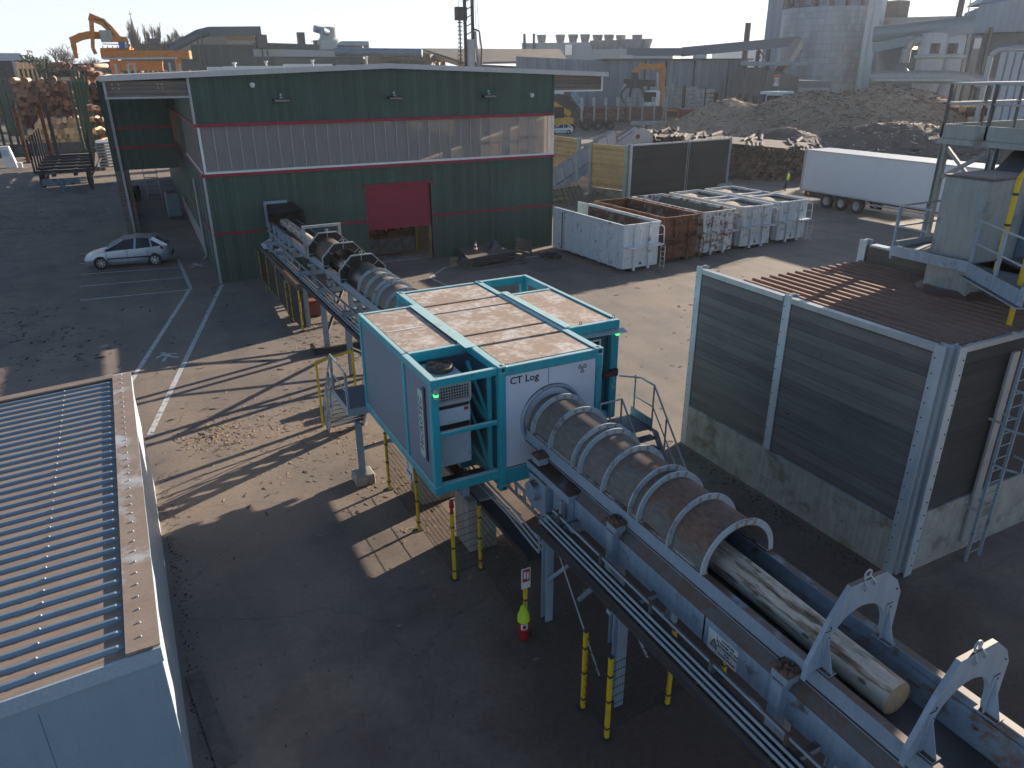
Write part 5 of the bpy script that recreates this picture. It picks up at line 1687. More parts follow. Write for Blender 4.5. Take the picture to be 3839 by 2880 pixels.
# caged ladder against the front wall
ld = thing('caged_ladder', 'tall caged steel ladder standing against the dark plank wall of the bunker', 'ladder', (14.6, 7.0, 0))
b = MB()
for u in (14.38, 14.84):
    b.box(u - .02, u + .02, 6.97, 7.03, 0, 6.8)
b.build('side_rail', M['steel_b'], ld)
b = MB()
for k in range(24):
    b.tube((14.38, 7.0, .2 + .28 * k), (14.84, 7.0, .2 + .28 * k), .014, 6)
b.build('rung', M['steel_b'], ld)
b = MB()
for k in range(6):
    z = 2.4 + .8 * k
    for i in range(8):
        a0, a1 = math.pi + math.pi * i / 8, math.pi + math.pi * (i + 1) / 8
        b.bar((14.61 + .36 * math.cos(a0), 6.95 + .7 * math.sin(a0), z), (14.61 + .36 * math.cos(a1), 6.95 + .7 * math.sin(a1), z), .012, .05)
for i in (2, 4, 6):
    a0 = math.pi + math.pi * i / 8
    x, y = 14.61 + .36 * math.cos(a0), 6.95 + .7 * math.sin(a0)
    b.bar((x, y, 2.4), (x, y, 6.5), .04, .012)
b.build('cage', M['steel_b'], ld)
b = MB()
for z in (1.2, 3.2, 5.0):
    b.box(14.36, 14.40, 7.03, 7.30, z, z + .04).box(14.82, 14.86, 7.03, 7.30, z, z + .04)
b.box(14.5, 14.72, 7.24, 7.29, .3, 4.6)
b.build('wall_bracket', M['galv'], ld)
# white filter housing further right
df = thing('filter_housing', 'tall pale corrugated filter housing with bent edge pipe, far right', 'filter', (100, 55, 0))
b = MB()
for k in range(10):
    b.box(94 + 1.0 * k, 94.8 + 1.0 * k, 47.9, 48.2, 0, 11.2).box(93.7, 94, 48.2 + .9 * k, 48.9 + .9 * k, 0, 11.2)
b.box(94, 104, 48.2, 57.2, 0, 11.3)
b.build('sheet_housing', mk('pale corrugated sheet', (.46, .50, .54), .5, .1, var=.08, streak=.15), df)
b = MB().path([(93.3, 57.9, 0), (93.3, 57.9, 10.9), (93.6, 57.4, 11.5), (94.8, 56.0, 11.75), (101, 48.4, 11.75)], .3, 10)
b.build('vent_pipe', M['galv'], df, smooth=True)
MB().box(93, 105, 46.2, 55, 12.2, 12.5).build('canopy', M['steel_d'], df)

# ================================================================ hook-lift containers
cwhite = mk('white container paint', (.68, .72, .74), .5, var=.08, fine=.04, streak=.12, dirt=(.20, .10, .06), amount=.12, dscale=3.5)
cwhite2 = mk('dirty white container paint', (.54, .58, .60), .55, var=.15, streak=.25, dirt=(.17, .08, .045), amount=.22, dscale=3)
cpatch = mk('white paint peeling to rust', (.60, .62, .62), .6, var=.12, streak=.2, dirt=(.14, .045, .025), amount=.5, dscale=3.2)
cin_r = mk('rust stained container inside', (.10, .055, .045), .8, var=.35, streak=.35, dirt=(.16, .17, .17), amount=.3, dscale=1.6)
cin_b = mk('grey blue container inside', (.13, .16, .16), .7, var=.2, streak=.3, dirt=(.10, .05, .03), amount=.4, dscale=2)
sawd = mk('sawdust load', (.47, .36, .26), .95, var=.15, scale=3, bmp=.3)
Lc, Wc, Hc = 6.35, 2.28, 2.38


def hook_container(lab, u, v, rz, mat, inside, door_open=False, load=False, frontladder=True):
    t = thing('hooklift_container', lab, 'container', (u, v, 0), R_(rz), 'hook lift containers in a row')
    b = MB()
    zb = .22
    # side walls, front wall, rear door, floor
    b.box(0, .06, .02, Lc, zb, Hc).box(Wc - .06, Wc, .02, Lc, zb, Hc)
    b.box(.06, Wc - .06, 0, .06, zb, Hc)
    b.box(.06, Wc - .06, .06, Lc, zb, zb + .08)
    if not door_open:
        b.box(.06, Wc - .06, Lc - .07, Lc, zb, Hc)
    b.build('body', mat, t, local=True)
    b = MB()
    n = 8
    for i in range(n):
        y = .35 + (Lc - .6) * i / (n - 1)
        b.box(-.07, 0, y - .035, y + .035, zb - .02, Hc - .1).box(Wc, Wc + .07, y - .035, y + .035, zb - .02, Hc - .1)
    b.build('side_rib', mat, t, local=True)
    b = MB().box(-.08, .02, 0, Lc, Hc - .03, Hc + .09).box(Wc - .02, Wc + .08, 0, Lc, Hc - .03, Hc + .09).box(.02, Wc - .02, -.05, .06, Hc - .03, Hc + .085)
    if not door_open:
        b.box(.02, Wc - .02, Lc - .08, Lc + .02, Hc - .03, Hc + .085)
    b.build('top_rim', mat, t, local=True)
    MB().box(.063, .07, .07, Lc - .08, zb + .1, Hc - .04).box(Wc - .07, Wc - .063, .07, Lc - .08, zb + .1, Hc - .04).box(.08, Wc - .08, .063, .07, zb + .1, Hc - .04).box(.1, Wc - .1, .1, Lc - .1, zb + .081, zb + .09).build('lining', inside, t, local=True)
    # hook frame on the front
    b = MB().box(.62, .72, -.12, 0, .1, Hc - .05).box(Wc - .72, Wc - .62, -.12, 0, .1, Hc - .05)
    b.box(.05, .95, -.36, -.05, 1.30, 1.37).box(Wc - .9, Wc + .05, -.40, -.05, 1.30, 1.37)
    b.box(.75, Wc - .75, -.1, 0, 1.22, 1.28).box(.05, Wc - .05, -.05, 0, 1.26, 1.36)
    b.build('hook_frame', mat, t, local=True)
    b = MB()
    b.path([(.70, -.05, Hc + .02), (.74, -.3, Hc - .03), (.82, -.34, Hc - .2), (.82, -.34, 1.37)], .025, 7)
    b.path([(Wc - .75, -.30, Hc - .1), (Wc - .75, -.34, 1.37)], .02, 7).path([(Wc - .75, -.3, Hc - .1), (Wc - .1, -.3, Hc - .06), (Wc + .06, -.3, Hc - .2), (Wc + .06, -.34, 1.37)], .025, 7)
    b.tube((Wc - .75, -.32, 1.85), (Wc + .06, -.32, 1.85), .015, 6).tube((.1, -.08, 1.85), (.82, -.34, 1.85), .015, 6)
    b.build('guard_rail', mat, t, local=True)
    if frontladder:
        b = MB().tube((Wc + .02, -.2, 1.3), (Wc + .02, -.2, .1), .018, 6).tube((Wc + .02, -.52, 1.3), (Wc + .02, -.52, .1), .018, 6)
        for k in range(5):
            b.tube((Wc + .02, -.2, .2 + .25 * k), (Wc + .02, -.52, .2 + .25 * k), .014, 6)
        b.build('ladder', mat, t, local=True)
    b = MB()
    for z in (.55, .95, 1.35, 1.75):
        b.tube((-.05, 1.95, z), (-.05, 2.45, z), .016, 6).tube((-.05, 5.25, z), (-.05, 5.75, z), .016, 6)
    b.build('side_rung', M['rust'] if mat is not cwhite else mat, t, local=True)
    b = MB().box(.55, .7, .1, Lc - .2, .06, .22).box(Wc - .7, Wc - .55, .1, Lc - .2, .06, .22)
    for y in (.25, Lc - .4):
        b.tube((.5, y, .1), (.75, y, .1), .1, 12).tube((Wc - .75, y, .1), (Wc - .5, y, .1), .1, 12)
    b.build('skid', M['darkmetal'], t, local=True)
    MB().box(1.05, 1.22, -.006, 0, .35, .45).box(1.0, 1.06, -.125, -.121, .5, .56).build('latch', M['rust'], t, local=True)
    if door_open:
        d = MB().box(-.14, -.08, Lc - 1.0, Lc + .02, zb, Hc + .05).build('door', mat, t, local=True)
        MB().box(-.165, -.14, Lc - .98, Lc - .9, zb + .1, Hc - .05).box(-.06, -.0, Lc - 1.08, Lc - 1.0, Hc - .1, Hc - .03).build('hinge', M['steel_d'], d, local=True)
        MB().box(Wc, Wc + .06, Lc, Lc + 1.1, zb, Hc + .05).build('door', mat, t, local=True)
    if load:
        b = MB()
        nx, ny = 10, 24
        vs = [(.07 + (Wc - .14) * i / nx, .07 + (Lc - .14) * j / ny, Hc - .20 + .16 * math.sin(math.pi * i / nx) * (.6 + .4 * math.sin(j * .9)) + .02 * math.sin(i * 3 + j * 5)) for j in range(ny + 1) for i in range(nx + 1)]
        b.add(vs, [(j * (nx + 1) + i, j * (nx + 1) + i + 1, (j + 1) * (nx + 1) + i + 1, (j + 1) * (nx + 1) + i) for j in range(ny) for i in range(nx)])
        b.build('sawdust', sawd, t, local=True, smooth=True)
        MB().box(.02, Wc - .02, 2.55, 2.72, Hc - .04, Hc + .07).box(.02, Wc - .02, 3.5, 3.67, Hc - .04, Hc + .07).build('cross_bar', mat, t, local=True)
    return t


hook_container('white hook lift container with open end door, nearest the green hall', 21.9, 30.1, 2.2, cwhite, cin_r, door_open=True)
hook_container('fully rusty brown open hook lift container, second in the row', 24.98, 30.75, 1.8, M['rust'], cin_r)
hook_container('open hook lift container with white paint peeling to rust, third in the row', 27.78, 31.0, 1.5, cpatch, cin_b, frontladder=False)
hook_container('white sawdust filled hook lift container beside the peeling one, with red rust spots', 30.85, 31.2, 1.2, cwhite2, cin_b, load=True, frontladder=False)
hook_container('white sawdust filled hook lift container at the right end of the row, with ladder', 33.9, 31.4, 1.2, cwhite2, cin_b, load=True)

# ================================================================ plank walls and elevating conveyor behind the containers
pw = thing('plank_wall', 'dark and tan plank wall between pale steel posts behind the container row', 'wall', (38, 50, 0))
MB().bar((34.95, 53.0, 2.35), (35.95, 49.45, 2.35), .14, 3.4).build('plank_panel', M['wood_t'], pw)
MB().bar((36.1, 49.40, 2.05), (47.2, 50.3, 2.05), .14, 4.0).build('plank_panel', M['wood_x'], pw)
MB().bar((34.92, 53.05, .3), (35.95, 49.42, .3), .3, .64).build('concrete_base', M['concrete'], pw)
for (u, v) in ((34.9, 53.1), (42.3, 49.9), (47.2, 50.3)):
    MB().ibeam((u, v, 0), (u, v, 4.2), .26, .24, .02, (1, .2, 0)).build('post', ped, pw)
MB().ibeam((35.85, 49.50, 0), (35.85, 49.50, 4.15), .26, .24, .02, (1, .2, 0)).ibeam((36.1, 49.36, 0), (36.1, 49.36, 4.2), .26, .2, .02, (0, 1, 0)).build('post', ped, pw)
MB().bar((36.1, 49.36, 4.12), (47.2, 50.26, 4.12), .2, .12).build('top_edging', M['galv'], pw)
pw2 = thing('plank_wall', 'tan plank wall with mossy concrete steps beside the green hall', 'wall', (33, 57, 0))
MB().box(35.85, 35.99, 56.8, 64, 1.0, 4.1).build('plank_panel', M['wood_t'], pw2)  # bright tan is the planks' own colour
MB().ibeam((35.9, 56.65, 0), (35.9, 56.65, 4.2), .3, .26, .02, (1, 0, 0)).ibeam((33.0, 52.3, 0), (33.0, 52.3, 3.4), .2, .2, .02, (1, 0, 0)).build('post', ped, pw2)
MB().box(27.5, 33.4, 52.2, 52.8, 0, .75).box(27.2, 32.4, 51.4, 52.2, 0, .5).box(27.0, 31.6, 50.4, 51.4, 0, .25).build('concrete_step', mk('mossy concrete', (.30, .26, .18), .9, var=.25, dirt=(.14, .13, .07), amount=.4, dscale=1.5), pw2)
MB().box(27, 35.8, 56.2, 56.3, 0, 2.6).build('plank_panel', M['wood_t'], pw2)
ec = thing('elevating_conveyor', 'conveyor with stepped dusty covers rising behind the plank wall to a drop head', 'conveyor', (35, 54.6, 0))
V_ = 54.6
tz = lambda u: 1.98 + .525 * (u - 32.14)
cover = mk('pale cover plate', (.34, .37, .40), .5, .1, var=.12, top=(.33, .25, .19), topamt=1.2)
u = 30.4
while u < 37.6:
    z = tz(u)
    MB().hexa([(u, V_ - .85, z - 1.0), (u + .78, V_ - .85, z - .62), (u + .78, V_ + .6, z - .62), (u, V_ + .6, z - 1.0)],
              [(u, V_ - .45, z), (u + .80, V_ - .45, z + .33), (u + .80, V_ + .4, z + .33), (u, V_ + .4, z)]).build('cover', cover, ec)
    u += .83
MB().bar((30.0, V_ - .9, tz(30.0) - 1.12), (39.6, V_ - .9, tz(39.6) - 1.12), .08, .16).bar((30.0, V_ - .85, tz(30) - 1.5), (39.6, V_ - .85, tz(39.6) - 1.5), .1, .5).build('side_beam', M['steel_b'], ec)
MB().bar((30.0, V_ - .1, tz(30.0) - 1.45), (39.6, V_ - .1, tz(39.6) - 1.45), 1.3, .35).build('trough', M['darkmetal'], ec)
b = MB()
for k in range(5):
    u = 31 + 1.7 * k
    b.bar((u, V_ - .93, tz(u) - 1.0), (u + .18, V_ - .93, tz(u) - 1.75), .1, .08)
b.build('strut', M['steel'], ec)
MB().bar((37.9, V_ - .7, 4.25), (39.6, V_ - .7, 5.1), .5, .2).bar((38.2, V_ - .3, 3.9), (39.8, V_ - .3, 4.7), .7, .2).build('belt_end', M['steel'], ec)
pts = [(39.5, 4.65), (40.0, 5.0), (40.5, 5.05), (41.1, 4.75), (41.5, 4.4), (41.55, 2.9), (39.3, 2.9), (39.35, 4.2)]
MB().prism(pts, 'y', V_ - .95, V_ - .90).prism(pts, 'y', V_ + .5, V_ + .55).build('head_plate', M['galv'], ec)
MB().tube((39.9, V_ - 1.0, 4.35), (39.9, V_ + .5, 4.35), .2, 12).build('head_shaft', M['rust'], ec)
b = MB()
b.tube((36.5, V_ - .8, 0), (36.8, V_ - .8, 2.7), .05, 6).tube((37.6, V_ - .8, 0), (37.0, V_ - .8, 2.7), .05, 6).box(39.5, 39.7, V_ - .6, V_ - .4, 0, 3.5)
b.build('support', M['galv'], ec)
for i, (u, v, rz, tl) in enumerate(((30.6, 48.9, 20, .5), (31.6, 49.4, 12, .55))):
    t = thing('pallet', ('old pallet leaning against the concrete steps, left one of two', 'old pallet leaning against the concrete steps, right one of two')[i], 'pallet', (u, v, 0), R_(rz), 'leaning pallets')
    m = MB()
    for k in range(7):
        m.box(-.6, .6, -.02, .02, .08 + .2 * k, .2 + .2 * k)
    for x in (-.55, 0, .5):
        m.box(x, x + .1, .02, .12, .02, 1.5)
    m.xf(Matrix.Rotation(-tl, 4, 'X'))
    m.build('boards', M['pallet'], t, local=True)

# ================================================================ junk by the facade
ps_ = thing('steel_plate_stack', 'stack of dusty dark plates on timbers in front of the green facade', 'plate stack', (17, 36, 0))
pts = [(15.35, 34.7), (18.3, 35.05), (18.0, 37.3), (15.9, 37.4)]
for k in range(4):
    z = .14 + .11 * k
    s = .03 * (k % 2)
    MB().hexa([(x + s, y - s, z) for x, y in pts], [(x + s, y - s, z + .075) for x, y in pts]).build('plate', mk('dusty plate', (.075, .068, .062), .7, .2, var=.3, top=(.17, .14, .12), topamt=1.0), ps_)
MB().box(15.3, 18.6, 34.3, 34.5, 0, .14).box(15.8, 18.3, 36.8, 37.0, 0, .14).bar((17.3, 34.3, .08), (19.0, 35.3, .08), .2, .1).build('timber', M['pallet'], ps_)
co = thing('traffic_cone', 'red and white traffic cone standing on the dusty plate stack', 'cone', (16.35, 35.9, .55))
MB().box(16.2, 16.5, 35.75, 36.05, .555, .59).build('base', M['safety_red'], co)
for i, (r0, r1, z0, z1, m) in enumerate(((.125, .10, .59, .72, 'safety_red'), (.10, .083, .72, .82, 'white'), (.083, .067, .82, .92, 'safety_red'), (.067, .05, .92, 1.02, 'white'), (.05, .03, 1.02, 1.14, 'safety_red'))):
    MB().lathe([(r0, z0), (r1, z1)] + ([(0, z1)] if i == 4 else []), (16.35, 35.9, 0), 14).build('band', M[m], co, smooth=True)
tag(MB().hexa([(17.3, 35.9, .555), (17.95, 35.7, .555), (18.0, 36.3, .555), (17.4, 36.5, .555)], [(17.55, 36.0, 1.05), (17.62, 35.98, 1.05), (17.62, 36.1, 1.05), (17.56, 36.1, 1.05)]).build('steel_bracket', M['steel_d'], loc=(17.6, 36.1, .55)), 'tapered dark steel offcut on the plate stack', 'scrap')
tag(MB().bar((16.0, 36.5, .60), (18.9, 37.2, .66), .09, .07).build('plank', M['pallet'], loc=(17.4, 36.8, .6)), 'long rough plank lying across the plate stack', 'plank')
t = thing('pallet', 'slatted pallet leaning on the left end of the plate stack', 'pallet', (15.2, 34.9, 0), R_(-60), 'pallets by the green facade')
m = MB()
for k in range(6):
    m.box(-.4, .4, -.02, .02, .02 + .1 * k, .1 + .1 * k)
for x in (-.38, .3):
    m.box(x, x + .08, .02, .1, 0, .62)
m.xf(Matrix.Rotation(-.5, 4, 'X'))
m.build('boards', M['pallet'], t, local=True)
t = thing('pallet', 'pallet standing upright against the green facade', 'pallet', (19.5, 36.35, 0), R_(-72), 'pallets by the green facade')
m = MB()
for k in range(5):
    m.box(-.6, .6, -.02, .01, .04 + .17 * k, .17 + .17 * k)
for x in (-.58, -.05, .5):
    m.box(x, x + .09, .01, .11, 0, .9)
m.build('boards', M['pallet'], t, local=True)
t = thing('pallet', 'dark pallets lying flat on the yard near the white container', 'pallet', (20.5, 35.05, 0), R_(-10), 'pallets by the green facade')
m = MB()
for k in range(5):
    m.box(-.55, .55, -.5 + .22 * k, -.36 + .22 * k, .12, .14)
for x in (-.5, -.05, .42):
    m.box(x, x + .09, -.5, .52, .0, .12)
m.box(-.1, .1, -.45, .5, .141, .22).box(.3, .5, -.5, .4, .141, .17)
m.build('boards', mk('black old pallet', (.045, .042, .04), .85, var=.3), t, local=True)
tag(MB().lathe([(0, .42), (.24, .42), (.25, .2), (.27, 0)], (15.0, 35.75, 0), 14).build('log_stump', M['logend'], loc=(15.0, 35.75, 0)), 'short pale log stump beside the plate stack', 'stump')

# ================================================================ metal shed, lower left
sh = thing('metal_shed', 'metal shed with dusty ribbed roof at the lower left edge', 'shed', (-4, 13.5, 0))
shm = mk('smooth blue grey sheet wall', (.30, .40, .47), .42, .15, var=.05, fine=.04, streak=.06)
SU, SV0, SV1 = -.66, 8.42, 18.6
zr = lambda u: 2.99 + .05 * (u - SU)
MB().box(SU - .1, SU, SV0 + .1, SV1, 0, 2.78).build('side_wall', mk('pale side sheet', (.52, .55, .57), .4, .15, var=.06, streak=.08), sh)
b = MB().add([(SU - .0, SV0, 0), (SU, SV0, 2.78), (-9, SV0, 2.3), (-9, SV0, 0), (SU, SV0 + .1, 0), (SU, SV0 + .1, 2.78), (-9, SV0 + .1, 2.3), (-9, SV0 + .1, 0)], [(0, 1, 2, 3), (4, 7, 6, 5), (0, 4, 5, 1), (3, 2, 6, 7)])
b.build('front_wall', shm, sh)
b = MB()
for u in (-2.05, -3.05, -4.05):
    b.box(u - .004, u + .004, SV0 - .004, SV0, 0, 2.55)
b.build('panel_joint', mk('joint shadow gap', (.12, .17, .2), .6), sh)
b = MB().add([(SU + .03, SV0 - .03, zr(SU)), (-9, SV0 - .03, zr(-9)), (-9, SV0 - .03, zr(-9) - .22), (SU + .03, SV0 - .03, zr(SU) - .22), (SU + .03, SV0, zr(SU)), (-9, SV0, zr(-9)), (-9, SV0, zr(-9) - .22), (SU + .03, SV0, zr(SU) - .22)], [(0, 1, 2, 3), (4, 7, 6, 5), (0, 4, 5, 1), (3, 2, 6, 7), (0, 3, 7, 4)])
b.box(SU + .004, SU + .03, SV0 + .004, SV1 + .05, 2.76, zr(SU) + .0)
b.build('edge_sheet', mk('blue grey edge sheet', (.38, .48, .55), .42, .15, var=.05), sh)
MB().box(SU - .05, SU + .012, SV0 + .005, SV0 + .1, 0, 2.75).build('corner_trim', mk('blue grey corner trim', (.40, .50, .57), .42, .15, var=.05), sh)


def shedroof():
    m, nt, b, oc = new_mat('dusty ribbed metal roof')
    n1 = noise(nt, oc, .5, 5, .65)
    n2 = noise(nt, vmul(nt, oc, (.8, 9, 1)), 3, 5, .7)
    dust = mix(nt, rng(nt, n2, .3, .7), (0.20, 0.145, 0.11), (0.33, 0.25, 0.19))
    f = rng(nt, mth(nt, 'ADD', mth(nt, 'MULTIPLY', n1, .5), mth(nt, 'MULTIPLY', n2, .5)), .56, .68)
    c = mix(nt, mth(nt, 'MULTIPLY', f, .5), dust, (.30, .32, .33))
    setb(nt, b, c, .75)
    return m


M['shedroof'] = shedroof()
b = MB()
b.hexa([(-9, SV0, zr(-9) - .02), (SU, SV0, zr(SU) - .02), (SU, SV1, zr(SU) - .02), (-9, SV1, zr(-9) - .02)], [(-9, SV0, zr(-9)), (SU, SV0, zr(SU)), (SU, SV1, zr(SU)), (-9, SV1, zr(-9))])
b.build('roof', M['shedroof'], sh)
rbm = mk('bare blue grey rib', (.19, .26, .32), .4, .25, var=.08, fine=.05)
v = SV0 + .22
ribs = MB()
while v < SV1 - .3:
    pr = [(v - .05, 0), (v - .02, .045), (v + .02, .045), (v + .05, 0)]
    ue = SU - .36
    A = [(-9, y, zr(-9) + z + .001) for y, z in pr]
    Bq = [(ue - .1, y, zr(ue - .1) + z + .001) for y, z in pr]
    Ce = [(ue, y, zr(ue) + .002) for y, z in pr]
    ribs.add(A + Bq + Ce, [(0, 1, 5, 4), (1, 2, 6, 5), (2, 3, 7, 6), (4, 5, 9, 8), (5, 6, 10, 9), (6, 7, 11, 10)])
    v += .29
ribs.build('roof_rib', rbm, sh)
b = MB().hexa([(SU - .36, SV0, zr(SU) - .01), (SU + .03, SV0, zr(SU) + .02), (SU + .03, SV1 + .05, zr(SU) + .02), (SU - .36, SV1 + .05, zr(SU) - .01)],
              [(SU - .36, SV0, zr(SU) + .035), (SU + .03, SV0, zr(SU) + .04), (SU + .03, SV1 + .05, zr(SU) + .04), (SU - .36, SV1 + .05, zr(SU) + .035)])
b.hexa([(-9, SV1 - .2, zr(-9) + .02), (SU - .37, SV1 - .2, zr(SU) + .01), (SU - .37, SV1 + .05, zr(SU) + .01), (-9, SV1 + .05, zr(-9) + .02)], [(-9, SV1 - .2, zr(-9) + .06), (SU - .37, SV1 - .2, zr(SU) + .05), (SU - .37, SV1 + .05, zr(SU) + .05), (-9, SV1 + .05, zr(-9) + .06)])
b.build('ridge_flashing', mk('dusty flashing', (.27, .205, .16), .6, .1, var=.15, dirt=(.42, .42, .42), amount=.25, dscale=1.2), sh)
sc = MB()
v = SV0 + .25
while v < SV1:
    sc.lathe([(.018, 0), (.014, .014), (0, .018)], (SU - .18, v, zr(SU) + .04), 7)
    sc.lathe([(.018, 0), (.014, .016), (0, .02)], (SU - 1.35, v - .03, zr(SU - 1.35) + .046), 7)
    v += .29
sc.build('screw', M['galv'], sh)
tag(MB().bar((-.45, 11.2, .02), (-.2, 9.0, .02), .28, .035).build('plank', M['pallet'], loc=(-.3, 10.1, 0)), 'dusty plank lying on the ground along the metal shed', 'plank')

# ================================================================ white trailer and the worker
tl = thing('box_trailer', 'long white box semi trailer parked beyond the plank bunker', 'trailer', (47.6, 34, 0))
MB().box(46.35, 48.85, 27.6, 41.15, 1.12, 3.98).build('box_body', mk('white trailer skin', (.60, .64, .70), .35, var=.04, fine=.02), tl, bevel=.04)
MB().box(46.3, 48.9, 27.55, 41.2, 3.93, 4.02).box(46.3, 48.9, 41.15, 41.25, 1.1, 4.0).box(46.32, 48.88, 27.55, 41.2, 1.05, 1.13).build('frame_rail', M['fascia'], tl)
b = MB().box(46.9, 47.1, 27.8, 41, .85, 1.05).box(48.1, 48.3, 27.8, 41, .85, 1.05).box(46.5, 48.7, 38, 40.9, .6, 1.04)
b.build('chassis', M['darkmetal'], tl)
for i, v in enumerate((38.75, 37.42, 36.1)):
    for (u0, u1) in ((46.4, 46.75), (48.45, 48.8)):
        w_ = MB().lathe([(.3, u0), (.48, u0), (.52, u0 + .06), (.52, u1 - .06), (.48, u1), (.3, u1)], (0, v, .52), 20, 'x').build('wheel', M['tyre'], tl, smooth=True)
        if i < 2 or True:
            MB().lathe([(.0, u0 + .06), (.12, u0 + .03), (.14, u0 + .1), (.30, u0 + .04)], (0, v, .52), 14, 'x').build('rim', M['galv'], w_, smooth=True)
MB().box(46.38, 46.42, 29.5, 35.3, .45, .57).box(46.38, 46.42, 29.5, 35.3, .75, .85).box(46.36, 46.4, 35.2, 35.3, .45, 1.05).box(46.36, 46.4, 32.3, 32.4, .45, 1.05).build('side_guard', M['galv'], tl)
MB().box(46.6, 46.7, 28.8, 28.9, 0, 1.05).box(46.5, 46.9, 28.6, 29.1, 0, .04).build('landing_leg', M['steel_d'], tl)
MB().box(46.34, 46.36, 40.3, 40.5, .78, .95).build('reflector', M['yellow'], tl)

def person(lab, u, v, h, rz, vest):
    """standing figure grown from a jointed skeleton"""
    t = thing('person', lab, 'person', (u, v, 0), R_(rz))
    s = h / 1.78
    J = {'pel': (0, 0, .95, .145), 'wai': (0, 0, 1.10, .14), 'che': (0, .0, 1.32, .165), 'nek': (0, 0, 1.50, .06), 'hed': (0, .02, 1.62, .095), 'top': (0, .01, 1.72, .075),
         'hl': (.10, 0, .90, .10), 'kl': (.12, .05, .50, .068), 'al': (.12, -.02, .09, .05), 'tl': (.13, .13, .045, .04),
         'hr': (-.10, 0, .90, .10), 'kr': (-.13, -.10, .50, .068), 'ar': (-.13, -.28, .12, .05), 'tr': (-.14, -.14, .045, .04),
         'sl': (.20, 0, 1.42, .07), 'el': (.26, -.04, 1.14, .05), 'wl': (.22, .14, .96, .035), 'nl': (.20, .20, .90, .04),
         'sr': (-.20, 0, 1.42, .07), 'er': (-.26, .0, 1.14, .05), 'wr': (-.15, .2, 1.08, .035), 'nr': (-.09, .25, 1.10, .04)}
    E_ = [('pel', 'wai'), ('wai', 'che'), ('che', 'nek'), ('nek', 'hed'), ('hed', 'top'), ('pel', 'hl'), ('hl', 'kl'), ('kl', 'al'), ('al', 'tl'), ('pel', 'hr'), ('hr', 'kr'), ('kr', 'ar'), ('ar', 'tr'),
          ('che', 'sl'), ('sl', 'el'), ('el', 'wl'), ('wl', 'nl'), ('che', 'sr'), ('sr', 'er'), ('er', 'wr'), ('wr', 'nr')]
    ks = list(J)
    me = bpy.data.meshes.new('body')
    me.from_pydata([tuple(c * s for c in J[k][:3]) for k in ks], [(ks.index(a), ks.index(b)) for a, b in E_], [])
    me.materials.append(mk('dark work clothes', (.03, .035, .045), .85, var=.2))
    o = bpy.data.objects.new('body', me)
    C.objects.link(o)
    o.parent = t
    sk = o.modifiers.new('skin', 'SKIN')
    for i, k in enumerate(ks):
        r = J[k][3] * s
        me.skin_vertices[0].data[i].radius = (r, r * (.72 if k in ('pel', 'wai', 'che') else 1))
    me.skin_vertices[0].data[0].use_root = True
    sb2 = o.modifiers.new('sub', 'SUBSURF')
    sb2.levels = sb2.render_levels = 1
    MB().lathe([(.175, .98), (.175, 1.15), (.20, 1.32), (.16, 1.46), (.09, 1.50)], (0, 0, 0), 16).xf(Matrix.Diagonal((s * 1.08, s * .85, s, 1))).build('vest', vest, t, local=True, smooth=True)
    skin_ = mk('skin', (.45, .28, .2), .6)
    MB().lathe([(0, 1.50), (.055, 1.52), (.085, 1.60), (.088, 1.66), (.0, 1.70)], (0, .035, 0), 14).xf(Matrix.Scale(s, 4)).build('face', skin_, t, local=True, smooth=True)
    MB().lathe([(.102, 1.65), (.10, 1.70), (.07, 1.76), (0, 1.78)], (0, 0, 0), 14).xf(Matrix.Scale(s, 4)).build('hair', mk('dark hair', (.02, .015, .012), .8), t, local=True, smooth=True)
    return t


person('worker in a yellow hi vis vest and dark trousers walking behind the white trailer', 50.2, 46.2, 1.72, 200, M['hivis'])
# stones at the foot of the log stack
for i, (u, v, s) in enumerate(((46.6, 50.0, .55), (47.9, 48.9, .35), (48.5, 51.2, .3))):
    tag(MB().lathe([(0, 0), (s, .02), (s * 1.05, s * .4), (s * .7, s * .75), (0, s * .8)], (u, v, 0), 9).build('boulder', M['concrete'], loc=(u, v, 0)), ('large pale boulder at the foot of the dark log stack', 'middle boulder between the large one and the worker', 'smallest stone near the worker')[i], 'stone', 'boulders by the log stack')
# ================================================================ log yard on the left
def logs_mesh(r, L, nm, bark, end, n=10):
    m = MB()
    for t_ in (0, 1):
        m.v += [(r * (1 + .05 * math.sin(2 * i + r * 40)) * math.cos(2 * math.pi * i / n), t_ * L, r * (1 + .05 * math.cos(3 * i)) * math.sin(2 * math.pi * i / n)) for i in range(n)]
    m.f += [(i, (i + 1) % n, n + (i + 1) % n, n + i) for i in range(n)] + [tuple(range(n)), tuple(range(2 * n - 1, n - 1, -1))]
    me = bpy.data.meshes.new(nm)
    me.from_pydata(m.v, [], m.f)
    bmf(me)
    me.materials.append(bark)
    me.materials.append(end)
    for p in me.polygons:
        p.material_index = 1 if len(p.vertices) > 4 else 0
        p.use_smooth = len(p.vertices) == 4
    return me


bk_red = mk('red brown bark', (.20, .10, .062), .9, var=.4, scale=3)
bk_pale = mk('pale peeled bark', (.62, .43, .28), .85, var=.3, scale=3)
def log_tint(m, lo, hi):
    nt = m.node_tree
    b = nt.nodes['Principled BSDF']
    src = b.inputs['Base Color'].links[0].from_socket
    oi = nt.nodes.new('ShaderNodeObjectInfo')
    k = rng(nt, oi.outputs['Random'], 0, 1, lo, hi)
    c = nd(nt, 'ShaderNodeVectorMath', {0: src, 1: k}, operation='MULTIPLY').outputs[0]
    nt.links.new(c, b.inputs['Base Color'])


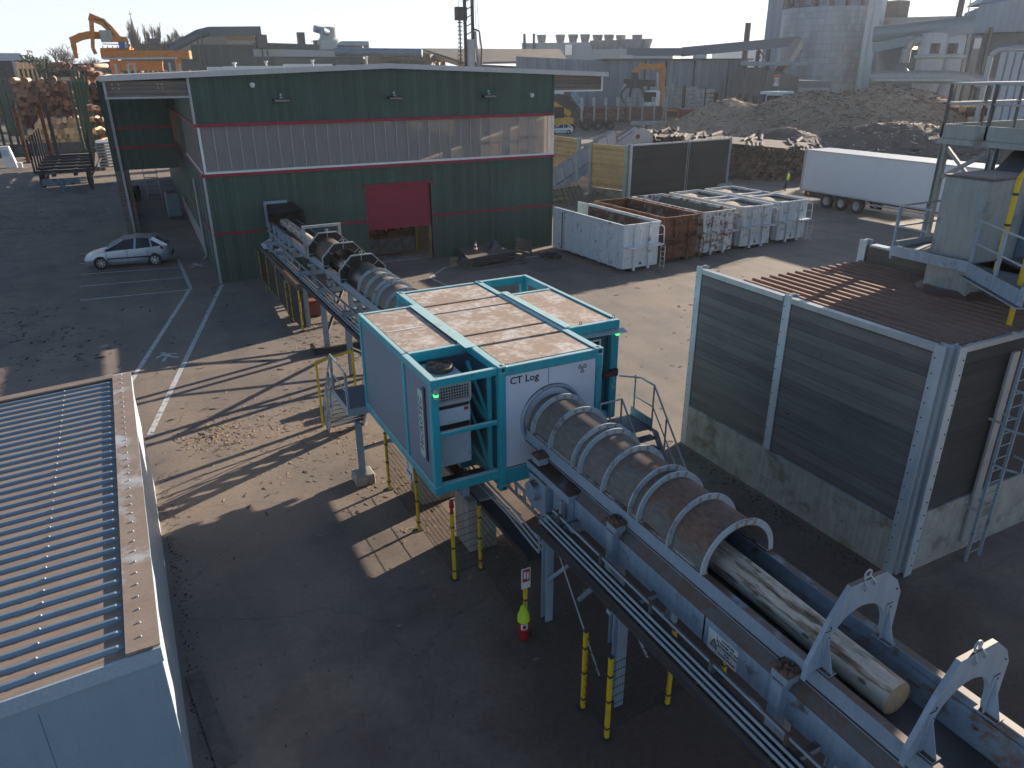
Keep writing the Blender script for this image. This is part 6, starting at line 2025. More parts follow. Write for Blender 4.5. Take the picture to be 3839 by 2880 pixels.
en_red = mk('old red brown log end', (.23, .115, .068), .9, var=.4, scale=2.5)
en_pale = mk('fresh tan log end', (.72, .45, .25), .85, var=.3, scale=2.5)
en_dark = mk('dark grey brown log end', (.060, .042, .034), .9, var=.45, scale=2)
bk_dark = mk('dark bark', (.055, .040, .032), .9, var=.4)
for m_, lo, hi in ((en_red, .4, 1.8), (en_pale, .45, 1.5), (en_dark, .5, 2.0), (bk_red, .6, 1.5), (bk_pale, .6, 1.4)):
    log_tint(m_, lo, hi)
LM = {k: [logs_mesh(r, L, 'log', b_, e_) for r in rs] for k, (rs, L, b_, e_) in {
    'pale': ((.34, .41, .30, .46), 4.6, bk_pale, en_pale), 'red': ((.28, .35, .41, .31), 4.6, bk_red, en_red), 'mix': ((.30, .36, .42), 5.0, bk_pale, en_red),
    'dark': ((.17, .20, .15, .22), 4.0, bk_dark, en_dark)}.items()}
LL = {'pale': 'tan ended log in the lower front pile of the tall left bunk', 'red': 'red brown log in the dark upper pile of the tall left bunk',
      'mix': 'loose pale log on the far top pile or beyond the green stakes', 'dark': 'dark log end in the long low stack behind the white trailer'}
GG = {'pale': 'tan logs in the left bunk', 'red': 'red brown logs in the left bunk', 'mix': 'pale logs of the far piles', 'dark': 'dark logs stacked behind the trailer'}


def put_log(kind, loc, rot):
    o = bpy.data.objects.new('log', rnd.choice(LM[kind]))
    C.objects.link(o)
    o.location = loc
    o.rotation_euler = rot
    return tag(o, LL[kind], 'log', GG[kind])


nlog = 0
for r in range(6):                      # front pile
    z = .75 + r * .62
    for i in range(9):
        u = -9.4 + (i + .5 * (r % 2)) * .68
        if r > 3 and i < 2 or u > -3.6:
            continue
        put_log('pale', (u + rnd.uniform(-.06, .06), 115.6 + rnd.uniform(-.2, .4) + r * .12, z + rnd.uniform(-.06, .06)), (rnd.uniform(-.03, .03), 0, rnd.uniform(-.05, .05)))
for r in range(11):                     # tall dark pile behind it
    z = 3.0 + r * .57
    for i in range(10):
        u = -10.0 + (i + .5 * (r % 2)) * .66
        if u > -3.5 or z > 8.9 - .35 * abs(math.sin(i * 1.3)):
            continue
        put_log('red' if r < 10 else 'mix', (u + rnd.uniform(-.08, .08), 121 + rnd.uniform(-.3, .4), z + rnd.uniform(-.08, .08)), (rnd.uniform(-.03, .03), 0, rnd.uniform(-.06, .06)))
for i in range(30):                     # far top pile and loose logs right of the stakes
    if i < 18:
        u, v, z = rnd.uniform(-4.6, .2), rnd.uniform(136, 142), rnd.uniform(8.2, 11.0)
        put_log('red' if i % 3 else 'mix', (u, v, z), (0, 0, rnd.uniform(-.5, .5)))
    else:
        k = i - 18
        put_log('mix', (-2.0 + (k % 3) * .62 + rnd.uniform(-.1, .1), 118 + rnd.uniform(-1, 1), .8 + (k // 3) * 1.5), (0, 0, rnd.uniform(-.4, .4)))
# mass of logs deeper in the bunks
b = MB()
for i in range(420):
    u, v = rnd.uniform(-5.2, 2.2), rnd.uniform(140, 160)
    top = 10.8 - .9 * abs(u + 1.8) ** .6
    z = rnd.uniform(6.5, top)
    r = rnd.uniform(.25, .4)
    b.tube((u, v, z), (u + rnd.uniform(-.6, .6), v + 4, z + rnd.uniform(-.3, .3)), r, 7)
for i in range(90):
    u = rnd.uniform(-2.2, 1.4)
    b.tube((u, 127 + rnd.uniform(-1, 1), rnd.uniform(.4, 8.2)), (u + rnd.uniform(-.5, .5), 131, rnd.uniform(.4, 8.4)), rnd.uniform(.25, .4), 7)
for i in range(110):
    p = rnd.random()
    u = 2.0 + 13 * p
    b.tube((u, 150 + rnd.uniform(-1, 2), rnd.uniform(7.5, 9.9)), (u + rnd.uniform(-1, 1), 154, rnd.uniform(7.5, 10.0)), rnd.uniform(.22, .35), 6)
for i in range(160):
    u = 18 + 11 * rnd.random()
    hh = 10.6 - abs(u - 24) * .12
    b.tube((u, 168 + rnd.uniform(-1, 2), rnd.uniform(7.5, hh)), (u + rnd.uniform(-1, 1), 172, rnd.uniform(7.5, hh)), rnd.uniform(.22, .35), 6)
tag(b.build('log_mass', mk('mixed log bark', (.16, .095, .065), .9, var=.6, scale=1.2)), kind='stuff')
# green stakes of the bunks
gst = mk('pale green stake', (.10, .17, .08), .6, var=.2)
gsd = mk('dark green stake', (.022, .065, .045), .6, var=.2)


def bunk(lab, u, v, h, n, du, mat, edge):
    t = thing('log_bunk', lab, 'bunk', (u, v, 0), 0, 'log bunks with tall stakes')
    for k in range(n):
        m = MB()
        x, y = u + du * k, v + .55 * k
        m.ibeam((x, y, 0), (x, y, h), .26, .26, .05, (0, 1, 0))
        s = m.build('stake', mat, t)
        MB().box(x - .16, x - .10, y - .16, y - .1, .6, h - .1).box(x - .18, x + .3, y - .16, y - .1, h - .1, h).build('stake_edge', edge, s)
    MB().box(u - .2, u + du * n + .2, v - .2, v + .55 * n + .2, 0, .5).build('base', gsd, t)
    return t


bunk('row of tall green stakes at the far left holding the log pile', -13.4, 113, 9.0, 5, .72, gsd, gst)
bunk('row of green stakes between the log pile and the hall', -3.5, 114.6, 8.7, 4, .42, gsd, gst)
bunk('second row of green stakes close to the hall corner', -2.9, 119, 10.0, 4, .45, gsd, gst)
bunk('far row of thin green stakes behind the log pile', -10.2, 140, 10.2, 8, .55, gsd, gst)
tag(MB().box(-13.5, -3.3, 114.6, 115.0, 0, 1.35).build('barrier', M['steel_d'], loc=(-8, 114.8, 0)), 'long dark low barrier in front of the log bunk', 'barrier')
for i, (u, v, h) in enumerate(((-9.05, 104.3, 6.3), (-9.3, 108.5, 6.6), (-6.15, 97.5, 6.6), (-5.65, 99.5, 6.6))):
    t = thing('rusty_stake', ('rusty post furthest left in front of the barrier', 'thick grey green post beside the rusty left post', 'rusty post standing behind the log trailer', 'dark post just right of the rusty one behind the log trailer')[i], 'post', (u, v, 0), 0, 'single stakes before the log bunk')
    MB().ibeam((u, v, 0), (u - .1, v, h), .36, .34, .06, (0, 1, 0)).build('post', (M['rust'], gsd, M['rust'], M['darkmetal'])[i], t)
    MB().box(u - .45, u + .45, v - .4, v + .4, 0, .12).build('foot', M['rust'], t)
# empty log trailer
lt_ = thing('log_trailer', 'empty dark log trailer with upright stakes and sunlit wheels on the left yard', 'trailer', (-4.2, 87, 0))
MB().box(-5.3, -5.0, 78, 96, 1.15, 1.45).box(-3.6, -3.3, 78, 96, 1.15, 1.45).build('chassis', M['darkmetal'], lt_)
for k in range(6):
    v = 79.2 + 3.0 * k
    MB().box(-6.7, -1.9, v - .12, v + .12, 1.35, 1.6).build('cross_beam', M['darkmetal'], lt_)
    for u in (-6.6, -2.0):
        MB().box(u - .08, u + .08, v - .08, v + .08, 1.6, 4.3).build('stake', M['darkmetal'], lt_)
for v in (80.4, 82.4, 84.4):
    for u in (-2.45, -6.2):
        w_ = MB().lathe([(.35, u - .22), (.62, u - .22), (.68, u - .14), (.68, u + .14), (.62, u + .22), (.35, u + .22)], (0, v, .68), 18, 'x').build('wheel', M['tyre'], lt_, smooth=True)
        MB().lathe([(0, u + .12), (.2, u + .16), (.36, u + .2)], (0, v, .68), 12, 'x').build('rim', M['yellow'] if u > -4 else M['steel_d'], w_)
MB().box(-6.1, -3.2, 76.9, 77.1, .55, 1.1).box(-4.8, -4.4, 77.0, 77.2, .0, .55).build('rear_bumper', mk('pale teal bumper', (.16, .25, .28), .6, dirt=(.06, .05, .04), amount=.4), lt_)
MB().box(-2.5, -2.2, 77.2, 77.4, 0, 2.0).bar((-2.3, 77.3, 1.0), (-1.3, 84, 2.0), .12).build('support_leg', M['darkmetal'], lt_)
kk = thing('fuel_kiosk', 'small white slanted dispenser kiosk at the left edge of the yard', 'kiosk', (-10.4, 99.7, 0))
MB().hexa([(-10.9, 99.3, 0), (-9.7, 99.3, 0), (-9.7, 100.3, 0), (-10.9, 100.3, 0)], [(-11.0, 99.3, 2.3), (-10.1, 99.3, 2.3), (-10.1, 100.1, 2.3), (-11.0, 100.1, 2.3)]).build('housing', M['white'], kk, bevel=.05)
MB().box(-10.95, -10.15, 99.2, 99.3, 1.3, 1.95).build('display_board', mk('pale blue board', (.42, .52, .62), .5), kk)
MB().box(-9.75, -9.3, 99.5, 99.9, 0, .55).build('foot', M['white'], kk)
rk = thing('steel_bar_stack', 'stack of grey galvanised frames standing beside the hall aisle', 'stack', (-.95, 92.7, 0))
b = MB()
for k in range(9):
    b.box(-1.6, -.25, 92.3, 96, .25 + .3 * k, .40 + .3 * k)
b.build('frame', M['galv'], rk)
MB().box(-1.65, -1.58, 92.2, 92.35, 0, 3.0).box(-.28, -.2, 92.2, 92.35, 0, 3.0).build('upright', M['galv'], rk)
# things under the aisle
cr = thing('mesh_crate', 'grey blue sheet metal crate on feet in the hall aisle', 'crate', (3.0, 58.2, 0))
MB().box(2.6, 3.45, 57.7, 58.9, .2, 1.8).build('body', mk('grey teal sheet', (.14, .21, .23), .5, var=.1), cr, bevel=.03)
MB().box(2.7, 3.35, 57.8, 58.8, 1.80, 1.81).build('inside', M['rust'], cr)
MB().box(2.62, 2.75, 57.75, 57.9, 0, .2).box(3.3, 3.43, 57.75, 57.9, 0, .2).box(2.62, 2.75, 58.7, 58.85, 0, .2).build('foot', M['steel_d'], cr)
tag(MB().lathe([(0, 0), (.3, 0), (.31, .3), (.29, .6), (.31, .95), (0, .97)], (1.0, 70, 0), 14).build('barrel', M['black'], loc=(1.0, 70, 0), smooth=True), 'black barrel in the hall aisle', 'barrel')
sx_ = thing('steel_steps', 'dim steel steps standing in the hall aisle', 'steps', (2.3, 68.5, 0))
for k in range(6):
    MB().box(1.8, 2.8, 68.5 + .35 * k, 68.8 + .35 * k, .3 + .3 * k, .34 + .3 * k).build('tread', M['steel_d'], sx_)
MB().bar((1.8, 68.3, .1), (1.8, 70.6, 2.2), .05, .2).bar((2.8, 68.3, .1), (2.8, 70.6, 2.2), .05, .2).build('stringer', M['galv'], sx_)

# ================================================================ cars
def car(lab, u, v, rz, paint, roofpaint, L=4.28, W=1.80, H=1.50, grp='parked cars'):
    """five door hatchback, nose towards +x"""
    t = thing('parked_car', lab, 'car', (u, v, 0), R_(rz), grp)
    k = L / 4.28
    # stations along the body: x, half width, sill z, belt z (shoulder), deck z (bonnet or boot)
    S = [(2.14, .50, .30, .52, .56), (2.08, .70, .22, .60, .66), (1.85, .82, .18, .72, .80), (1.45, .88, .17, .80, .92), (.95, .90, .17, .90, 1.02), (.45, .90, .17, .94, 1.0),
         (-.4, .90, .17, .97, 1.0), (-1.1, .90, .17, 1.0, 1.02), (-1.6, .87, .19, 1.03, 1.06), (-1.95, .80, .24, 1.02, 1.05), (-2.08, .72, .32, .95, .98), (-2.14, .62, .40, .72, .75)]
    b = MB()
    n = 9
    for (x, w, zs, zb, zd) in S:
        w *= W / 1.8
        ring = [(-w * .86, zs), (-w, zs + .16), (-w * 1.0, (zs + zb) / 2 + .05), (-w * .95, zb), (0, zd), (w * .95, zb), (w, (zs + zb) / 2 + .05), (w, zs + .16), (w * .86, zs)]
        b.v += [(x * k, y, z) for y, z in ring]
    for i in range(len(S) - 1):
        for j in range(n):
            j2 = (j + 1) % n
            b.f.append((i * n + j, i * n + j2, (i + 1) * n + j2, (i + 1) * n + j))
    b.f += [tuple(range(n)), tuple(range((len(S) - 1) * n, len(S) * n))]
    b.build('body', paint, t, local=True, smooth=True)
    # glasshouse
    Gp = [(1.02, .80, .98), (.10, .60, H - .07), (-.55, .62, H), (-1.30, .60, H - .06), (-1.98, .70, 1.02)]
    g_ = MB()
    base = [(1.05, .80), (.35, .85), (-.45, .86), (-1.25, .84), (-1.98, .68)]
    for (x, w), (x2, w2, z2) in zip(base, Gp):
        w *= W / 1.8
        w2 *= W / 1.8
        g_.v += [(x * k, -w, .97), (x2 * k, -w2, z2), (x2 * k, w2, z2), (x * k, w, .97)]
    for i in range(4):
        for j in range(3):
            g_.f.append((i * 4 + j, i * 4 + j + 1, (i + 1) * 4 + j + 1, (i + 1) * 4 + j))
    g_.f += [(0, 1, 2, 3), (16, 17, 18, 19)]
    g_.build('window', M['glass'], t, local=True)
    r = MB()
    for (x2, w2, z2), (x3, w3, z3) in zip(Gp[1:3], Gp[2:4]):
        a2, a3 = w2 * W / 1.8 + .015, w3 * W / 1.8 + .015
        r.hexa([(x2 * k, -a2, z2 - .03), (x3 * k, -a3, z3 - .03), (x3 * k, a3, z3 - .03), (x2 * k, a2, z2 - .03)], [(x2 * k, -a2 + .04, z2 + .035), (x3 * k, -a3 + .04, z3 + .035), (x3 * k, a3 - .04, z3 + .035), (x2 * k, a2 - .04, z2 + .035)])
    x3, w3, z3 = Gp[3]
    a3 = w3 * W / 1.8
    r.hexa([(x3 * k - .2, -a3 + .03, z3 - .05), (x3 * k, -a3, z3 - .02), (x3 * k, a3, z3 - .02), (x3 * k - .2, a3 - .03, z3 - .05)], [(x3 * k - .2, -a3 + .05, z3 - .01), (x3 * k, -a3, z3 + .035), (x3 * k, a3, z3 + .035), (x3 * k - .2, a3 - .05, z3 - .01)])
    r.build('roof', roofpaint, t, local=True, smooth=True)
    MB().add([(1.0 * k, -.70, 1.0), (.13 * k, -.55, H - .085), (.13 * k, .55, H - .085), (1.0 * k, .70, 1.0)], [(0, 1, 2, 3)]).xf(Matrix.Translation((.03, 0, .012))).build('windscreen', mk('pale beige windscreen', (.20, .19, .15), .15), t, local=True)  # paler beige quad laid over the dark glass
    p = MB()
    for s in (-1, 1):
        for (q0, q1, w_) in (((1.06, .82, .97), (.08, .615, H - .05), .07), ((-.42, .872, .97), (-.5, .635, H - .02), .10), ((-1.98, .69, .98), (-1.30, .615, H - .06), .20), ((-1.25, .85, .98), (-1.2, .62, H - .05), .07)):
            p.bar((q0[0] * k, s * (q0[1] * W / 1.8 + .006), q0[2]), (q1[0] * k, s * (q1[1] * W / 1.8 + .006), q1[2]), .03, w_, (1, 0, 0))
    p.build('pillar', paint, t, local=True)
    dg_ = MB()
    for s in (-1, 1):
        for x in (.98, -.02, -1.02):
            dg_.box(x * k - .008, x * k + .008, s * .905 * W / 1.8 - .008, s * .905 * W / 1.8 + .008, .34, .94)
    dg_.build('door_gap', M['black'], t, local=True)
    tr_ = MB()
    for s in (-1, 1):
        tr_.box(-1.25 * k, .95 * k, s * .905 * W / 1.8 - .012, s * .905 * W / 1.8 + .012, .50, .57)
    tr_.build('side_moulding', M['black'], t, local=True)
    for s in (-1, 1):
        MB().box(.78 * k, .92 * k, s * .93 - .08, s * .93 + .08, .98, 1.10).build('mirror', M['glass'], t, local=True)
        for x in (.02, -.98):
            MB().box(x * k - .09, x * k + .09, s * .905 * W / 1.8 - .02, s * .905 * W / 1.8 + .02, .84, .87).build('door_handle', M['galv'], t, local=True)
        MB().hexa([(1.75 * k, s * .60, .62), (2.1 * k, s * .45, .60), (2.06 * k, s * .70, .58), (1.7 * k, s * .83, .64)], [(1.6 * k, s * .62, .80), (2.02 * k, s * .45, .70), (2.0 * k, s * .70, .68), (1.62 * k, s * .82, .78)]).build('headlight', mk('clear headlight', (.5, .52, .55), .1), t, local=True)
        MB().hexa([(-2.02 * k, s * .60, .85), (-1.70 * k, s * .865, .85), (-1.66 * k, s * .85, 1.0), (-2.0 * k, s * .6, 1.0)], [(-2.06 * k, s * .62, .86), (-1.72 * k, s * .90, .86), (-1.66 * k, s * .875, 1.02), (-2.04 * k, s * .62, 1.02)]).build('tail_light', M['safety_red'], t, local=True)
    MB().box(2.1 * k, 2.165 * k, -.45, .45, .30, .46).box(2.0 * k, 2.1 * k, -.8, -.6, .32, .42).build('grille', M['black'], t, local=True)
    for x in (1.30, -1.30):
        for s in (-1, 1):
            y0 = s * (W / 2 - .10)
            arch_ = MB().lathe([(0, y0 + s * .092), (.36, y0 + s * .092)], (x * k, 0, .33), 20, 'y').build('wheel_arch', M['black'], t, local=True)
            w_ = MB().lathe([(.2, y0 - .1), (.30, y0 - .1), (.325, y0 - .06), (.325, y0 + s * .06), (.30, y0 + s * .115), (.2, y0 + s * .118)], (x * k, 0, .325), 22, 'y').build('tyre', M['tyre'], t, local=True, smooth=True)
            rm = MB()
            rm.lathe([(0, y0 + s * .11), (.045, y0 + s * .115)], (x * k, 0, .325), 10, 'y').lathe([(.195, y0 + s * .119), (.215, y0 + s * .117)], (x * k, 0, .325), 20, 'y')
            for q in range(7):
                a = 2 * math.pi * q / 7
                rm.bar((x * k + .03 * math.cos(a), y0 + s * .112, .325 + .03 * math.sin(a)), (x * k + .2 * math.cos(a), y0 + s * .117, .325 + .2 * math.sin(a)), .05, .012, (0, 1, 0))
            rm.build('rim', mk('alloy', (.55, .56, .58), .35, .4), w_, local=True)
    MB().box(-2.165 * k, -2.1 * k, -.5, .5, .42, .56).build('bumper_trim', M['black'], t, local=True)
    return t


silver = mk('silver blue car paint', (.36, .43, .52), .28, .55, var=.04, fine=.02, top=(.34, .28, .24), topamt=.55, topscale=1.5)
car('silver blue hatchback with dusty roof parked on the bay lines by the hall', -.28, 43.75 + .85, 170.5, silver, mk('dusty car roof', (.33, .28, .25), .6, .1, var=.1))
carw = mk('white car paint', (.72, .73, .75), .3, var=.03, fine=.01)
car('small white hatchback parked behind the tan plank wall', 65.3, 109.0, 160, carw, carw, L=4.3, H=1.52)

# ================================================================ bark heaps and the dark log stack
bm_ = boards('shredded bark', (.135, .098, .072), 0, 50, .95, .1, .0, .1)
bark_m, nt, b, oc = new_mat('shredded bark')
n1 = noise(nt, oc, .35, 6, .7)
n2 = noise(nt, oc, 5.0, 5, .75)
c = mix(nt, rng(nt, n2, .3, .7), (.27, .20, .15), (.60, .47, .36))
c = mix(nt, rng(nt, n1, .4, .65), c, (.50, .36, .25))
setb(nt, b, c, .95)
bump(nt, b, n2, .8, .15)


strip_m = mk('pale bark strand', (.62, .47, .34), .9, var=.4, scale=2)
strip_d = mk('dark bark strand', (.10, .068, .05), .9, var=.4, scale=2)


def heap(name, lab, bumps, x0, x1, y0, y1, mat, nst, res=.9, amp=.5):
    from mathutils import noise as mn
    def H(u, v):
        z = 0
        for (cu_, cv_, h, su, sv, az) in bumps:
            a = R_(az)
            du, dv = u - cu_, v - cv_
            p, q = du * math.cos(a) + dv * math.sin(a), -du * math.sin(a) + dv * math.cos(a)
            r = math.sqrt((p / su) ** 2 + (q / sv) ** 2)
            z = max(z, h * max(0, 1 - r) ** .85 * (1.0 if r > .25 else 1 - .08 * (1 - r / .25)))
        nz = mn.fractal(Vector((u * .25, v * .25, 1.3)), .8, 2.1, 4)
        return z + (nz * amp * min(1, z / 1.5) if z > .02 else -.05)
    m = MB()
    nx, ny = int((x1 - x0) / res), int((y1 - y0) / res)
    m.v = [(x0 + (x1 - x0) * i / nx, y0 + (y1 - y0) * j / ny, H(x0 + (x1 - x0) * i / nx, y0 + (y1 - y0) * j / ny)) for j in range(ny + 1) for i in range(nx + 1)]
    for j in range(ny):
        for i in range(nx):
            q = (j * (nx + 1) + i, j * (nx + 1) + i + 1, (j + 1) * (nx + 1) + i + 1, (j + 1) * (nx + 1) + i)
            if max(m.v[k][2] for k in q) > -.04:
                m.f.append(q)
    ng = len(m.f)
    for i in range(nst):
        u, v = rnd.uniform(x0, x1), rnd.uniform(y0, y1)
        z = H(u, v)
        if z < .3:
            continue
        a, L = rnd.uniform(0, 6.28), rnd.uniform(.2, .95)
        d = Vector((math.cos(a), math.sin(a), rnd.uniform(-.4, .4))) * L / 2
        w_ = rnd.uniform(.03, .085)
        p, q = Vector((u, v, z + .06)) - d, Vector((u, v, z + .06)) + d
        p.z = max(p.z, H(p.x, p.y) + .02)
        q.z = max(q.z, H(q.x, q.y) + .02)
        sd = Vector((-math.sin(a), math.cos(a), .3)) * w_
        m.add([p - sd, q - sd, q + sd, p + sd], [(0, 1, 2, 3)])
    c0 = ((x0 + x1) / 2, (y0 + y1) / 2, 0)
    ob = m.build(name, mat, loc=c0)
    ob.data.materials.append(strip_m)
    ob.data.materials.append(strip_d)
    for p in ob.data.polygons[ng:]:
        p.material_index = p.index % 3
    return tag(ob, lab, 'bark heap', 'heaps of shredded bark')


heap('bark_heap', 'largest heap of shredded brown bark, rising behind the white trailer', [(94.5, 72.5, 8.3, 21, 16, -52), (89.5, 79, 7.6, 17, 14, -52), (103, 63, 4.2, 15, 12, -52)], 68, 120, 48, 100, bark_m, 34000)
heap('bark_heap', 'smaller ridge of shredded bark left of the largest heap', [(82, 88, 6.3, 11, 11, -50), (77, 92, 3.2, 9, 8, -50), (72, 94, 1.6, 9, 7, -50)], 52, 90, 78, 110, bark_m, 11000)
heap('bark_heap', 'low dark bark heap between the white trailer and the largest heap', [(80, 59, 4.6, 15, 11, -50), (70, 66, 3.4, 13, 9, -50), (62, 72, 3.0, 14, 9, -50), (86, 50, 4.0, 11, 9, -40)], 50, 98, 42, 84, mk('dark bark dust', (.13, .105, .09), .95, var=.5, scale=.8, bmp=.6), 7000)
# the dark stack: log ends towards the yard
dirv = Vector((8.9, -8.4, 0)).normalized()
nrm = Vector((.69, .72, 0))
cnt = 0
rest = MB()
rzl = math.atan2(nrm.y, nrm.x) - math.pi / 2
for r in range(12):
    for i in range(44):
        p = Vector((44.4, 60.6, 0)) + dirv * (i * .40 + .2 * (r % 2) + rnd.uniform(-.05, .05))
        ztop = 4.0 - 1.25 * min(1, i / 34) + .25 * math.sin(i * .7)
        z = .18 + r * .345 + rnd.uniform(-.04, .04)
        if z > ztop:
            continue
        p = p + nrm * rnd.uniform(-.12, .25)
        if i >= 20 and cnt < 150:
            cnt += 1
            put_log('dark', (p.x, p.y, z), (0, 0, rzl))
        else:
            q = p + nrm * 4
            rest.tube((p.x, p.y, z), (q.x, q.y, z), rnd.uniform(.15, .22), 8)
for k in range(26):
    p = Vector((44.4, 60.6, 0)) + dirv * rnd.uniform(0, 17.5) + nrm * rnd.uniform(.6, 9)
    q = p + nrm * rnd.uniform(2.5, 5) + dirv * rnd.uniform(-1, 1)
    z = 3.9 - 1.2 * min(1, (p - Vector((44.4, 60.6, 0))).dot(dirv) / 14) + .1
    rest.tube((p.x, p.y, z), (q.x, q.y, z + rnd.uniform(-.15, .25)), .16, 6)
a_, c_ = Vector((45.2, 61.4, 0)), Vector((45.2, 61.4, 0)) + dirv * 17
rest.hexa([a_, c_, c_ + nrm * 9, a_ + nrm * 9], [a_ + Vector((0, 0, 3.8)), c_ + Vector((0, 0, 2.6)), c_ + nrm * 9 + Vector((0, 0, 2.6)), a_ + nrm * 9 + Vector((0, 0, 3.6))])
tag(rest.build('log_stack_rest', mk('dark stacked logs', (.062, .045, .036), .9, var=.6, scale=1.6)), kind='stuff')
# ================================================================ works and trees in the distance
def block(p, q, depth, z0, zp, zq=None, over=0.0):
    """solid standing on the facade line p-q (seen side), reaching back by depth; tops zp at p and zq at q"""
    zq = zp if zq is None else zq
    P_, Q_ = Vector((p[0], p[1], 0)), Vector((q[0], q[1], 0))
    d = (Q_ - P_).normalized()
    n = Vector((-d.y, d.x, 0))
    if n.dot(P_ + Q_) < 0:
        n = -n
    m = MB()
    A = [P_ - d * over - n * over, Q_ + d * over - n * over, Q_ + d * over + n * (depth + over), P_ - d * over + n * (depth + over)]
    m.hexa([(a.x, a.y, z0) for a in A], [(A[0].x, A[0].y, zp), (A[1].x, A[1].y, zq), (A[2].x, A[2].y, zq), (A[3].x, A[3].y, zp)])
    return m


def panel(p, q, z0, z1, off=.15, z0q=None, z1q=None):
    """thin panel just in front of a facade line"""
    P_, Q_ = Vector((p[0], p[1], 0)), Vector((q[0], q[1], 0))
    d = (Q_ - P_).normalized()
    n = Vector((-d.y, d.x, 0))
    if n.dot(P_ + Q_) > 0:
        n = -n
    m = MB()
    A = [P_ + n * off, Q_ + n * off, Q_, P_]
    z0q = z0 if z0q is None else z0q
    z1q = z1 if z1q is None else z1q
    m.hexa([(A[0].x, A[0].y, z0), (A[1].x, A[1].y, z0q), (A[2].x, A[2].y, z0q), (A[3].x, A[3].y, z0)], [(A[0].x, A[0].y, z1), (A[1].x, A[1].y, z1q), (A[2].x, A[2].y, z1q), (A[3].x, A[3].y, z1)])
    return m


def lerp(p, q, t):
    return tuple(a + (b_ - a) * t for a, b_ in zip(p, q))


def vsheet(name, col, width, rough=.55, var=.12, axis_mix=True, streak=.25):
    """vertical ribbed or boarded sheet whatever way the wall runs"""
    m, nt, b, oc = new_mat(name)
    sp = nd(nt, 'ShaderNodeSeparateXYZ', {0: oc})
    s = mth(nt, 'SUBTRACT', sp.outputs[0], sp.outputs[1])
    q = mth(nt, 'DIVIDE', s, width * 1.4)
    fr, fl = mth(nt, 'FRACT', q), mth(nt, 'FLOOR', q)
    w = nd(nt, 'ShaderNodeTexWhiteNoise', {'W': fl}, noise_dimensions='1D').outputs[0]
    sn = noise(nt, vmul(nt, oc, (1.2, 1.2, .15)), 1.0, 5, .65)
    k = mth(nt, 'MULTIPLY', rng(nt, w, 0, 1, 1 - var, 1 + var), rng(nt, sn, .3, .7, 1 - streak, 1 + streak))
    c = nd(nt, 'ShaderNodeVectorMath', {0: tuple(col), 1: k}, operation='MULTIPLY').outputs[0]
    c = mix(nt, mth(nt, 'MULTIPLY', mth(nt, 'LESS_THAN', fr, .07), .5), c, tuple(x * .3 for x in col))
    setb(nt, b, c, rough)
    return m


greyb = vsheet('weathered grey boarding', (.20, .23, .26), .9)
dgrey = vsheet('dark grey boarding', (.075, .085, .09), .8)
bluesh = vsheet('blue grey ribbed sheet', (.20, .27, .34), .9, .45, .08, streak=.1)
mgreen = vsheet('dark green sheet', (.055, .085, .082), 1.0, streak=.15)
conc2 = mk('grey concrete wall', (.24, .25, .25), .85, var=.2, scale=.4, streak=.3)
browr = mk('mossy brown roof', (.16, .125, .095), .9, var=.25, scale=.3, dirt=(.11, .10, .075), amount=.4, dscale=.5)
tealst = mk('teal grey duct', (.20, .26, .29), .5, .2, var=.1, top=(.25, .2, .16), topamt=.6)
pipem = mk('pale dusty pipe', (.33, .34, .33), .55, .2, var=.12, top=(.26, .22, .18), topamt=.8)

# --- grey boarded hall behind the excavator
gh = thing('boarded_hall', 'grey weathered boarded hall with brown flat roof behind the orange excavator', 'building', (94, 137, 0))
pC = (92.46, 136.66, 11.31)
pR = (113.95, 119.33, 11.33)
pL = (94.79, 155.37, 12.41)
# side wall running back to the left, front wall to the right
block((92.6, 136.6), (118.5, 123.5), 22, 0, 11.35, 11.35).build('wall', greyb, gh)
block((78.0, 148.5), (92.55, 136.63), .4, 0, 12.3, 11.3).build('wall', greyb, gh)
block((92.3, 136.4), (118.8, 123.2), 23, 11.36, 11.7, 11.6, .5).build('roof', browr, gh)
panel((110.9, 127.3), (113.6, 126.0), 0, 5.2, .2).build('doorway', M['black'], gh)
for t_ in (.27, .42, .62, .86):
    x, y, _ = lerp((92.6, 136.6, 0), (118.5, 123.5, 0), t_)
    panel((x, y), (x + .27, y - .135), 0, 11.2, .12).build('joint_strip', M['darkmetal'], gh)
for (a0, b0) in ((.16, .24), (.72, .80)):
    x0, y0, _ = lerp((92.6, 136.6, 0), (118.5, 123.5, 0), a0)
    x1, y1, _ = lerp((92.6, 136.6, 0), (118.5, 123.5, 0), b0)
    block((x0 + 6, y0 + 11), (x1 + 6, y1 + 11), 3, 11.6, 12.6).build('skylight', M['fascia'], gh)
# overhanging canopy at the hall's left, weathered beam like the green hall's
# --- annex with the P7 board
an = thing('dark_annex', 'low dark grey annex with a small P7 board between the boarded hall and the silo', 'building', (116, 118, 0))
block((110.6, 115.8), (113.2, 112.9), 16, 0, 9.85, 9.95).build('wall', dgrey, an)
block((113.25, 112.85), (117.5, 108.6), 14, 0, 9.6, 8.2).build('wall', dgrey, an)
block((110.2, 115.6), (117.6, 108.2), 20, 10.2, 11.0, 10.7, .8).build('roof', tealst, an)
bp = panel((114.3, 111.77), (115.0, 111.07), 6.6, 8.6, .12).build('board', M['signwhite'], an)
panel((114.32, 111.72), (115.02, 111.02), 8.05, 8.6, .16).build('board_band', mk('orange band', (.55, .14, .06), .5), bp)
put_text('board_lettering', 'P7', 1.1, M['text'], bp, (114.52, 111.3, 7.35), (.707, -.707, 0), (0, 0, 1))
panel((117.6, 108.4), (121.5, 104.6), 5.6, 6.3, .2).build('door_beam', pipem, an)
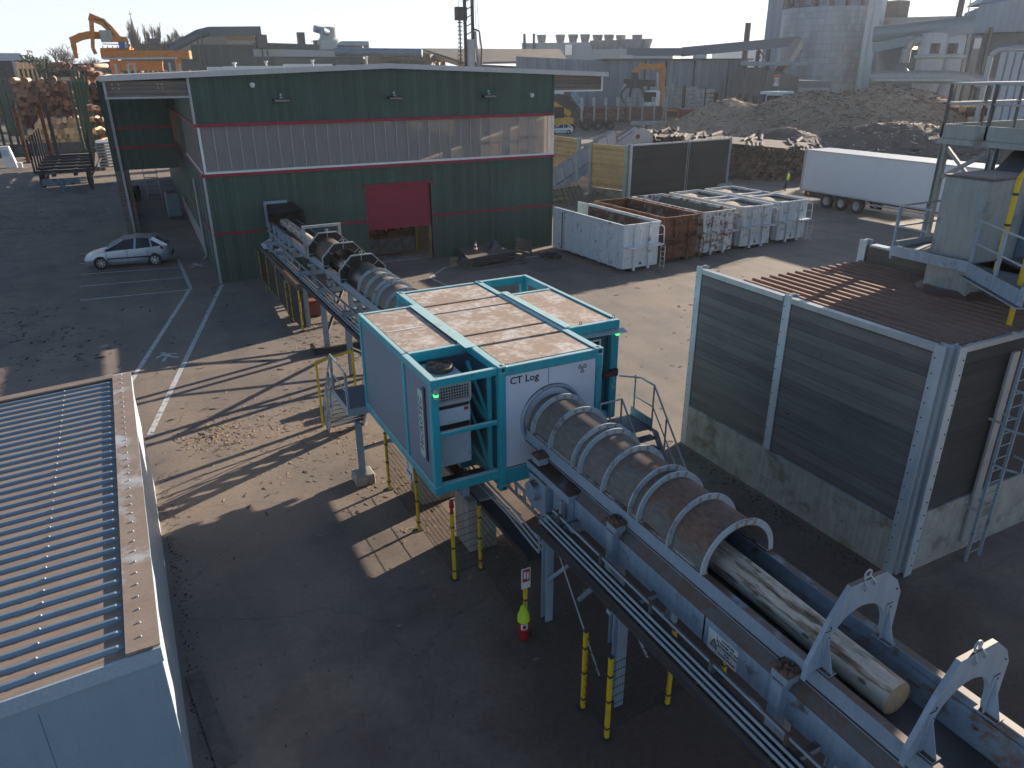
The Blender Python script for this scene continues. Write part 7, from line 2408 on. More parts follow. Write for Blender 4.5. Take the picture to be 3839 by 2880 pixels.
block((117.5, 108.5), (121.6, 104.5), 10, 0, 7.6, 7.4).build('wall', conc2, an)
panel((118.2, 107.75), (121.0, 105.0), 0, 5.6, .15).build('doorway', mk('dark door', (.05, .045, .045), .7), an)

# --- tall ribbed silo building and round silo
tb_ = thing('silo_building', 'tall blue grey ribbed building with dark lower annex behind the round silo', 'building', (155, 140, 0))
block((151.22, 152.83, 17.26), (152.78, 146.97, 16.26), 10, 0, 32).build('wall', bluesh, tb_)
block((149.71, 144.40, 16.13), (151.82, 139.24, 15.99), 6, 0, 23.3).build('annex_wall', dgrey, tb_)
block((154.03, 148.57, 16.32), (168.41, 132.04, 19.33), 8, 0, 32).build('wall', bluesh, tb_)
so2 = thing('round_silo', 'broad round grey silo of riveted sheet squares with open railed top', 'silo', (150, 128, 0))
sc_ = (152.27, 134.25, 14.03)
scx, scy = sc_[0], sc_[1]


def silo_mat():
    m, nt, b, oc = new_mat('riveted silo sheet')
    sp = nd(nt, 'ShaderNodeSeparateXYZ', {0: oc})
    at = mth(nt, 'ARCTAN2', sp.outputs[1], sp.outputs[0])
    ga = mth(nt, 'FRACT', mth(nt, 'MULTIPLY', at, 40 / 6.2832))
    gz = mth(nt, 'FRACT', mth(nt, 'DIVIDE', sp.outputs[2], 1.32))
    g = mth(nt, 'MAXIMUM', mth(nt, 'LESS_THAN', ga, .05), mth(nt, 'LESS_THAN', gz, .06))
    ia = mth(nt, 'FLOOR', mth(nt, 'MULTIPLY', at, 40 / 6.2832))
    iz = mth(nt, 'FLOOR', mth(nt, 'DIVIDE', sp.outputs[2], 1.32))
    w = nd(nt, 'ShaderNodeTexWhiteNoise', {'Vector': nd(nt, 'ShaderNodeCombineXYZ', {0: ia, 1: iz}).outputs[0]}).outputs[0]
    sn = noise(nt, vmul(nt, oc, (.4, .4, .06)), 1.0, 5, .6)
    c = mix(nt, rng(nt, sn, .35, .65), (.19, .25, .32), (.27, .33, .38))
    c = nd(nt, 'ShaderNodeVectorMath', {0: c, 1: rng(nt, w, 0, 1, .86, 1.14)}, operation='MULTIPLY').outputs[0]
    c = mix(nt, mth(nt, 'MULTIPLY', g, .55), c, (.06, .08, .10))
    dn = noise(nt, vmul(nt, oc, (.25, .25, .15)), 1.0, 4)
    c = mix(nt, rng(nt, dn, .52, .68, 0, .5), c, (.27, .25, .21))
    setb(nt, b, c, .5, .15)
    return m


SR = 10.4
MB().lathe([(SR, 0), (SR, 22.2), (0, 22.2)], (scx, scy, 0), 64).build('shell', silo_mat(), so2, smooth=True)
b = MB()
for i in range(64):
    a0 = 2 * math.pi * i / 64
    a1 = 2 * math.pi * (i + 1) / 64
    for r, z, w in ((SR - .2, 26.5, .5),):
        b.bar((scx + r * math.cos(a0), scy + r * math.sin(a0), z), (scx + r * math.cos(a1), scy + r * math.sin(a1), z), .2, w)
b.build('top_ring', M['steel_d'], so2)
b = MB()
for i in range(18):
    a0 = 2 * math.pi * i / 18
    x, y = scx + (SR - .2) * math.cos(a0), scy + (SR - .2) * math.sin(a0)
    b.box(x - .25, x + .25, y - .25, y + .25, 22.2, 26.5)
b.build('top_post', M['steel_d'], so2)
pa_, pb_ = (144.10, 116.01, 4.94), (143.70, 116.52, 21.21)
b = MB()
for (t0, r) in (((143.10, 115.66, 4.97), .75), ((143.76, 114.84, 4.97), .9)):
    b.tube((t0[0], t0[1], 0), (t0[0], t0[1], 34), r, 14)
t0 = (143.33, 113.78, 6.54)
b.box(t0[0] - .7, t0[0] + .7, t0[1] - .7, t0[1] + .7, 0, 34)
b.build('riser_pipe', mk('pale riser pipe', (.50, .54, .56), .45, .2, var=.08, streak=.15), so2, smooth=True)
# --- covered conveyor bridge to the tower, slanting chutes
cb = thing('conveyor_bridge', 'long covered conveyor bridge climbing to the tall ribbed building', 'conveyor', (118, 142, 10))
MB().bar((108.78, 152.10, 13.36), (117.20, 143.14, 13.21), 2.0, 1.6).bar((117.20, 143.14, 13.21), (137.32, 128.40, 15.17), 2.2, 1.9).build('gallery', mk('blue grey gallery', (.12, .155, .19), .5, var=.1), cb)
b = MB()
for p in ((129.44, 132.18, 13.34), (130.27, 129.95, 13.53)):
    b.box(p[0] - .3, p[0] + .3, p[1] - .3, p[1] + .3, 0, p[2])
b.bar((128.55, 131.64, 13.80), (130.28, 129.94, 11.37), .4)
b.build('support', M['steel_d'], cb)
sl2 = thing('slanting_chute', 'pale slanting chute going down from the silo to the annex', 'chute', (128, 110, 5))
MB().bar((130.03, 121.56, 14.69), (120.71, 116.84, 8.55), 1.6, 1.8).build('chute', pipem, sl2)
ch_ = thing('chimney', 'thin dark chimney standing behind the conveyor bridge', 'chimney', (132, 150, 0))
p = (151.62, 159.41, 15.66)
MB().tube((p[0], p[1], 0), (p[0], p[1], 20.6), .75, 10).build('stack', M['steel_d'], ch_)

# --- right hand works: flat roofed hall, big ducts, cyclones, cross pipe
rc = thing('works_hall', 'dark grey works hall with pale roof edge right of the silo', 'building', (150, 100, 0))
q0, q1 = (146.33, 114.82, 6.49), (151.17, 97.72, 6.64)
block(q0, q1, 20, 0, 18.6, 18.2).build('wall', mk('gloomy works wall', (.10, .125, .14), .7, var=.3, scale=.15), rc)
block(q0, q1, 20, 17.4, 19.2, 18.8, .6).build('roof', pipem, rc)
block((142.53, 113.18, 16.69), (143.50, 111.95, 16.65), 1, 13.5, 15.2).build('balcony', M['galv'], rc)
bx = (150.60, 115.85, 20.01)
MB().box(bx[0] - 1.8, bx[0] + 1.8, bx[1] - 1.8, bx[1] + 1.8, 17, 22.5).build('roof_box', M['steel_d'], rc)
lt2 = panel((141.93, 104.07, 13.81), (142.52, 103.26, 14.05), 13.0, 13.5, .3)
em = bpy.data.materials.new('lit strip lamp')
em.use_nodes = True
em.node_tree.nodes['Principled BSDF'].inputs['Emission Color'].default_value = (1, .75, .4, 1)
em.node_tree.nodes['Principled BSDF'].inputs['Emission Strength'].default_value = 1.2
lt2.build('strip_lamp', em, rc)
for (x0, x1, y0, y1) in ((1130, 1390, 480, 760), (1180, 1330, 330, 450)):
    p0, p1 = (137.40, 103.47, 8.03), (140.59, 99.09, 8.03)
block((137.40, 103.47, 8.03), (140.59, 99.09, 8.03), 4, 0, 11.3).build('inner_block', mk('blue grey block', (.11, .14, .17), .6, var=.15), rc)
r2 = thing('dryer_building', 'blue grey building with sheet upper storey and peaked roof at the right edge', 'building', (148, 90, 0))
block((139.16, 88.66, 8.88), (142.09, 77.81, 9.61), 16, 0, 15.2).build('lower_wall', mk('dark lower wall', (.085, .105, .12), .7, var=.2, scale=.2), r2)
block((137.49, 89.39, 15.70), (140.57, 78.49, 15.28), 18, 15.2, 19.6, 20.4).build('upper_wall', bluesh, r2)
block((139.75, 93.25, 16.88), (138.53, 89.63, 17.06), 6, 15.0, 18.6, 19.4).build('side_wall', bluesh, r2)
MB().lathe([(7.5, 20.0), (.6, 24.5), (0, 24.5)], (146.42, 90.25, 21.50)[:2] + (0,), 4).build('peaked_roof', bluesh, r2)
b = MB()
for (x, y) in ((1740, 420), (1890, 460), (1610, 600)):
    p = lerp((136.47, 89.13, 12.41), (138.04, 86.68, 11.60), 0 if x == 1740 else 1)
    b.tube((p[0], p[1], 0), (p[0], p[1], 16), .32, 10)
b.build('downpipe', pipem, r2)
panel((136.08, 87.89, 13.72), (136.66, 87.00, 13.79), 12.7, 14.3, .3).build('notice', M['signwhite'], r2)
lat = thing('lattice_ladder', 'thin lattice ladder mast with hoops on the dryer building', 'mast', (141, 92, 18))
p = (138.37, 91.71, 17.93)
b = MB()
for dx in (0, 2.2):
    b.bar((p[0] + dx, p[1] - dx, 17), (p[0] + dx, p[1] - dx, 29), .14)
for k in range(14):
    b.bar((p[0], p[1], 17.5 + .85 * k), (p[0] + 2.2, p[1] - 2.2, 17.5 + .85 * k), .1)
b.build('ladder', M['galv'], lat)
p = (132.65, 89.47, 16.93)
MB().tube((p[0], p[1], 16), (p[0] + .2, p[1], 30), .5, 10).build('flue', M['steel_d'], lat)
dk = thing('overhead_ducts', 'pair of thick dusty ducts crossing from the silo to the dryer building', 'duct', (120, 90, 14))
MB().tube((118.74, 94.89, 14.97), (127.38, 82.94, 16.13), 1.25, 16).build('duct', tealst, dk, smooth=True)
MB().bar((117.35, 93.43, 12.77), (126.60, 82.31, 15.60), 1.6, 1.4).build('duct', tealst, dk)
lp_ = thing('long_pipe', 'long horizontal dusty pipe on supports above the bark heap, bent down at its right end', 'pipe', (112, 85, 8))
MB().path([(109.76, 86.91, 8.33), (116.03, 78.34, 8.32), (117.75, 75.73, 8.06), (119.52, 72.91, 7.22)], .95, 14).build('pipe', pipem, lp_, smooth=True)
MB().bar((109.29, 85.89, 7.90), (115.79, 76.90, 7.90), .5, .3).bar((115.79, 76.90, 7.90), (118.28, 73.02, 7.07), .5, .3).build('pipe_tray', mk('pale tray', (.36, .42, .46), .5), lp_)
b = MB()
for p in ((109.77, 86.09, 7.62), (111.25, 84.17, 8.15), (117.77, 74.78, 7.98)):
    b.box(p[0] - .2, p[0] + .2, p[1] - .2, p[1] + .2, 0, p[2] - .5)
b.build('support', M['steel_d'], lp_)
for i, (x, w) in enumerate(((1445, 1.0), (1590, .9))):
    cy = thing('cyclone', ('pale grey cyclone with curved inlet and tapering bottom, left one of the pair', 'pale grey cyclone with tapering bottom, right one of the pair')[i], 'cyclone', (120, 85, 0), 0, 'pair of cyclones')
    p = ((122.78, 86.16, 11.72), (125.88, 85.19, 11.72))[i]
    MB().lathe([(0, 15.0), (1.9, 14.8), (2.1, 14.2), (2.1, 11.6), (2.5, 11.5), (2.5, 11.2), (2.1, 11.0), (2.1, 7.2), (.7, 1.5), (.6, 0)], (p[0], p[1], 0), 20).build('shell', mk('hazy pale cyclone', (.44, .46, .47), .5, .1, var=.1, streak=.2), cy, smooth=True)
    MB().box(p[0] - 1.9, p[0] - .9, p[1] - 1.9, p[1] - .9, 11.8, 13.3).build('hatch', M['steel_d'], cy)
    if i == 0:
        q = [Vector(p) + Vector((-1.6, 1.5, 0))]
        q = [Vector((p[0] - 1.2, p[1] + 1.2, 14.0)), Vector((p[0] - 2.2, p[1] + 2.2, 13.8)), Vector((p[0] - 2.7, p[1] + 2.7, 12.6)), Vector((p[0] - 2.7, p[1] + 2.7, 10.4))]
        MB().path(q, .7, 10).lathe([(.3, 10.0), (1.3, 9.0), (.2, 8.0)], (p[0] - 2.8, p[1] + 2.8, 0), 12).build('inlet_pipe', pipem, cy, smooth=True)
lg3 = thing('log_pile', 'pale and dark thick logs lying in a pile right of the largest bark heap', 'log pile', (95, 60, 0))
b, b2 = MB(), MB()
for i in range(16):
    p0 = Vector((97.39, 66.62, 3.63)) .lerp(Vector((95.61, 58.34, 3.65)), rnd.random())
    L = rnd.uniform(4, 8)
    z = rnd.uniform(1.5, 5.2)
    (b if i % 2 else b2).tube((p0.x - 1, p0.y + 1.2, z), (p0.x - 1 + L * .75, p0.y + 1.2 - L * .75, z + rnd.uniform(-.6, .4)), rnd.uniform(.35, .75), 10)
b.build('pale_log', bk_pale, lg3)
b2.build('dark_log', bk_dark, lg3)
gd = thing('grab_arm_truck', 'light blue machine cab half hidden behind the bark heap', 'machine', (105, 88, 0))
p = (93.44, 90.38, 4.96)
MB().box(p[0] - 1.2, p[0] + .8, p[1] - 1, p[1] + 1, 2.0, 6.0).box(p[0] - 1.9, p[0] + 2.0, p[1] - 1.6, p[1] + 1.6, 6.0, 6.4).build('cab', mk('light blue cab', (.40, .55, .64), .4), gd)
MB().box(p[0] - 1.22, p[0] + .5, p[1] - 1.02, p[1] + .8, 4.2, 5.8).build('window', M['glass'], gd)
rs = thing('log_rack', 'row of dark posts and stakes along the dark annex behind the bark heap', 'rack', (108, 95, 0))
for x in (0, 60, 130, 190, 240, 280):
    t_ = x / 280
    p0, p1 = (95.04, 100.06, 4.45), (94.58, 92.08, 4.70)
    p = lerp(p0, p1, t_)
    MB().box(p[0] - .25, p[0] + .25, p[1] - .25, p[1] + .25, 0, 5.9 - .3 * (int(x) % 3)).build('post', M['darkmetal'], rs)
MB().bar((95.08, 100.02, 3.88), (94.61, 92.05, 4.35), .5).bar((95.17, 98.55, 2.98), (94.79, 90.42, 4.22), .8).build('log', bk_pale, rs)

# --- trucks and excavator
lk = thing('loaded_log_trailer', 'dark log trailer with pale stakes loaded with logs in front of the slatted containers', 'trailer', (79, 112, 0))
T0, T1 = Vector((72.2, 114.5, 0)), Vector((87.5, 106.5, 0))
td = (T1 - T0).normalized()
tn = Vector((td.y, -td.x, 0))
if tn.dot(T0) > 0:
    tn = -tn
b = MB().bar(T0 + Vector((0, 0, 1.5)), T1 + Vector((0, 0, 1.5)), 2.4, .45)
b.build('chassis', M['darkmetal'], lk)
b = MB()
for r in range(5):
    for i in range(5):
        for s in range(2):
            a = T0 + td * (1.2 + 6.8 * s + rnd.uniform(-.3, .3)) + tn * (-.9 + .45 * i) + Vector((0, 0, 2.0 + .40 * r))
            b.tube(a, a + td * 6.2, rnd.uniform(.18, .26), 8)
b.build('log_load', mk('rust brown stacked logs', (.16, .095, .07), .9, var=.5), lk)
for k in range(8):
    for s in (-1, 1):
        a = T0 + td * (.6 + 2.05 * k) + tn * 1.15 * s
        MB().bar(a + Vector((0, 0, 1.5)), a + Vector((0, 0, 5.3)), .18).build('stake', M['galv'], lk)
for k in range(3):
    for s in (-1, 1):
        a = T0 + td * (1.3 + 2.1 * k) + tn * 1.0 * s
        w_ = MB().tube(a - tn * .25 + Vector((0, 0, .75)), a + tn * .25 + Vector((0, 0, .75)), .75, 18).build('wheel', M['tyre'], lk)
        MB().tube(a - tn * .27 + Vector((0, 0, .75)), a + tn * .27 + Vector((0, 0, .75)), .3, 10).build('rim', M['steel_d'], w_)
b = MB().bar(T0 + td * 9 + tn * 1.2 + Vector((0, 0, 1.2)), T1 + tn * 1.2 + Vector((0, 0, 1.2)), .1, .7)
b.build('side_box', M['galv'], lk)
tc_ = thing('lorry_cab', 'dark red lorry cab at the right end of the loaded log trailer', 'lorry', (89, 106, 0))
a = T1 + td * 1.6
MB().bar(a - td * 1.3 + Vector((0, 0, 2.1)), a + td * 1.2 + Vector((0, 0, 2.1)), 2.5, 2.6).build('cab', mk('deep red cab', (.15, .012, .025), .35), tc_, bevel=.1)
MB().bar(a - td * .2 + tn * 1.26 + Vector((0, 0, 2.5)), a + td * .9 + tn * 1.26 + Vector((0, 0, 2.5)), .05, .9).build('window', M['glass'], tc_)
for s in (-1, 1):
    MB().tube(a + tn * s * .8 + Vector((0, 0, .6)), a + tn * s * 1.2 + Vector((0, 0, .6)), .6, 16).build('wheel', M['tyre'], tc_)
ex = thing('excavator', 'orange timber excavator with white cab and raised grab arm loading the slatted container', 'excavator', (94, 117, 0))
e0 = Vector((91.37, 115.16, 0.30))
e0.z = 0
rt2 = Vector((.70, -.71, 0))
bk2 = Vector((.71, .70, 0))
for s in (-1.1, 1.1):
    MB().bar(e0 - rt2 * 2.6 + bk2 * s + Vector((0, 0, .45)), e0 + rt2 * 2.6 + bk2 * s + Vector((0, 0, .45)), .7, .9).build('track', M['darkmetal'], ex, bevel=.2)
bd_ = MB().bar(e0 - rt2 * 3.6 + Vector((0, 0, 2.2)), e0 - rt2 * .4 + Vector((0, 0, 2.2)), 3.2, 2.2)
bd_.bar(e0 - rt2 * .4 + Vector((0, 0, 2.0)), e0 + rt2 * 5.2 + Vector((0, 0, 2.0)), 3.2, 1.9)
bd_.build('upper_body', M['orange'], ex, bevel=.12)
MB().bar(e0 + rt2 * .6 - bk2 * 1.62 + Vector((0, 0, 2.1)), e0 + rt2 * 2.6 - bk2 * 1.62 + Vector((0, 0, 2.1)), .06, 1.0).build('vent', M['black'], ex)
MB().bar(e0 + rt2 * .2 + Vector((0, 0, 3.0)), e0 + rt2 * 4.8 + Vector((0, 0, 3.0)), 2.6, .2).build('deck', M['steel_d'], ex)
cbx = MB().bar(e0 - rt2 * 3.6 - bk2 * .6 + Vector((0, 0, 4.6)), e0 - rt2 * .9 - bk2 * .6 + Vector((0, 0, 4.6)), 1.9, 3.0).build('cab', M['white'], ex, bevel=.15)
MB().bar(e0 - rt2 * 3.65 - bk2 * .6 + Vector((0, 0, 5.0)), e0 - rt2 * 1.5 - bk2 * .6 + Vector((0, 0, 5.0)), 1.96, 1.7).build('window', M['glass'], cbx)
arm = [Vector(p) for p in ((90.70, 115.68, 3.44), (90.57, 115.79, 6.73), (90.72, 115.67, 9.96), (89.45, 116.65, 9.97), (87.72, 117.96, 10.22), (86.76, 118.67, 9.14))]
MB().bar(arm[0], arm[1], .9, 1.4).bar(arm[1], arm[2], .8, 1.3).build('boom', M['orange'], ex, bevel=.08)
MB().chain([arm[2] + Vector((0, 0, .3)), arm[3], arm[4], arm[5]], .7, .95).build('stick', M['orange'], ex, bevel=.08)
MB().tube((89.66, 115.23, 5.94), (89.39, 115.44, 9.16), .2, 8).build('hydraulic_ram', M['galv'], ex)
gr_ = MB()
hp_ = arm[5]
gr_.tube(hp_, hp_ + Vector((0, 0, -2.6)), .6, 10, .9)
for k in range(5):
    a0 = 2 * math.pi * k / 5
    d = Vector((math.cos(a0), math.sin(a0), 0))
    pts = [hp_ + Vector((0, 0, -2.3)), hp_ + d * 1.7 + Vector((0, 0, -2.6)), hp_ + d * 2.3 + Vector((0, 0, -3.8)), hp_ + d * 1.7 + Vector((0, 0, -5.2))]
    for p0, p1 in zip(pts, pts[1:]):
        gr_.bar(p0, p1, .4, .3)
gr_.build('grapple', M['darkmetal'], ex)
for i, (t0, t1, z0, z1, lab) in enumerate((((90.16, 127.31, 7.00), (98.34, 115.90, 5.79), 2.9, 6.7, 'long slatted grey container on stilts beneath the grab of the excavator'), ((97.30, 114.16, 5.84), (98.60, 111.71, 5.86), 2.6, 6.3, 'short slatted pale container right of the long one'))):
    sl_ = thing('slatted_container', lab, 'container', (t0[0], t0[1], 0), 0, 'slatted containers before the boarded hall')
    dd = Vector((t1[0] - t0[0], t1[1] - t0[1], 0)).normalized()
    nn = Vector((dd.y, -dd.x, 0))
    if nn.dot(Vector(t0)) > 0:
        nn = -nn
    b = MB()
    L = math.hypot(t1[0] - t0[0], t1[1] - t0[1])
    A_ = Vector((t0[0], t0[1], 0))
    n_ = 5
    for k in range(n_):
        z = z0 + (z1 - z0) * (k + .45) / n_
        b.bar(A_ + Vector((0, 0, z)), A_ + dd * L + Vector((0, 0, z)), .12, (z1 - z0) / n_ * .8)
        b.bar(A_ - nn * 2.4 + Vector((0, 0, z)), A_ + dd * L - nn * 2.4 + Vector((0, 0, z)), .12, (z1 - z0) / n_ * .8)
    b.build('slat_wall', mk('weathered slat', (.42, .42, .38), .8, var=.2, dirt=(.12, .11, .09), amount=.3), sl_)
    for k in range(6 if i == 0 else 3):
        q = A_ + dd * (L * (k + .3) / (6 if i == 0 else 3)) + nn * .2
        MB().bar(q, q + Vector((0, 0, z1 + (.1 if k % 2 else .4))), .45 if i == 0 else .2).build('post', (M['galv'] if k % 3 < 2 else M['darkmetal']), sl_)
    if i == 0:
        MB().bar(A_ - nn * 1.2 + dd * .3 + Vector((0, 0, z1 + .5)), A_ - nn * 1.2 + dd * 6 + Vector((0, 0, z1 + .3)), 2.2, 1.6).build('scrap_load', M['darkmetal'], sl_)
yl = thing('telehandler', 'yellow telescopic loader half hidden behind the green hall', 'loader', (68, 118, 0))
p = Vector((65.60, 109.91, 2.29))
MB().box(p.x - 2.4, p.x + 2.2, p.y - 1.2, p.y + 1.2, .7, 2.4).build('body', mk('warm yellow paint', (.62, .34, .01), .4), yl, bevel=.1)
MB().bar(p + Vector((2.2, 0, .6)), p + Vector((-5, 3, 5.2)), .7, .8).build('boom', bpy.data.materials['warm yellow paint'], yl)
MB().box(p.x - 1.6, p.x + .4, p.y - 1.0, p.y + .6, 2.4, 4.1).build('cab', M['glass'], yl)
for dx in (-1.7, 1.6):
    MB().tube((p.x + dx, p.y - 1.35, .75), (p.x + dx, p.y + 1.35, .75), .75, 16).build('wheel', M['tyre'], yl)
wv_ = thing('site_office', 'white site office box with blue end behind the green hall corner', 'site office', (78, 148, 0))
MB().bar((80.89, 138.05, 3.58), (83.41, 136.54, 3.57), 3, 4.2).build('box', M['white'], wv_)
sb_ = thing('stacker_belt', 'small inclined belt stacker dropping onto a dark heap beside the log trailer', 'conveyor', (82, 132, 0))
MB().bar((78.16, 128.03, 5.66), (78.79, 122.91, 2.42), 1.6, 1.6).build('belt_frame', M['steel_d'], sb_)
MB().bar((77.45, 124.94, 5.84), (78.24, 122.08, 3.09), .2, 1.3).build('side_cover', M['steel_b'], sb_)
tag(heap('bark_heap', 'steep dark heap under the small belt stacker', [(76, 128, 6.2, 10, 8, -45)], 62, 90, 116, 140, mk('black brown bark', (.05, .035, .028), .95, var=.5, bmp=.5), 300, amp=.3))

# --- brown roofed shed with timber trusses, centre distance
bs = thing('long_shed', 'long low shed with mossy brown roof behind the green hall roof', 'building', (90, 178, 0))
s0, s1 = (82.49, 182.20, 10.34), (104.09, 170.78, 10.21)
block(s0, s1, 1.0, 0, 11.2, 9.8).build('wall', dgrey, bs)
P0, P1, P2, P3_ = (80.87, 180.73, 11.02), (102.63, 168.16, 11.29), (115.29, 193.22, 14.46), (80.75, 210.01, 14.85)
b = MB().hexa([P0, P1, P2, P3_], [(q[0], q[1], q[2] + .5) for q in (P0, P1, P2, P3_)])
b.build('roof', browr, bs)
b = MB()
g0, g1 = Vector((79.96, 207.10, 14.42)), Vector((81.55, 181.52, 10.88))
b.bar(g0 - Vector((0, 0, .3)), g1 - Vector((0, 0, .3)), .5, .9)
for t_ in (.15, .35, .5):
    q = g0.lerp(g1, t_)
    b.bar(q, (q.x, q.y, q.z - 5.5 * (1 - t_)), .6)
    b.bar(q, (q.x + 3 * (1 if t_ < .4 else -1), q.y - 2, q.z - 5), .5)
b.build('timber_truss', M['timber'], bs)
for x in (0,):
    pass
for k in range(5):
    q = lerp(s0, s1, .3 + .16 * k)
    panel((q[0], q[1]), (q[0] + .5, q[1] - .25), 4, 10, .3).build('column', M['galv'], bs)
lsd = thing('gabled_shed', 'small timber gabled shed under the long pipe bridge', 'building', (62, 195, 0))
c0, c1 = (59.79, 196.09, 12.14), (64.78, 194.50, 12.13)
block(c0, c1, 8, 0, 11.6).build('wall', M['timber'], lsd)
mid = lerp(c0, c1, .5)
m = MB()
d_ = Vector((c1[0] - c0[0], c1[1] - c0[1], 0)).normalized()
n_ = Vector((-d_.y, d_.x, 0))
A_, B_, Mi = Vector(c0) - d_ * 1, Vector(c1) + d_ * 1, Vector(mid)
vs = []
for o in (-n_ * 1, n_ * 9):
    for q, z in ((A_, 11.5), (B_, 11.5), (Mi, 14.0)):
        vs.append((q.x + o.x, q.y + o.y, z))
m.add(vs, [(0, 1, 2), (3, 5, 4), (0, 3, 4, 1), (1, 4, 5, 2), (2, 5, 3, 0)])
m.build('roof', browr, lsd)
ps2 = thing('low_brown_shed', 'broad low brown roofed shed between the gabled shed and the drill mast', 'building', (72, 200, 0))
block((68.24, 203.88, 12.25), (77.55, 197.31, 11.59), 16, 0, 12.2).build('wall', dgrey, ps2)
block((67.62, 203.03, 12.24), (77.19, 196.38, 11.59), 17, 12.2, 13.8, 13.6, .8).build('roof', browr, ps2)
pb2 = thing('pipe_bridge', 'long blue grey pipe bridge on lattice legs in the centre distance', 'pipe', (68, 190, 13))
MB().tube((54.07, 200.85, 14.09), (72.96, 189.43, 13.73), 1.0, 12).build('pipe', mk('blue pipe sheet', (.13, .19, .25), .45, .2), pb2, smooth=True)
b = MB()
for p in ((62.90, 195.11, 13.66), (70.43, 190.39, 13.60), (72.96, 189.44, 13.59), (55.80, 198.30, 13.82)):
    for dx in (-.7, .7):
        b.bar((p[0] + dx, p[1], 0), (p[0] + dx, p[1], p[2]), .25)
    for k in range(4):
        b.bar((p[0] - .7, p[1], 3 * k), (p[0] + .7, p[1], 3 * k + 3), .18)
b.build('lattice_leg', M['steel_d'], pb2)

# --- drill mast
dm = thing('drill_mast', 'tall dark drill rig mast with spiral auger and slanting strut behind the green hall', 'drill rig', (45.4, 100.1, 0))
c_ = (45.45, 100.15)
b = MB()
for dx in (-.45, .45):
    b.bar((c_[0] + dx, c_[1] - dx * .5, 0), (c_[0] + dx, c_[1] - dx * .5, 24), .28, .5)
for k in range(22):
    b.bar((c_[0] - .45, c_[1] + .22, 2 + k), (c_[0] + .45, c_[1] - .22, 2.5 + k), .12)
b.build('mast', mk('dark mast steel', (.03, .035, .05), .5, .2), dm)
MB().box(c_[0] - .4, c_[0] + .5, c_[1] - .6, c_[1] + .2, 0, 13.5).build('lower_mast', M['galv'], dm)
b = MB().tube((c_[0] - 1.1, c_[1] + .5, 3), (c_[0] - 1.1, c_[1] + .5, 17), .12, 8)
for k in range(26):
    b.tube((c_[0] - 1.1, c_[1] + .5, 4 + .5 * k), (c_[0] - 1.1, c_[1] + .5, 4.1 + .5 * k), .33, 10)
b.build('auger', M['darkmetal'], dm)
MB().box(c_[0] - 1.7, c_[0] - .2, c_[1], c_[1] + .8, 15.8, 17.4).build('drive_head', M['darkmetal'], dm)
MB().bar((c_[0] + 2.2, c_[1] - 1, 5), (c_[0] + .6, c_[1], 14.5), .3, .3).bar((c_[0] + 1.3, c_[1] - .6, 5), (c_[0] + .9, c_[1], 14.5), .22).build('strut', M['galv'], dm)
MB().path([(c_[0] + .6, c_[1], 14.8), (c_[0] + 1.3, c_[1] - .5, 14.5), (c_[0] + 1.6, c_[1] - .6, 12), (c_[0] + 1.3, c_[1] - .5, 8)], .12, 6).build('hose', M['black'], dm)
b = MB()
for dx in (-1.6, 1.1, 1.5):
    b.tube((c_[0] + dx, c_[1] - dx * .4, 8), (c_[0] + dx * .5, c_[1], 30), .025, 5)
b.build('cable', M['darkmetal'], dm)

# --- white hall with roof fans
wh = thing('long_white_hall', 'long pale hall with a row of round roof fans on the horizon', 'building', (140, 220, 0))
w0, w1 = (123.52, 231.05, 15.51), (148.83, 210.74, 15.21)
block(w0, w1, 14, 0, 17.6, 17.4).build('wall', mk('pale grey cladding', (.40, .43, .45), .6, var=.08), wh)
w2, w3 = (139.67, 213.35, 14.52), (156.43, 195.02, 14.57)
block(w2, w3, 18, 0, 15.6, 15.6).build('low_wall', mk('pale low wall', (.34, .37, .38), .6, var=.08), wh)
panel(w0, w1, 17.3, 17.7, .4).build('roof_edge', M['galv'], wh)
fnm = mk('grey roof fan', (.24, .255, .265), .5, .2)
for x, z0, h, row in ((300, 17.4, 2.4, 0), (458, 17.4, 2.4, 0), (565, 17.4, 2.4, 0), (665, 17.4, 2.4, 0), (768, 17.4, 2.2, 0), (862, 17.4, 2.2, 0), (960, 17.4, 2.0, 0), (1103, 16.0, 3.2, 0), (750, 15.6, 2.2, 1), (805, 15.6, 2.2, 1), (862, 15.6, 2.2, 1), (920, 15.6, 2.2, 1), (1010, 15.6, 2.4, 1), (1066, 15.6, 2.4, 1), (1125, 15.6, 2.4, 1), (1183, 15.6, 2.4, 1)):
    t_ = (x - 125) / 835.0
    q = lerp(w0, w1, t_) if row == 0 else lerp(w2, w3, (x - 720) / 660.0)
    if row == 0 and x > 1000:
        q = lerp(w2, w3, (x - 720) / 660.0)
    cx_, cy_ = q[0] + 2.0, q[1] + 4.0
    MB().lathe([(1.2, z0), (1.3, z0 + h * .3), (1.9 if row else 1.7, z0 + h), (1.9 if row else 1.7, z0 + h + .4), (0, z0 + h + .4)], (cx_, cy_, 0), 14).build('roof_fan', fnm, wh, smooth=True)
b = MB()
for x in (148, 228):
    q = lerp(w0, w1, (x - 125) / 835.0)
    b.tube((q[0] - .3, q[1] - .5, 15), (q[0] - .3, q[1] - .5, 20.4), .45, 8)
b.build('exhaust_pipe', M['steel_d'], wh)
b = MB()
for k in range(4):
    q = lerp(w0, w1, (495 + 14 * k - 125) / 835.0)
    b.tube((q[0] - .5, q[1] - 1, 14), (q[0] - .5, q[1] - 1, 17), .3, 8)
b.build('bright_duct', mk('bright duct', (.7, .7, .7), .25, .8), wh)
bwh = thing('bright_far_hall', 'bright low flat building far behind the conveyor bridge', 'building', (170, 190, 0))
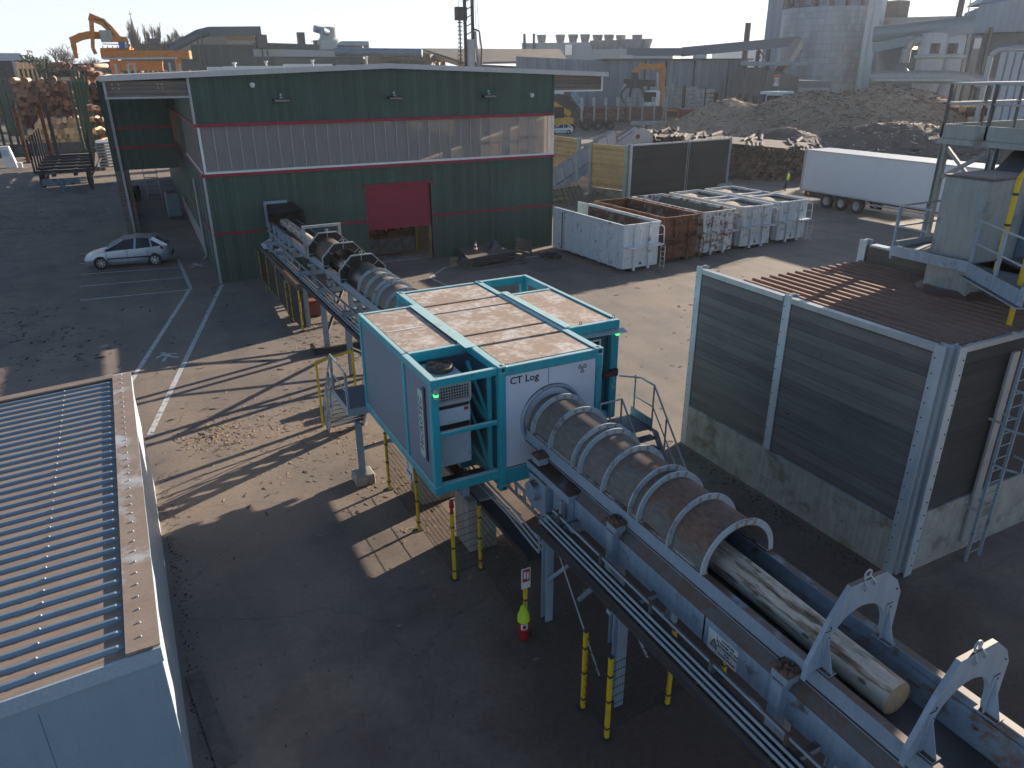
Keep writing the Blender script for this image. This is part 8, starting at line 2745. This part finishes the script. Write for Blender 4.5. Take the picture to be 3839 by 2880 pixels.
block((178.46, 202.61, 13.42), (185.08, 185.44, 13.50), 12, 0, 15.2, 16.0).build('wall', M['white'], bwh)
for z in (10.5, 12.5):
    panel((182.16, 196.57, 13.33), (184.80, 187.13, 13.18), z, z + .7, .4).build('window_band', M['steel_d'], bwh)

# --- green factory on the left horizon
fa_ = thing('green_factory', 'wide dark green factory with beige upper part and window strip on the left horizon', 'building', (45, 226, 0))
g0, g1 = (20.48, 235.11, 13.50), (39.60, 228.60, 13.44)
block(g0, g1, 20, 0, 18.4, 19.3).build('wall', mk('beige cladding', (.30, .275, .235), .7, var=.08), fa_)
panel((23.45, 231.82, 14.93), (40.07, 226.48, 14.91), 0, 16.4, .5, 0, 16.2).build('green_cladding', mgreen, fa_)
panel((32.20, 228.75, 17.57), (40.12, 226.47, 17.59), 17.3, 18.7, .6, 17.3, 18.2).build('ochre_band', mk('ochre band', (.34, .20, .075), .6), fa_)
panel((32.50, 228.20, 16.97), (39.95, 226.00, 16.98), 16.5, 17.3, .7).build('window_strip', mk('milky glazing', (.30, .33, .35), .3), fa_)
k0, k1 = (38.44, 225.75, 15.48), (64.68, 212.37, 15.34)
block(k0, k1, 14, 0, 16.9, 15.9).build('wall', mgreen, fa_)
panel(k0, k1, 13.4, 15.3, .4, 13.2, 14.6).build('window_strip', mk('milky glazing pale', (.40, .42, .42), .3, var=.15), fa_)
panel((30.78, 219.86, 12.99), (64.05, 209.42, 12.61), 0, 13.3, .5, 0, 12.6).build('green_cladding', mgreen, fa_)
b = MB()
for (t0, h) in (((50.72, 222.29, 16.97), 2.4), ((54.80, 221.32, 16.84), .6)):
    b.box(t0[0] - .9, t0[0] + .9, t0[1] - .9, t0[1] + .9, 16, t0[2] + h)
b.box(k0[0] + 16, k0[0] + 22, k0[1] + 1, k0[1] + 1.2, 17.3, 17.5)
b.build('roof_box', M['steel_d'], fa_)
dk2 = thing('duct_bridge', 'thick dark duct climbing over the green factory to a drop box', 'duct', (30, 225, 15))
MB().tube((16.98, 221.35, 14.71), (24.81, 224.63, 18.62), 1.1, 12).tube((24.81, 224.63, 18.62), (27.66, 225.31, 19.34), 1.1, 12).bar((27.66, 225.31, 19.34), (40.47, 222.35, 19.54), 1.9, 2.2).build('duct', mk('dark blue duct', (.075, .10, .125), .5, .2), dk2)
b = MB()
for p in ((24.35, 223.68, 18.16), (25.36, 223.57, 18.17), (39.95, 221.43, 19.15), (41.22, 221.19, 18.58)):
    b.bar((p[0], p[1], 0), p, .3)
b.box((40.12, 222.41, 19.19)[0] - 1.2, (40.12, 222.41, 19.19)[0] + 1.2, 220, 224, 15.5, 18.6)
b.build('support', M['steel_d'], dk2)
ft = thing('filter_tank', 'pale round filter tank with twin inlet ducts on the green factory roof', 'tank', (58, 222, 16))
p = (57.55, 218.55, 17.53)
MB().lathe([(3.3, 15), (3.3, 17.3), (2.5, 18.0), (2.5, 20.3), (2.2, 20.6), (0, 20.7)], (p[0], p[1], 0), 22).build('tank', mk('pale cream tank', (.42, .46, .44), .5, var=.08), ft, smooth=True)
MB().tube((p[0] - 1, p[1] - 1, 19.5), (p[0] - 4.2, p[1] - 1.5, 20.1), .9, 12).tube((p[0] - 1, p[1] - 2, 19.3), (p[0] - 2.6, p[1] - 3.2, 19.6), .9, 12).build('inlet_duct', tealst, ft)
p2 = (62.34, 217.23, 16.34)
MB().tube((p2[0] - 6, p2[1], 16.3), (p2[0] + 5, p2[1] - 2, 16.3), .9, 10).build('lying_tank', M['galv'], ft, smooth=True)
mh = thing('low_green_hall', 'low dark green hall behind the orange gantry', 'building', (15, 190, 0))
block((-0.24, 195.00, 12.07), (7.03, 194.87, 12.08), 20, 0, 11.5, 12.3).build('wall', mgreen, mh)
block((7.03, 194.87, 12.08), (14.64, 195.45, 12.09), 20, 0, 14.4, 13.2).build('wall', mgreen, mh)
block((14.64, 195.45, 12.09), (21.90, 196.78, 12.11), 14, 0, 13.2, 11.6).build('wall', mgreen, mh)
p = (12.45, 199.61, 15.14)
MB().box(p[0] - 1, p[0] + 1, p[1] - 1, p[1] + 1, 12, 16.6).box(p[0] - 1.4, p[0] + 1.4, p[1] - 1.4, p[1] + 1.4, 15.8, 16.6).build('roof_cowl', M['steel_d'], mh)

# --- orange gantry with twin timber grabs
gc = thing('orange_gantry', 'orange gantry runway with twin arched timber grab booms above the log yard', 'gantry crane', (6, 130, 0))
dirg = (Vector((12.61, 127.38, 11.88)) - Vector((1.06, 132.00, 11.92))).normalized()
A_, B_ = Vector((1.07, 131.00, 11.98)), Vector((12.62, 127.38, 11.96))
MB().bar(A_, B_, 1.6, 1.1).build('runway_beam', M['orange'], gc)
MB().bar(A_ + Vector((0, -1.0, -.55)), B_ + Vector((-2, -1.0, -.45)), .2, .25).build('walkway', M['galv'], gc)
b = MB()
for (p, q) in (((2.51, 129.98, 11.41), (2.77, 128.97, 10.04)), ((10.82, 127.54, 11.47), (10.49, 126.57, 10.00)), ((2.24, 132.98, 11.45), (2.45, 132.98, 10.05))):
    b.bar(p, (q[0], q[1], 0), .8, .8)
b.bar((2.98, 129.97, 11.01), (8.76, 128.70, 10.91), .5, .4).bar((2.88, 129.97, 10.48), (8.68, 128.71, 10.42), .5, 1.2)
b.build('leg_frame', M['orange'], gc)
b = MB()
for k in range(7):
    q = Vector((1.31, 130.99, 13.17)).lerp(Vector((5.05, 129.90, 13.18)), k / 6)
    b.bar((q.x, q.y, 12.2), q, .12)
b.bar((1.35, 130.99, 13.41), (5.07, 129.90, 13.30), .12).bar((1.21, 130.99, 12.70), (4.98, 129.90, 12.78), 2.2, .3).bar((1.27, 130.99, 12.22), (2.01, 130.98, 12.78), .4).bar((2.84, 130.97, 12.23), (3.58, 130.95, 12.79), .4)
b.build('machine_deck', M['orange'], gc)
MB().bar((3.37, 128.96, 13.17), (4.23, 128.93, 13.18), 1.6, .9).build('blue_base', mk('blue ring base', (.02, .10, .32), .4), gc)
MB().hexa([(2.22, 128.98, 13.60), (4.86, 128.91, 13.59), (4.97, 131.91, 13.68), (2.27, 131.98, 13.69)], [(2.92, 128.97, 14.41), (4.53, 128.92, 14.31), (4.63, 131.92, 14.42), (2.99, 131.97, 14.53)]).build('upper_house', M['orange'], gc)
MB().bar((1.23, 129.99, 14.37), (2.78, 129.97, 14.39), 2.0, 1.5).build('cab', mk('pale green glazed cab', (.22, .30, .27), .2), gc)
b = MB()
pts = [Vector(p) for p in ((3.31, 129.96, 14.35), (2.59, 129.97, 15.43), (1.90, 129.99, 16.19), (0.58, 130.00, 16.77))]
b.chain(pts, .7, .95)
b.bar((0.58, 130.00, 16.77), (0.23, 130.00, 14.07), .6, .9).bar((0.23, 130.00, 14.07), (0.00, 130.00, 12.82), .5, .7).bar((0.00, 130.00, 12.82), (0.23, 130.00, 12.04), .4, .5)
b.build('boom', M['orange'], gc)
b = MB()
pts = [Vector(p) for p in ((1.26, 130.99, 14.51), (-0.19, 131.00, 14.54), (-1.22, 130.99, 14.32), (-2.33, 130.98, 13.84))]
b.chain(pts, .7, .95)
b.bar((-2.33, 130.98, 13.84), (-2.35, 130.98, 12.52), .7, .8).bar((-2.35, 130.98, 12.52), (-2.34, 130.98, 11.49), .55, .6)
b.build('boom', M['orange'], gc)
b = MB()
p0, p1 = [Vector(p) for p in ((3.08, 129.56, 14.41), (0.91, 129.60, 16.53))]
b.bar(p0, p0.lerp(p1, .5) + Vector((0, 0, .9)), .12).bar(p0.lerp(p1, .5) + Vector((0, 0, .9)), p1, .12)
b.build('hydraulic_hose', M['black'], gc)
b = MB()
for x in (955, 1060, 1110, 1405, 1490):
    pass
for p in ((2.23, 117.98, 10.66), (3.70, 117.94, 10.59), (4.48, 117.92, 10.58), (8.81, 117.67, 10.80), (10.04, 117.57, 10.65)):
    b.box(p[0] - .15, p[0] + .15, p[1] - .15, p[1] + .15, 6, p[2])
b.bar((3.71, 117.94, 10.66), (4.67, 117.91, 10.63), .15)
b.build('guide_post', M['galv'], gc)

# --- church, house, trees
chs = thing('church_spire', 'thin dark church spire with cross far off on the horizon', 'church', (13.5, 300, 0))
p = (13.05, 299.72, 17.50)
MB().lathe([(1.5, 14), (1.2, 18), (.15, 26.2), (0, 26.4)], (p[0], p[1], 0), 8).box(p[0] - 3, p[0] + 3, p[1] - 3, p[1] + 3, 0, 17).build('spire', mk('slate', (.07, .08, .10), .7), chs)
MB().box(p[0] - .08, p[0] + .08, p[1] - .08, p[1] + .08, 26.2, 28.2).box(p[0] - .5, p[0] + .5, p[1] - .08, p[1] + .08, 27.3, 27.5).build('cross', M['darkmetal'], chs)
hs_ = thing('house', 'house with slate roof and brick wall at the far left edge', 'house', (-16, 200, 0))
h0, h1 = (-20.38, 198.96, 11.76), (-13.35, 199.55, 12.12)
block(h0, h1, 9, 0, 12.0).build('wall', mk('reddish brick', (.20, .11, .085), .85, var=.2, scale=2), hs_)
b = MB()
r0, r1 = (-20.37, 202.98, 13.56), (-14.19, 203.51, 13.55)
b.add([h0[:2] + (11.9,), h1[:2] + (12.1,), r1, r0, (h0[0], h0[1] + 9, 11.9), (h1[0], h1[1] + 9, 12.1)], [(0, 1, 2, 3), (4, 3, 2, 5), (0, 3, 4), (1, 5, 2)])
b.build('roof', mk('blue slate roof', (.12, .16, .20), .6, var=.15), hs_)
dw = thing('dark_wall', 'long dark wall with pale end post behind the green stakes', 'wall', (-12, 150, 0))
block((-14.72, 151.29, 10.45), (-11.96, 151.53, 10.44), .6, 0, 11.4).build('wall', M['steel_d'], dw)
block((-11.96, 151.53, 10.44), (-11.71, 151.55, 10.44), .7, 0, 11.5).build('end_post', M['galv'], dw)
block((-10.21, 169.69, 10.53), (-0.88, 172.00, 10.52), .6, 0, 11.2).build('wall', mk('blue black wall', (.05, .06, .07), .7), dw)
pal = thing('paling_fence', 'pale vertical paling fence between the dark walls on the left', 'fence', (-10, 160, 0))
for k in range(16):
    q = lerp((-12.18, 157.53, 10.47), (-9.60, 165.72, 10.51), k / 16)
    MB().box(q[0] - .18, q[0] + .18, q[1] - .1, q[1] + .1, 0, 11.3 + .1 * math.sin(k)).build('paling', M['timber'] if k % 3 else M['galv'], pal)
barkm = mk('bare twig bark', (.09, .075, .062), .9, var=.2)


def bare_tree(lab, u, v, h, spread, seed, depth=6, grp=None, trunk_r=.35, upright=.25, name='bare_tree'):
    rr = random.Random(seed)
    t = thing(name, lab, 'tree', (u, v, 0), 0, grp)
    tr, cr_ = MB(), MB()

    def grow(p, d, L, r, k):
        q = p + d * L
        (tr if k == depth else cr_).tube(p, q, r, 5 if k < depth - 1 else 8, r * .68, cap=False)
        if k == 0:
            return
        n = 3 if k > 1 else 4
        for i in range(n):
            a = rr.uniform(0, 6.28)
            s = spread * rr.uniform(.55, 1.1)
            o = d.orthogonal().normalized()
            o = Matrix.Rotation(a, 3, d) @ o
            nd_ = (d + o * s + Vector((0, 0, upright))).normalized()
            grow(p + d * L * rr.uniform(.6, 1.0) if i else q, nd_, L * rr.uniform(.62, .82), r * .62, k - 1)
    grow(Vector((u, v, 0)), Vector((rr.uniform(-.05, .05), 0, 1)), h * .27, trunk_r, depth)
    tr.build('trunk', barkm, t, smooth=True)
    cr_.build('crown', barkm, t)
    return t


bare_tree('big bare spreading tree on the left beside the orange grab', -6.2, 150, 17.2, 1.0, 5, 6, trunk_r=.5)
bare_tree('smaller bare tree right behind the big spreading one', -2.6, 165, 15.0, .9, 8, 6, trunk_r=.4)
for i in range(13):
    q = lerp((10.60, 289.81, 16.86), (27.08, 288.73, 16.96), i / 12)
    bare_tree('slim bare poplar in the long row on the left horizon', q[0] + rnd.uniform(-.6, .6), q[1] + rnd.uniform(-3, 3), rnd.uniform(23, 27), .42, 20 + i, 5, 'row of bare poplars', .55, .9, 'poplar')
bare_tree('small bare shrub tree far off left of the slate roof', -14.5, 230, 17, .8, 41, 5)
bare_tree('rounded bare tree on the horizon beyond the pipe bridge', (96.47, 284.06, 16.54)[0], (96.47, 284.06, 16.54)[1], 19.5, .9, 55, 6)
bare_tree('slim bare tree right of the factory edge', (76.42, 248.52, 15.62)[0], (76.42, 248.52, 15.62)[1], 20, .3, 56, 5)
bare_tree('bare bush beside the filter tank', (60.59, 242.55, 17.37)[0], (60.59, 242.55, 17.37)[1], 21, .5, 57, 5)


def leafy(lab, u, v, r, h, col, seed, n=5000):
    rr = random.Random(seed)
    t = thing('evergreen_bush', lab, 'bush', (u, v, 0))
    MB().tube((u, v, 0), (u, v, h * .6), .25, 6).build('trunk', barkm, t)
    m = MB()
    for i in range(n):
        a, b_ = rr.uniform(0, 6.28), rr.uniform(-.9, 1)
        k = rr.uniform(.3, .95) * (1 + .12 * math.sin(3 * a + seed))
        p = Vector((u + r * k * math.cos(a) * math.sqrt(1 - b_ * b_), v + r * k * math.sin(a) * math.sqrt(1 - b_ * b_), h * .55 + h * .45 * k * b_))
        x = Vector((rr.uniform(-1, 1), rr.uniform(-1, 1), rr.uniform(-1, 1))).normalized() * .3
        y = x.orthogonal().normalized() * .2
        m.add([p - x, p + y, p + x, p - y], [(0, 1, 2, 3)])
    m.build('crown', mk('dark evergreen', col, .8, var=.4, scale=1), t)


leafy('round dark evergreen bush right of the slate roofed house', (-10.60, 169.67, 12.14)[0], (-10.60, 169.67, 12.14)[1], 3.0, 13.0, (.03, .05, .025), 3)
leafy('greyish evergreen bush under the big bare tree', (-9.69, 184.75, 12.37)[0], (-9.69, 184.75, 12.37)[1], 2.6, 12.5, (.06, .075, .05), 4, 4000)
# far country on the horizon
fr_ = MB()
for i in range(60):
    a = R_(-28 + i * 2.0)
    a2 = R_(-28 + (i + 1) * 2.0)
    r = 620
    z0, z1 = 9 + 2.5 * math.sin(i * 1.7) + 1.5 * math.sin(i * .6), 9 + 2.5 * math.sin((i + 1) * 1.7) + 1.5 * math.sin((i + 1) * .6)
    p, q = (r * math.sin(a), r * math.cos(a)), (r * math.sin(a2), r * math.cos(a2))
    p2, q2 = (1.15 * p[0], 1.15 * p[1]), (1.15 * q[0], 1.15 * q[1])
    fr_.hexa([p + (-1,), q + (-1,), q2 + (-1,), p2 + (-1,)], [p + (z0,), q + (z1,), q2 + (z1 + 2,), p2 + (z0 + 2,)])
tag(fr_.build('far_wood', mk('far winter wood', (.11, .115, .11), .9, var=.3, scale=.02)), kind='stuff')

# hazy winter air over the whole place
hz_ = MB().box(-700, 1000, -60, 900, -1.0, 60)
hm_ = bpy.data.materials.new('thin winter haze')
hm_.use_nodes = True
ht_ = hm_.node_tree
ht_.nodes.remove(ht_.nodes['Principled BSDF'])
pv_ = ht_.nodes.new('ShaderNodeVolumePrincipled')
pv_.inputs['Color'].default_value = (.92, .95, 1.0, 1)
pv_.inputs['Density'].default_value = 0.00022
pv_.inputs['Anisotropy'].default_value = 0.3
ht_.links.new(pv_.outputs[0], ht_.nodes['Material Output'].inputs['Volume'])
tag(hz_.build('haze', hm_), kind='stuff')
scene.cycles.volume_bounces = 0
